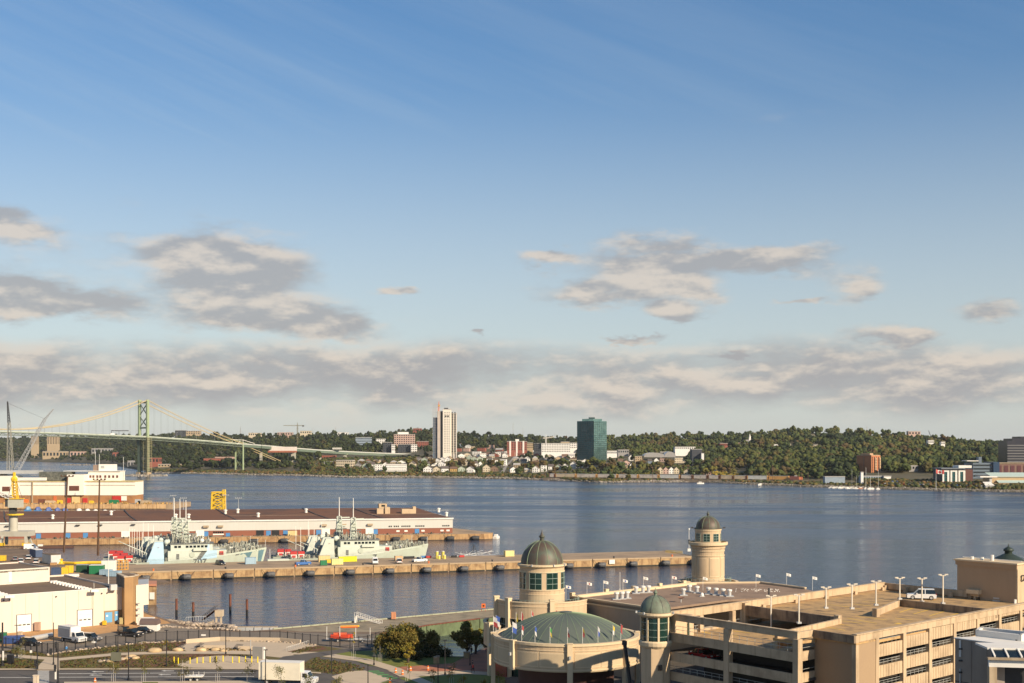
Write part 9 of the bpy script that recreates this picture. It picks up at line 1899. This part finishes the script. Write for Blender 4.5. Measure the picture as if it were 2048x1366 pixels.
# --- stair pavilion with sign, at the back right
def pavilion():
 a = Vector((75,219)); b = Vector((81.6,210.3)); c = b+U_*4; d = a+U_*4; zt = 26.0
 t = thing('stair_pavilion', 'blank tan stair pavilion with white trim at the back right of the garage', 'building', (a.x,a.y,ZG)); tn = mat('pavilion_tan', (0.42,0.295,0.18), 0.85, 0.12, 0.3, streak=0.2, col2=(0.33,0.23,0.14))
 part('wall', MB().prism([a,b,c,d],ZG,zt), tn, t); part('cornice', MB().prism([a+Vector((-0.6,0.1)),b+Vector((-0.1,-0.6)),c+Vector((0.5,-0.2)),d],zt,zt+0.25), crd, t); part('moulding', MB().prism([a+Vector((-0.3,0.05)),b+Vector((-0.05,-0.3)),c+Vector((0.2,-0.1)),d],zt-0.7,zt), tn, t)
 e = (b-a).normalized(); n = Vector((e.y,-e.x));
 if n.y > 0: n = -n
 def on(f, w, z0, z1, m_, nm, th=0.1): p = a+(b-a)*f; part(nm, MB().seg(p-e*w/2,p+e*w/2,-th if False else th,z0,z1,-th), m_, t)
 on(0.315,1.5,18.2,20.6,cream,'door_surround',0.35); on(0.28,0.5,19.3,20.3,glassd,'window',0.40); on(0.37,0.45,19.2,20.2,glassd,'window',0.40); on(0.60,0.0+1.3,19.3,19.95,lgrey,'sign_plate',0.06) if False else on(0.67,1.3,19.3,19.95,lgrey,'sign_plate',0.06); on(0.67,1.1,20.15,20.4,lgrey,'sign_plate',0.06)
 p = a+(b-a)*0.315; part('awning', MB().seg(p-e*1.15,p+e*1.15,0.9,20.7,21.4,-0.9), crd, t)
 w2 = MB().seg(b,b+U_*9,0.3,19.5,zt-0.1,-0.2); part('lit_parapet', w2, cream, t)
 tm = text_mesh('CASINO', 1.5, 0.06); tm.materials.append(black); o = part('sign_lettering', tm, None, t, world=False); o.rotation_euler = (math.pi/2,0,math.atan2(U_.y,U_.x)); o.location = (b.x-a.x+U_.x*3.6+0.25, b.y-a.y+U_.y*3.6-0.32, 23.3-ZG)
 for px,h_ in ((1936,0.5),(1958,0.5),(1980,1.0)): q = a+(b-a)*((px-1912)/128.0); part('roof_fitting', MB().tube((*(q+U_*1.5),zt+0.2),(*(q+U_*1.5),zt+0.2+h_),0.28,8), white, t)
 part('parapet_tube', MB().tube((*(a+U_*2),zt+0.45),(*(b+U_*2),zt+0.45),0.08,5), white, t)
 q = b+e*0.2; part('wall_lamp', MB().ob(q.x-0.6,q.y-0.6,19.8,20.5,0.35,0.35,0), white, t)
 # dark dome behind
 cyd = 260; cxd = (2017-1024)/F*cyd; dt = thing('domed_pavilion', 'dark green dome rising behind the tan stair pavilion', 'tower', (cxd,cyd,ZG)); part('drum', MB().lathe(cxd,cyd,[(4.6,ZG),(4.6,22.4),(0.1,22.5)],32), crm, dt)
 dm = mat('dark_dome', (0.03,0.045,0.035), 0.5, 0.2, 1); zt0 = H-(1126-HZ)/F*cyd; zd2 = H-(1110-HZ)/F*cyd
 part('dome', MB().lathe(cxd,cyd,[(4.6,22.4),(3.6,zt0),(2.6,zt0+1.0),(1.2,zd2+0.1),(0.7,zd2+0.3)],32), dm, dt, smooth=True); part('cupola', MB().lathe(cxd,cyd,[(0.8,zd2),(0.7,zd2+0.7),(1.0,zd2+0.85),(0.95,zd2+1.2),(0.5,zd2+1.5),(0.15,zd2+1.7),(0.1,zd2+2.1),(0.02,zd2+2.3)],16), dm, dt, smooth=True)
pavilion()
# ------------------------------------------------------------------ white and grey building at bottom right
def white_building():
 Y = 128; X = lambda px,y=Y: (px-1024)/F*y; Z = lambda py,y=Y: H-(py-HZ)/F*y
 zt = Z(1275); a = Vector((X(1910),Y)); b = Vector((X(2004,124),124)); u2 = Vector((0.75,0.66));
 t = thing('white_building', 'white-roofed building with grey side wall at the bottom right', 'building', (a.x,a.y,ZG)); gwl = mat('grey_render', (0.32,0.265,0.21), 0.85, 0.3, 0.3, streak=0.5, col2=(0.22,0.18,0.145))
 c = b+Vector((12,2)); d = a+u2*4+Vector((14,3)); part('wall', MB().prism([a,b,c,d],ZG,zt-0.1), gwl, t)
 e = (b-a).normalized()
 for z_ in (zt-4.3,zt-8.6): part('wall_joint', MB().seg(a,b,0.04,z_,z_+0.07,-0.03), dgrey, t)
 for k in range(1,3): p = a+(b-a)*k/3; part('pilaster', MB().seg(p-e*0.12,p+e*0.12,0.05,ZG,zt-0.1,-0.05), gwl, t)
 part('roof', MB().prism([a+Vector((-0.15,0)),b+Vector((0.1,-0.2)),c,d],zt-0.1,zt), white, t); part('corner_post', MB().ob(*(b+Vector((0.2,0.1))),ZG,zt+0.02,0.55,0.4,0), white, t)
 p = a+(b-a)*0.1; part('drain_pipe', MB().tube((p.x,p.y-0.15,zt-0.2),(p.x,p.y-0.15,zt-1.8),0.1,6), white, t); part('drain_pipe', MB().tube((p.x,p.y-0.15,zt-3.0),(p.x,p.y-0.15,zt-5.5),0.07,6), lgrey, t)
 for k in range(5): part('pipe_bracket', MB().ob(p.x+0.1,p.y-0.2,zt-1.1-k*1.15,zt-0.95-k*1.15,0.5,0.12,0), dgrey, t)
 # raised planter-like parapet box on the roof
 r = [Vector((X(1951,129),129)),Vector((X(2043,125.5),125.5)),Vector((X(2062,127.6),127.6)),Vector((X(1960,131.2),131.2))]
 for q0,q1 in zip(r,r[1:]+r[:1]): part('roof_upstand', MB().seg(q0,q1,0.3,zt,zt+0.62), white, t)
 part('roof_well', MB().prism([r[0]+Vector((0.3,0.3)),r[1]+Vector((-0.3,0.3)),r[2]+Vector((-0.3,-0.1)),r[3]+Vector((0.2,-0.3))],zt,zt+0.1), dgrey, t)
 # glazed canopy with white ribs
 f = thing('canopy', 'white framed skylight canopy over a dark opening at the bottom right corner', 'canopy', (X(1985,120),120,ZG)); Y2 = 119; x0 = X(1978,Y2); z0 = Z(1314,Y2)
 part('lower_frame', MB().prism([(x0,Y2),(x0+6,Y2-1.2),(x0+6,Y2-0.9),(x0,Y2+0.3)],z0-0.9,z0-0.15), white, f); part('gutter', MB().prism([(x0-0.2,Y2-0.3),(x0+6,Y2-1.5),(x0+6,Y2-1.2),(x0-0.2,Y2)],z0-0.2,z0), conc, f)
 part('glass', MB().q((x0+0.3,Y2,z0),(x0+6,Y2-1.1,z0),(x0+6,Y2+0.3,z0+0.55),(x0+0.6,Y2+1.3,z0+0.55)), glassd, f)
 for k in range(5): x_ = x0+0.5+k*1.15; part('rib', MB().tube((x_,Y2-0.15-k*0.22,z0+0.05),(x_+0.15,Y2+1.2-k*0.2,z0+0.6),0.10,4), white, f)
 part('upper_frame', MB().prism([(x0+0.3,Y2+1.25),(x0+6,Y2+0.25),(x0+6,Y2+3.4),(x0+0.3,Y2+4.4)],z0+0.5,z0+0.68), white, f)
 part('left_post', MB().box(x0,x0+0.7,Y2-0.1,Y2+0.5,ZG,z0-0.9), conc, f); part('inner_wall', MB().box(x0+0.7,x0+1.9,Y2+1.2,Y2+1.5,ZG,z0-0.9), mat('grey_render', (0.17,0.16,0.15), 0.85), f); part('dark_opening', MB().box(x0+1.9,x0+6,Y2+1.3,Y2+1.6,ZG,z0-0.9), black, f)
white_building()
# ------------------------------------------------------------------ nearby trees
def leaf_cloud(name, lobes, n, size, cols, seed, m=fol):
 rg = np.random.default_rng(seed); lb = np.array(lobes); w = lb[:,3]**2; idx = rg.choice(len(lb), n, p=w/w.sum())
 d = rg.normal(size=(n,3)); d /= np.linalg.norm(d,axis=1)[:,None]; rad = rg.uniform(0.2,1.3,(n,1))
 c = lb[idx,:3]+d*rad*lb[idx,3:4]*np.array([1,1,0.8])
 a = rg.normal(size=(n,3)); a /= np.linalg.norm(a,axis=1)[:,None]; b = np.cross(a, rg.normal(size=(n,3))); b /= np.linalg.norm(b,axis=1)[:,None]
 s = size*rg.uniform(0.6,1.3,(n,1)); P = np.stack([c-a*s, c+b*s*0.6, c+a*s, c-b*s*0.6],1).reshape(-1,3)
 me = bpy.data.meshes.new(name); me.vertices.add(len(P)); me.vertices.foreach_set('co', P.ravel().astype(np.float32)); me.loops.add(4*n); me.loops.foreach_set('vertex_index', np.arange(4*n).astype(np.int32))
 me.polygons.add(n); me.polygons.foreach_set('loop_start', (np.arange(n)*4).astype(np.int32)); me.polygons.foreach_set('loop_total', np.full(n,4,np.int32)); me.update(calc_edges=True)
 pal = np.array(cols); lc = pal[rg.integers(0,len(pal),len(lb))][idx]*0.6+pal[rg.integers(0,len(pal),n)]*0.4; lc = lc*rg.uniform(0.7,1.35,(n,1)); cc = np.repeat(np.hstack([lc,np.ones((n,1))]),4,0).astype(np.float32)
 ca = me.color_attributes.new('Col','FLOAT_COLOR','POINT'); ca.data.foreach_set('color', cc.ravel()); me.materials.append(m); return me
def big_tree(px, pyb, wpx, ptop, pcb, lab, n, cols, seed, leaf=0.2, nl=24):
 nl = int(nl*1.9); n = int(n*1.15)
 p = G(px, pyb); s = p[1]/F; W = wpx*s/2*1.12; zt = (pyb-ptop)*s; zb = (pyb-pcb)*s; t = thing('leafy_tree', lab, 'tree', (*p,ZG)); rg = random.Random(seed)
 lobes = []
 for k in range(nl):
  a = rg.uniform(0,6.28); q = W*rg.random()**0.5*0.78; f = 1-(q/W)**2*0.6; lobes.append((q*math.cos(a), q*math.sin(a)*0.9, zb+(zt-zb)*(0.12+0.74*rg.random()*f+0.05), W*rg.uniform(0.12,0.24)))
 part('crown', leaf_cloud('crown', lobes, n, leaf, cols, seed), fol, t, world=False)
 tr = MB().tube((0,0,-0.2),(0.1,0,zb+0.6),0.28,8,0.2)
 part('trunk', tr, bark, t, world=False)
 for l in lobes[::2]: part('limb', MB().tube((0.1,0,zb*0.7),(l[0]*0.8,l[1]*0.8,l[2]),0.10,5,0.03), bark, t, world=False)
 return t
oc = [(0.15,0.125,0.03),(0.11,0.11,0.028),(0.20,0.14,0.03),(0.08,0.09,0.025),(0.24,0.17,0.035)]
gc2 = [(0.08,0.10,0.025),(0.11,0.12,0.03),(0.14,0.11,0.028),(0.19,0.15,0.035)]
yc = [(0.30,0.22,0.03),(0.22,0.18,0.03),(0.12,0.12,0.02),(0.38,0.26,0.04)]
big_tree(800,1313,98,1246,1310,'broad olive-gold tree on the lawn beside the water pocket',15000,oc,1,0.19,30)
big_tree(848,1306,74,1255,1308,'rust-tinged green tree just right of the broad lawn tree',9000,gc2+oc[2:3],2,0.19)
big_tree(934,1312,66,1240,1300,'dark green tree with golden side left of the casino rotunda',11000,gc2,3,0.18,22)
big_tree(951,1308,34,1250,1297,'yellow-turning slim tree against the casino podium',3500,yc,4,0.17,10)
big_tree(816,1326,34,1285,1316,'small bright yellow tree in front of the broad lawn tree',2200,yc,5,0.16,10)
for (px,pyb,w,pt,lab,sd) in [(785,1316,34,1300,'dark low bush under the broad lawn tree',6),(838,1320,26,1303,'dark bush beside the yellow tree',7),(862,1314,34,1294,'long dark hedge along the water pocket, left part',8),(886,1313,30,1298,'long dark hedge along the water pocket, right part',9),(972,1303,28,1272,'dark evergreen bush beneath the casino podium',10)]:
 p = G(px,pyb); s = p[1]/F; t = thing('bush', lab, 'bush', (*p,ZG)); rg = random.Random(sd); lb = [(rg.uniform(-.4,.4)*w*s,rg.uniform(-.8,.8),rg.uniform(0.25,0.75)*(pyb-pt)*s,0.3*w*s) for _ in range(8)]
 part('foliage', leaf_cloud('foliage', lb, 2400, 0.14, [(0.03,0.04,0.015),(0.05,0.055,0.02),(0.07,0.055,0.025)], sd), fol, t, world=False); part('stem', MB().tube((0,0,-0.1),(0,0,0.6),0.08,5), bark, t, world=False)
# young street trees
YT = [(227,1366,1318,1344,30,'g'),(287,1366,1311,1345,34,'g'),(365,1366,1312,1350,32,'b'),(435,1366,1312,1348,26,'b'),(498,1366,1315,1348,26,'b'),(562,1380,1332,1364,36,'g'),(617,1384,1344,1370,30,'g'),(674,1384,1351,1370,28,'g'),
   (707,1318,1257,1290,10,'y'),(760,1325,1283,1305,12,'b'),(748,1322,1290,1306,10,'b'),(815,1362,1322,1345,14,'y'),(865,1368,1336,1358,20,'o'),(903,1372,1324,1356,26,'o'),(925,1372,1345,1364,18,'y'),(997,1392,1346,1372,44,'o'),(965,1392,1355,1372,18,'y'),(40,1318,1290,1308,30,'g'),(46,1312,1272,1294,14,'b'),(330,1300,1278,1292,12,'y'),(283,1302,1278,1296,16,'g')]
cc_ = {'g':gc2,'b':[(0.12,0.10,0.03),(0.09,0.085,0.03),(0.06,0.06,0.02)],'y':yc,'o':[(0.22,0.14,0.03),(0.14,0.11,0.025),(0.28,0.18,0.03)]}
nm_ = {'g':'thin green','b':'thin brownish','y':'thin yellowing','o':'thin orange-gold'}
for k,(px,pb,pt,pc,w,c) in enumerate(sorted(YT)):
 p = G(px,pb); s = p[1]/F; h = (pb-pt)*s; hb = (pb-pc)*s; t = thing('young_tree', f'{nm_[c]} young staked tree near the road and lawns, {ordw(k+1)} from the left', 'young tree', (*p,ZG), 0, 'young staked trees'); rg = random.Random(100+k)
 lb = [(rg.uniform(-.32,.32)*w*s,rg.uniform(-.32,.32)*w*s,rg.uniform(hb,h-0.3),0.24*w*s) for _ in range(7)]
 part('crown', leaf_cloud('crown', lb, int(60+w*11), 0.10, cc_[c], 200+k), fol, t, world=False); part('trunk', MB().tube((0,0,0),(0,0,h*0.85),0.05,6,0.02), roofs[2], t, world=False)
 for l in lb[:4]: part('twig', MB().tube((0,0,hb),(l[0],l[1],l[2]),0.02,4,0.008), bark, t, world=False)
 for e in (-1,1): part('stake', MB().tube((e*0.35,0,0),(e*0.35,0,min(1.6,h*0.4)),0.03,4), roofs[2], t, world=False)
# gull near the jetty and small craft in the channel
for k,(px,py,l,lab) in enumerate([(1401,967.5,9,'white motor boat on the water off the railway shore'),(1522,970,8,'small white sailing boat hull off the orange wagon')]):
 q = gp(px,py,0); t = thing('motor_boat' if k==0 else 'sailing_boat', lab, 'boat', (q.x,q.y,0), 0.1); part('hull', MB().prism([(-l/2,-1.3),(l/3,-1.3),(l/2,0),(l/3,1.3),(-l/2,1.3)],-0.2,1.3), white, t, world=False); part('cabin', MB().box(-l/4,l/8,-0.8,0.8,1.3,2.6 if k==0 else 1.8), white, t, world=False); part('window_band', MB().box(-l/4+0.1,l/8+0.05,-0.83,0.83,1.6,2.1) if k==0 else MB().tube((0,0,1.3),(0,0,13),0.12,4), glassd if k==0 else lgrey, t, world=False)
rg = random.Random(77); bn2 = 0
for px in [1662,1668,1674,1680,1688,1695,1703,1712,1722,1731,1740,1745,1756]:
 Y = shoreY(px)-rg.uniform(14,32); X = (px-1024)/F*Y; l = rg.uniform(4,8.5); bn2 += 1; sail = px in (1703,1712,1731,1740,1756)
 t = thing('moored_yacht', f'{"masted" if sail else "low"} white yacht moored below the brick tower, {ordw(bn2)} from the left', 'boat', (X,Y,0), rg.uniform(-.3,.3), 'yachts moored below the brick tower'); part('hull', MB().prism([(-l/2,-1.6),(l/3,-1.6),(l/2,0),(l/3,1.6),(-l/2,1.6)],-0.2,1.1), white if px!=1722 else mat('orange_hull',(0.5,0.25,0.15),0.5), t, world=False); part('cabin', MB().box(-l/4,l/6,-0.8,0.8,1.1,1.9), white, t, world=False)
 if sail: part('mast', MB().tube((0.5,0,1.6),(0.5,0,1.6+rg.uniform(12,22)),0.16,4), lgrey, t, world=False)
# cars parked along the far waterfront
cn = 0
for row_ in range(3):
 for k in range(22):
  px = 1770+k*9.6+row_*3+rg.uniform(-2,2)
  if 1868 < px < 1876: continue
  Y = shoreY(px)+22+row_*16; X = (px-1024)/F*Y; c = rg.choice(['white','silver','black','grey','white','red','blue']); cn += 1
  t = thing('parked_car', f'tiny {c} car in the far waterfront car park, {["front","middle","back"][row_]} row, {ordw(k+1)} along', 'car', (X,Y,tz(X,Y)+0.3), rg.uniform(-.3,.3)+1.57, 'cars in the far waterfront car park'); part('body', MB().box(-2.1,2.1,-0.9,0.9,0.3,1.0), paint(c), t, world=False); part('cabin', MB().box(-1.3,1.0,-0.8,0.8,1.0,1.55), glassd, t, world=False); part('roof', MB().box(-1.2,0.9,-0.78,0.78,1.55,1.62), paint(c), t, world=False); part('wheels', MB().box(-1.7,1.7,-0.92,0.92,0,0.3), rubber, t, world=False)
# work barge with yellow tug on the far shore
q = at(676,952,F*H/(952-HZ)); t = thing('work_barge', 'rusty work barge with white cabins moored on the far shore', 'barge', (q.x,q.y,0), 0); part('hull', MB().box(-26,24,-5,5,-0.4,2.2), mat('barge_rust',(0.24,0.11,0.06),0.8,0.3,0.5), t, world=False); part('cabin', MB().box(6,25,4,12,1.5,8.0), white, t, world=False); part('cabin', MB().box(-5,4,4,10,1.5,6.5), mat('cabin_blue',(0.15,0.25,0.35),0.6), t, world=False)
for k in range(6): part('window', MB().box(7.5+k*2.9,9.0+k*2.9,3.9,4.02,4.5,6.0), glassd, t, world=False)
t = thing('tug', 'small bright yellow tug beside the rusty work barge', 'tug', (at(655,951,2050).x,2050,0)); part('hull', MB().prism([(-6,-2.5),(5,-2.5),(8,0),(5,2.5),(-6,2.5)],-0.3,2.4), yellow, t, world=False); part('wheelhouse', MB().box(-3,1.5,-1.6,1.6,2.4,5.6), yellow, t, world=False); part('mast', MB().tube((-1,0,5.6),(-1,0,9),0.15,4), yellow, t, world=False)
# air
hz = bpy.data.materials.new('haze'); hz.use_nodes = True; hz.node_tree.nodes.clear(); vo = N(hz.node_tree,'ShaderNodeVolumePrincipled'); vo.inputs['Density'].default_value = 0.00002; vo.inputs['Color'].default_value = (0.88,0.92,0.96,1); oo = N(hz.node_tree,'ShaderNodeOutputMaterial'); hz.node_tree.links.new(vo.outputs[0], oo.inputs['Volume'])
struct('haze', MB().box(-31000,31000,-3500,53000,-8,190), hz, kind='stuff')
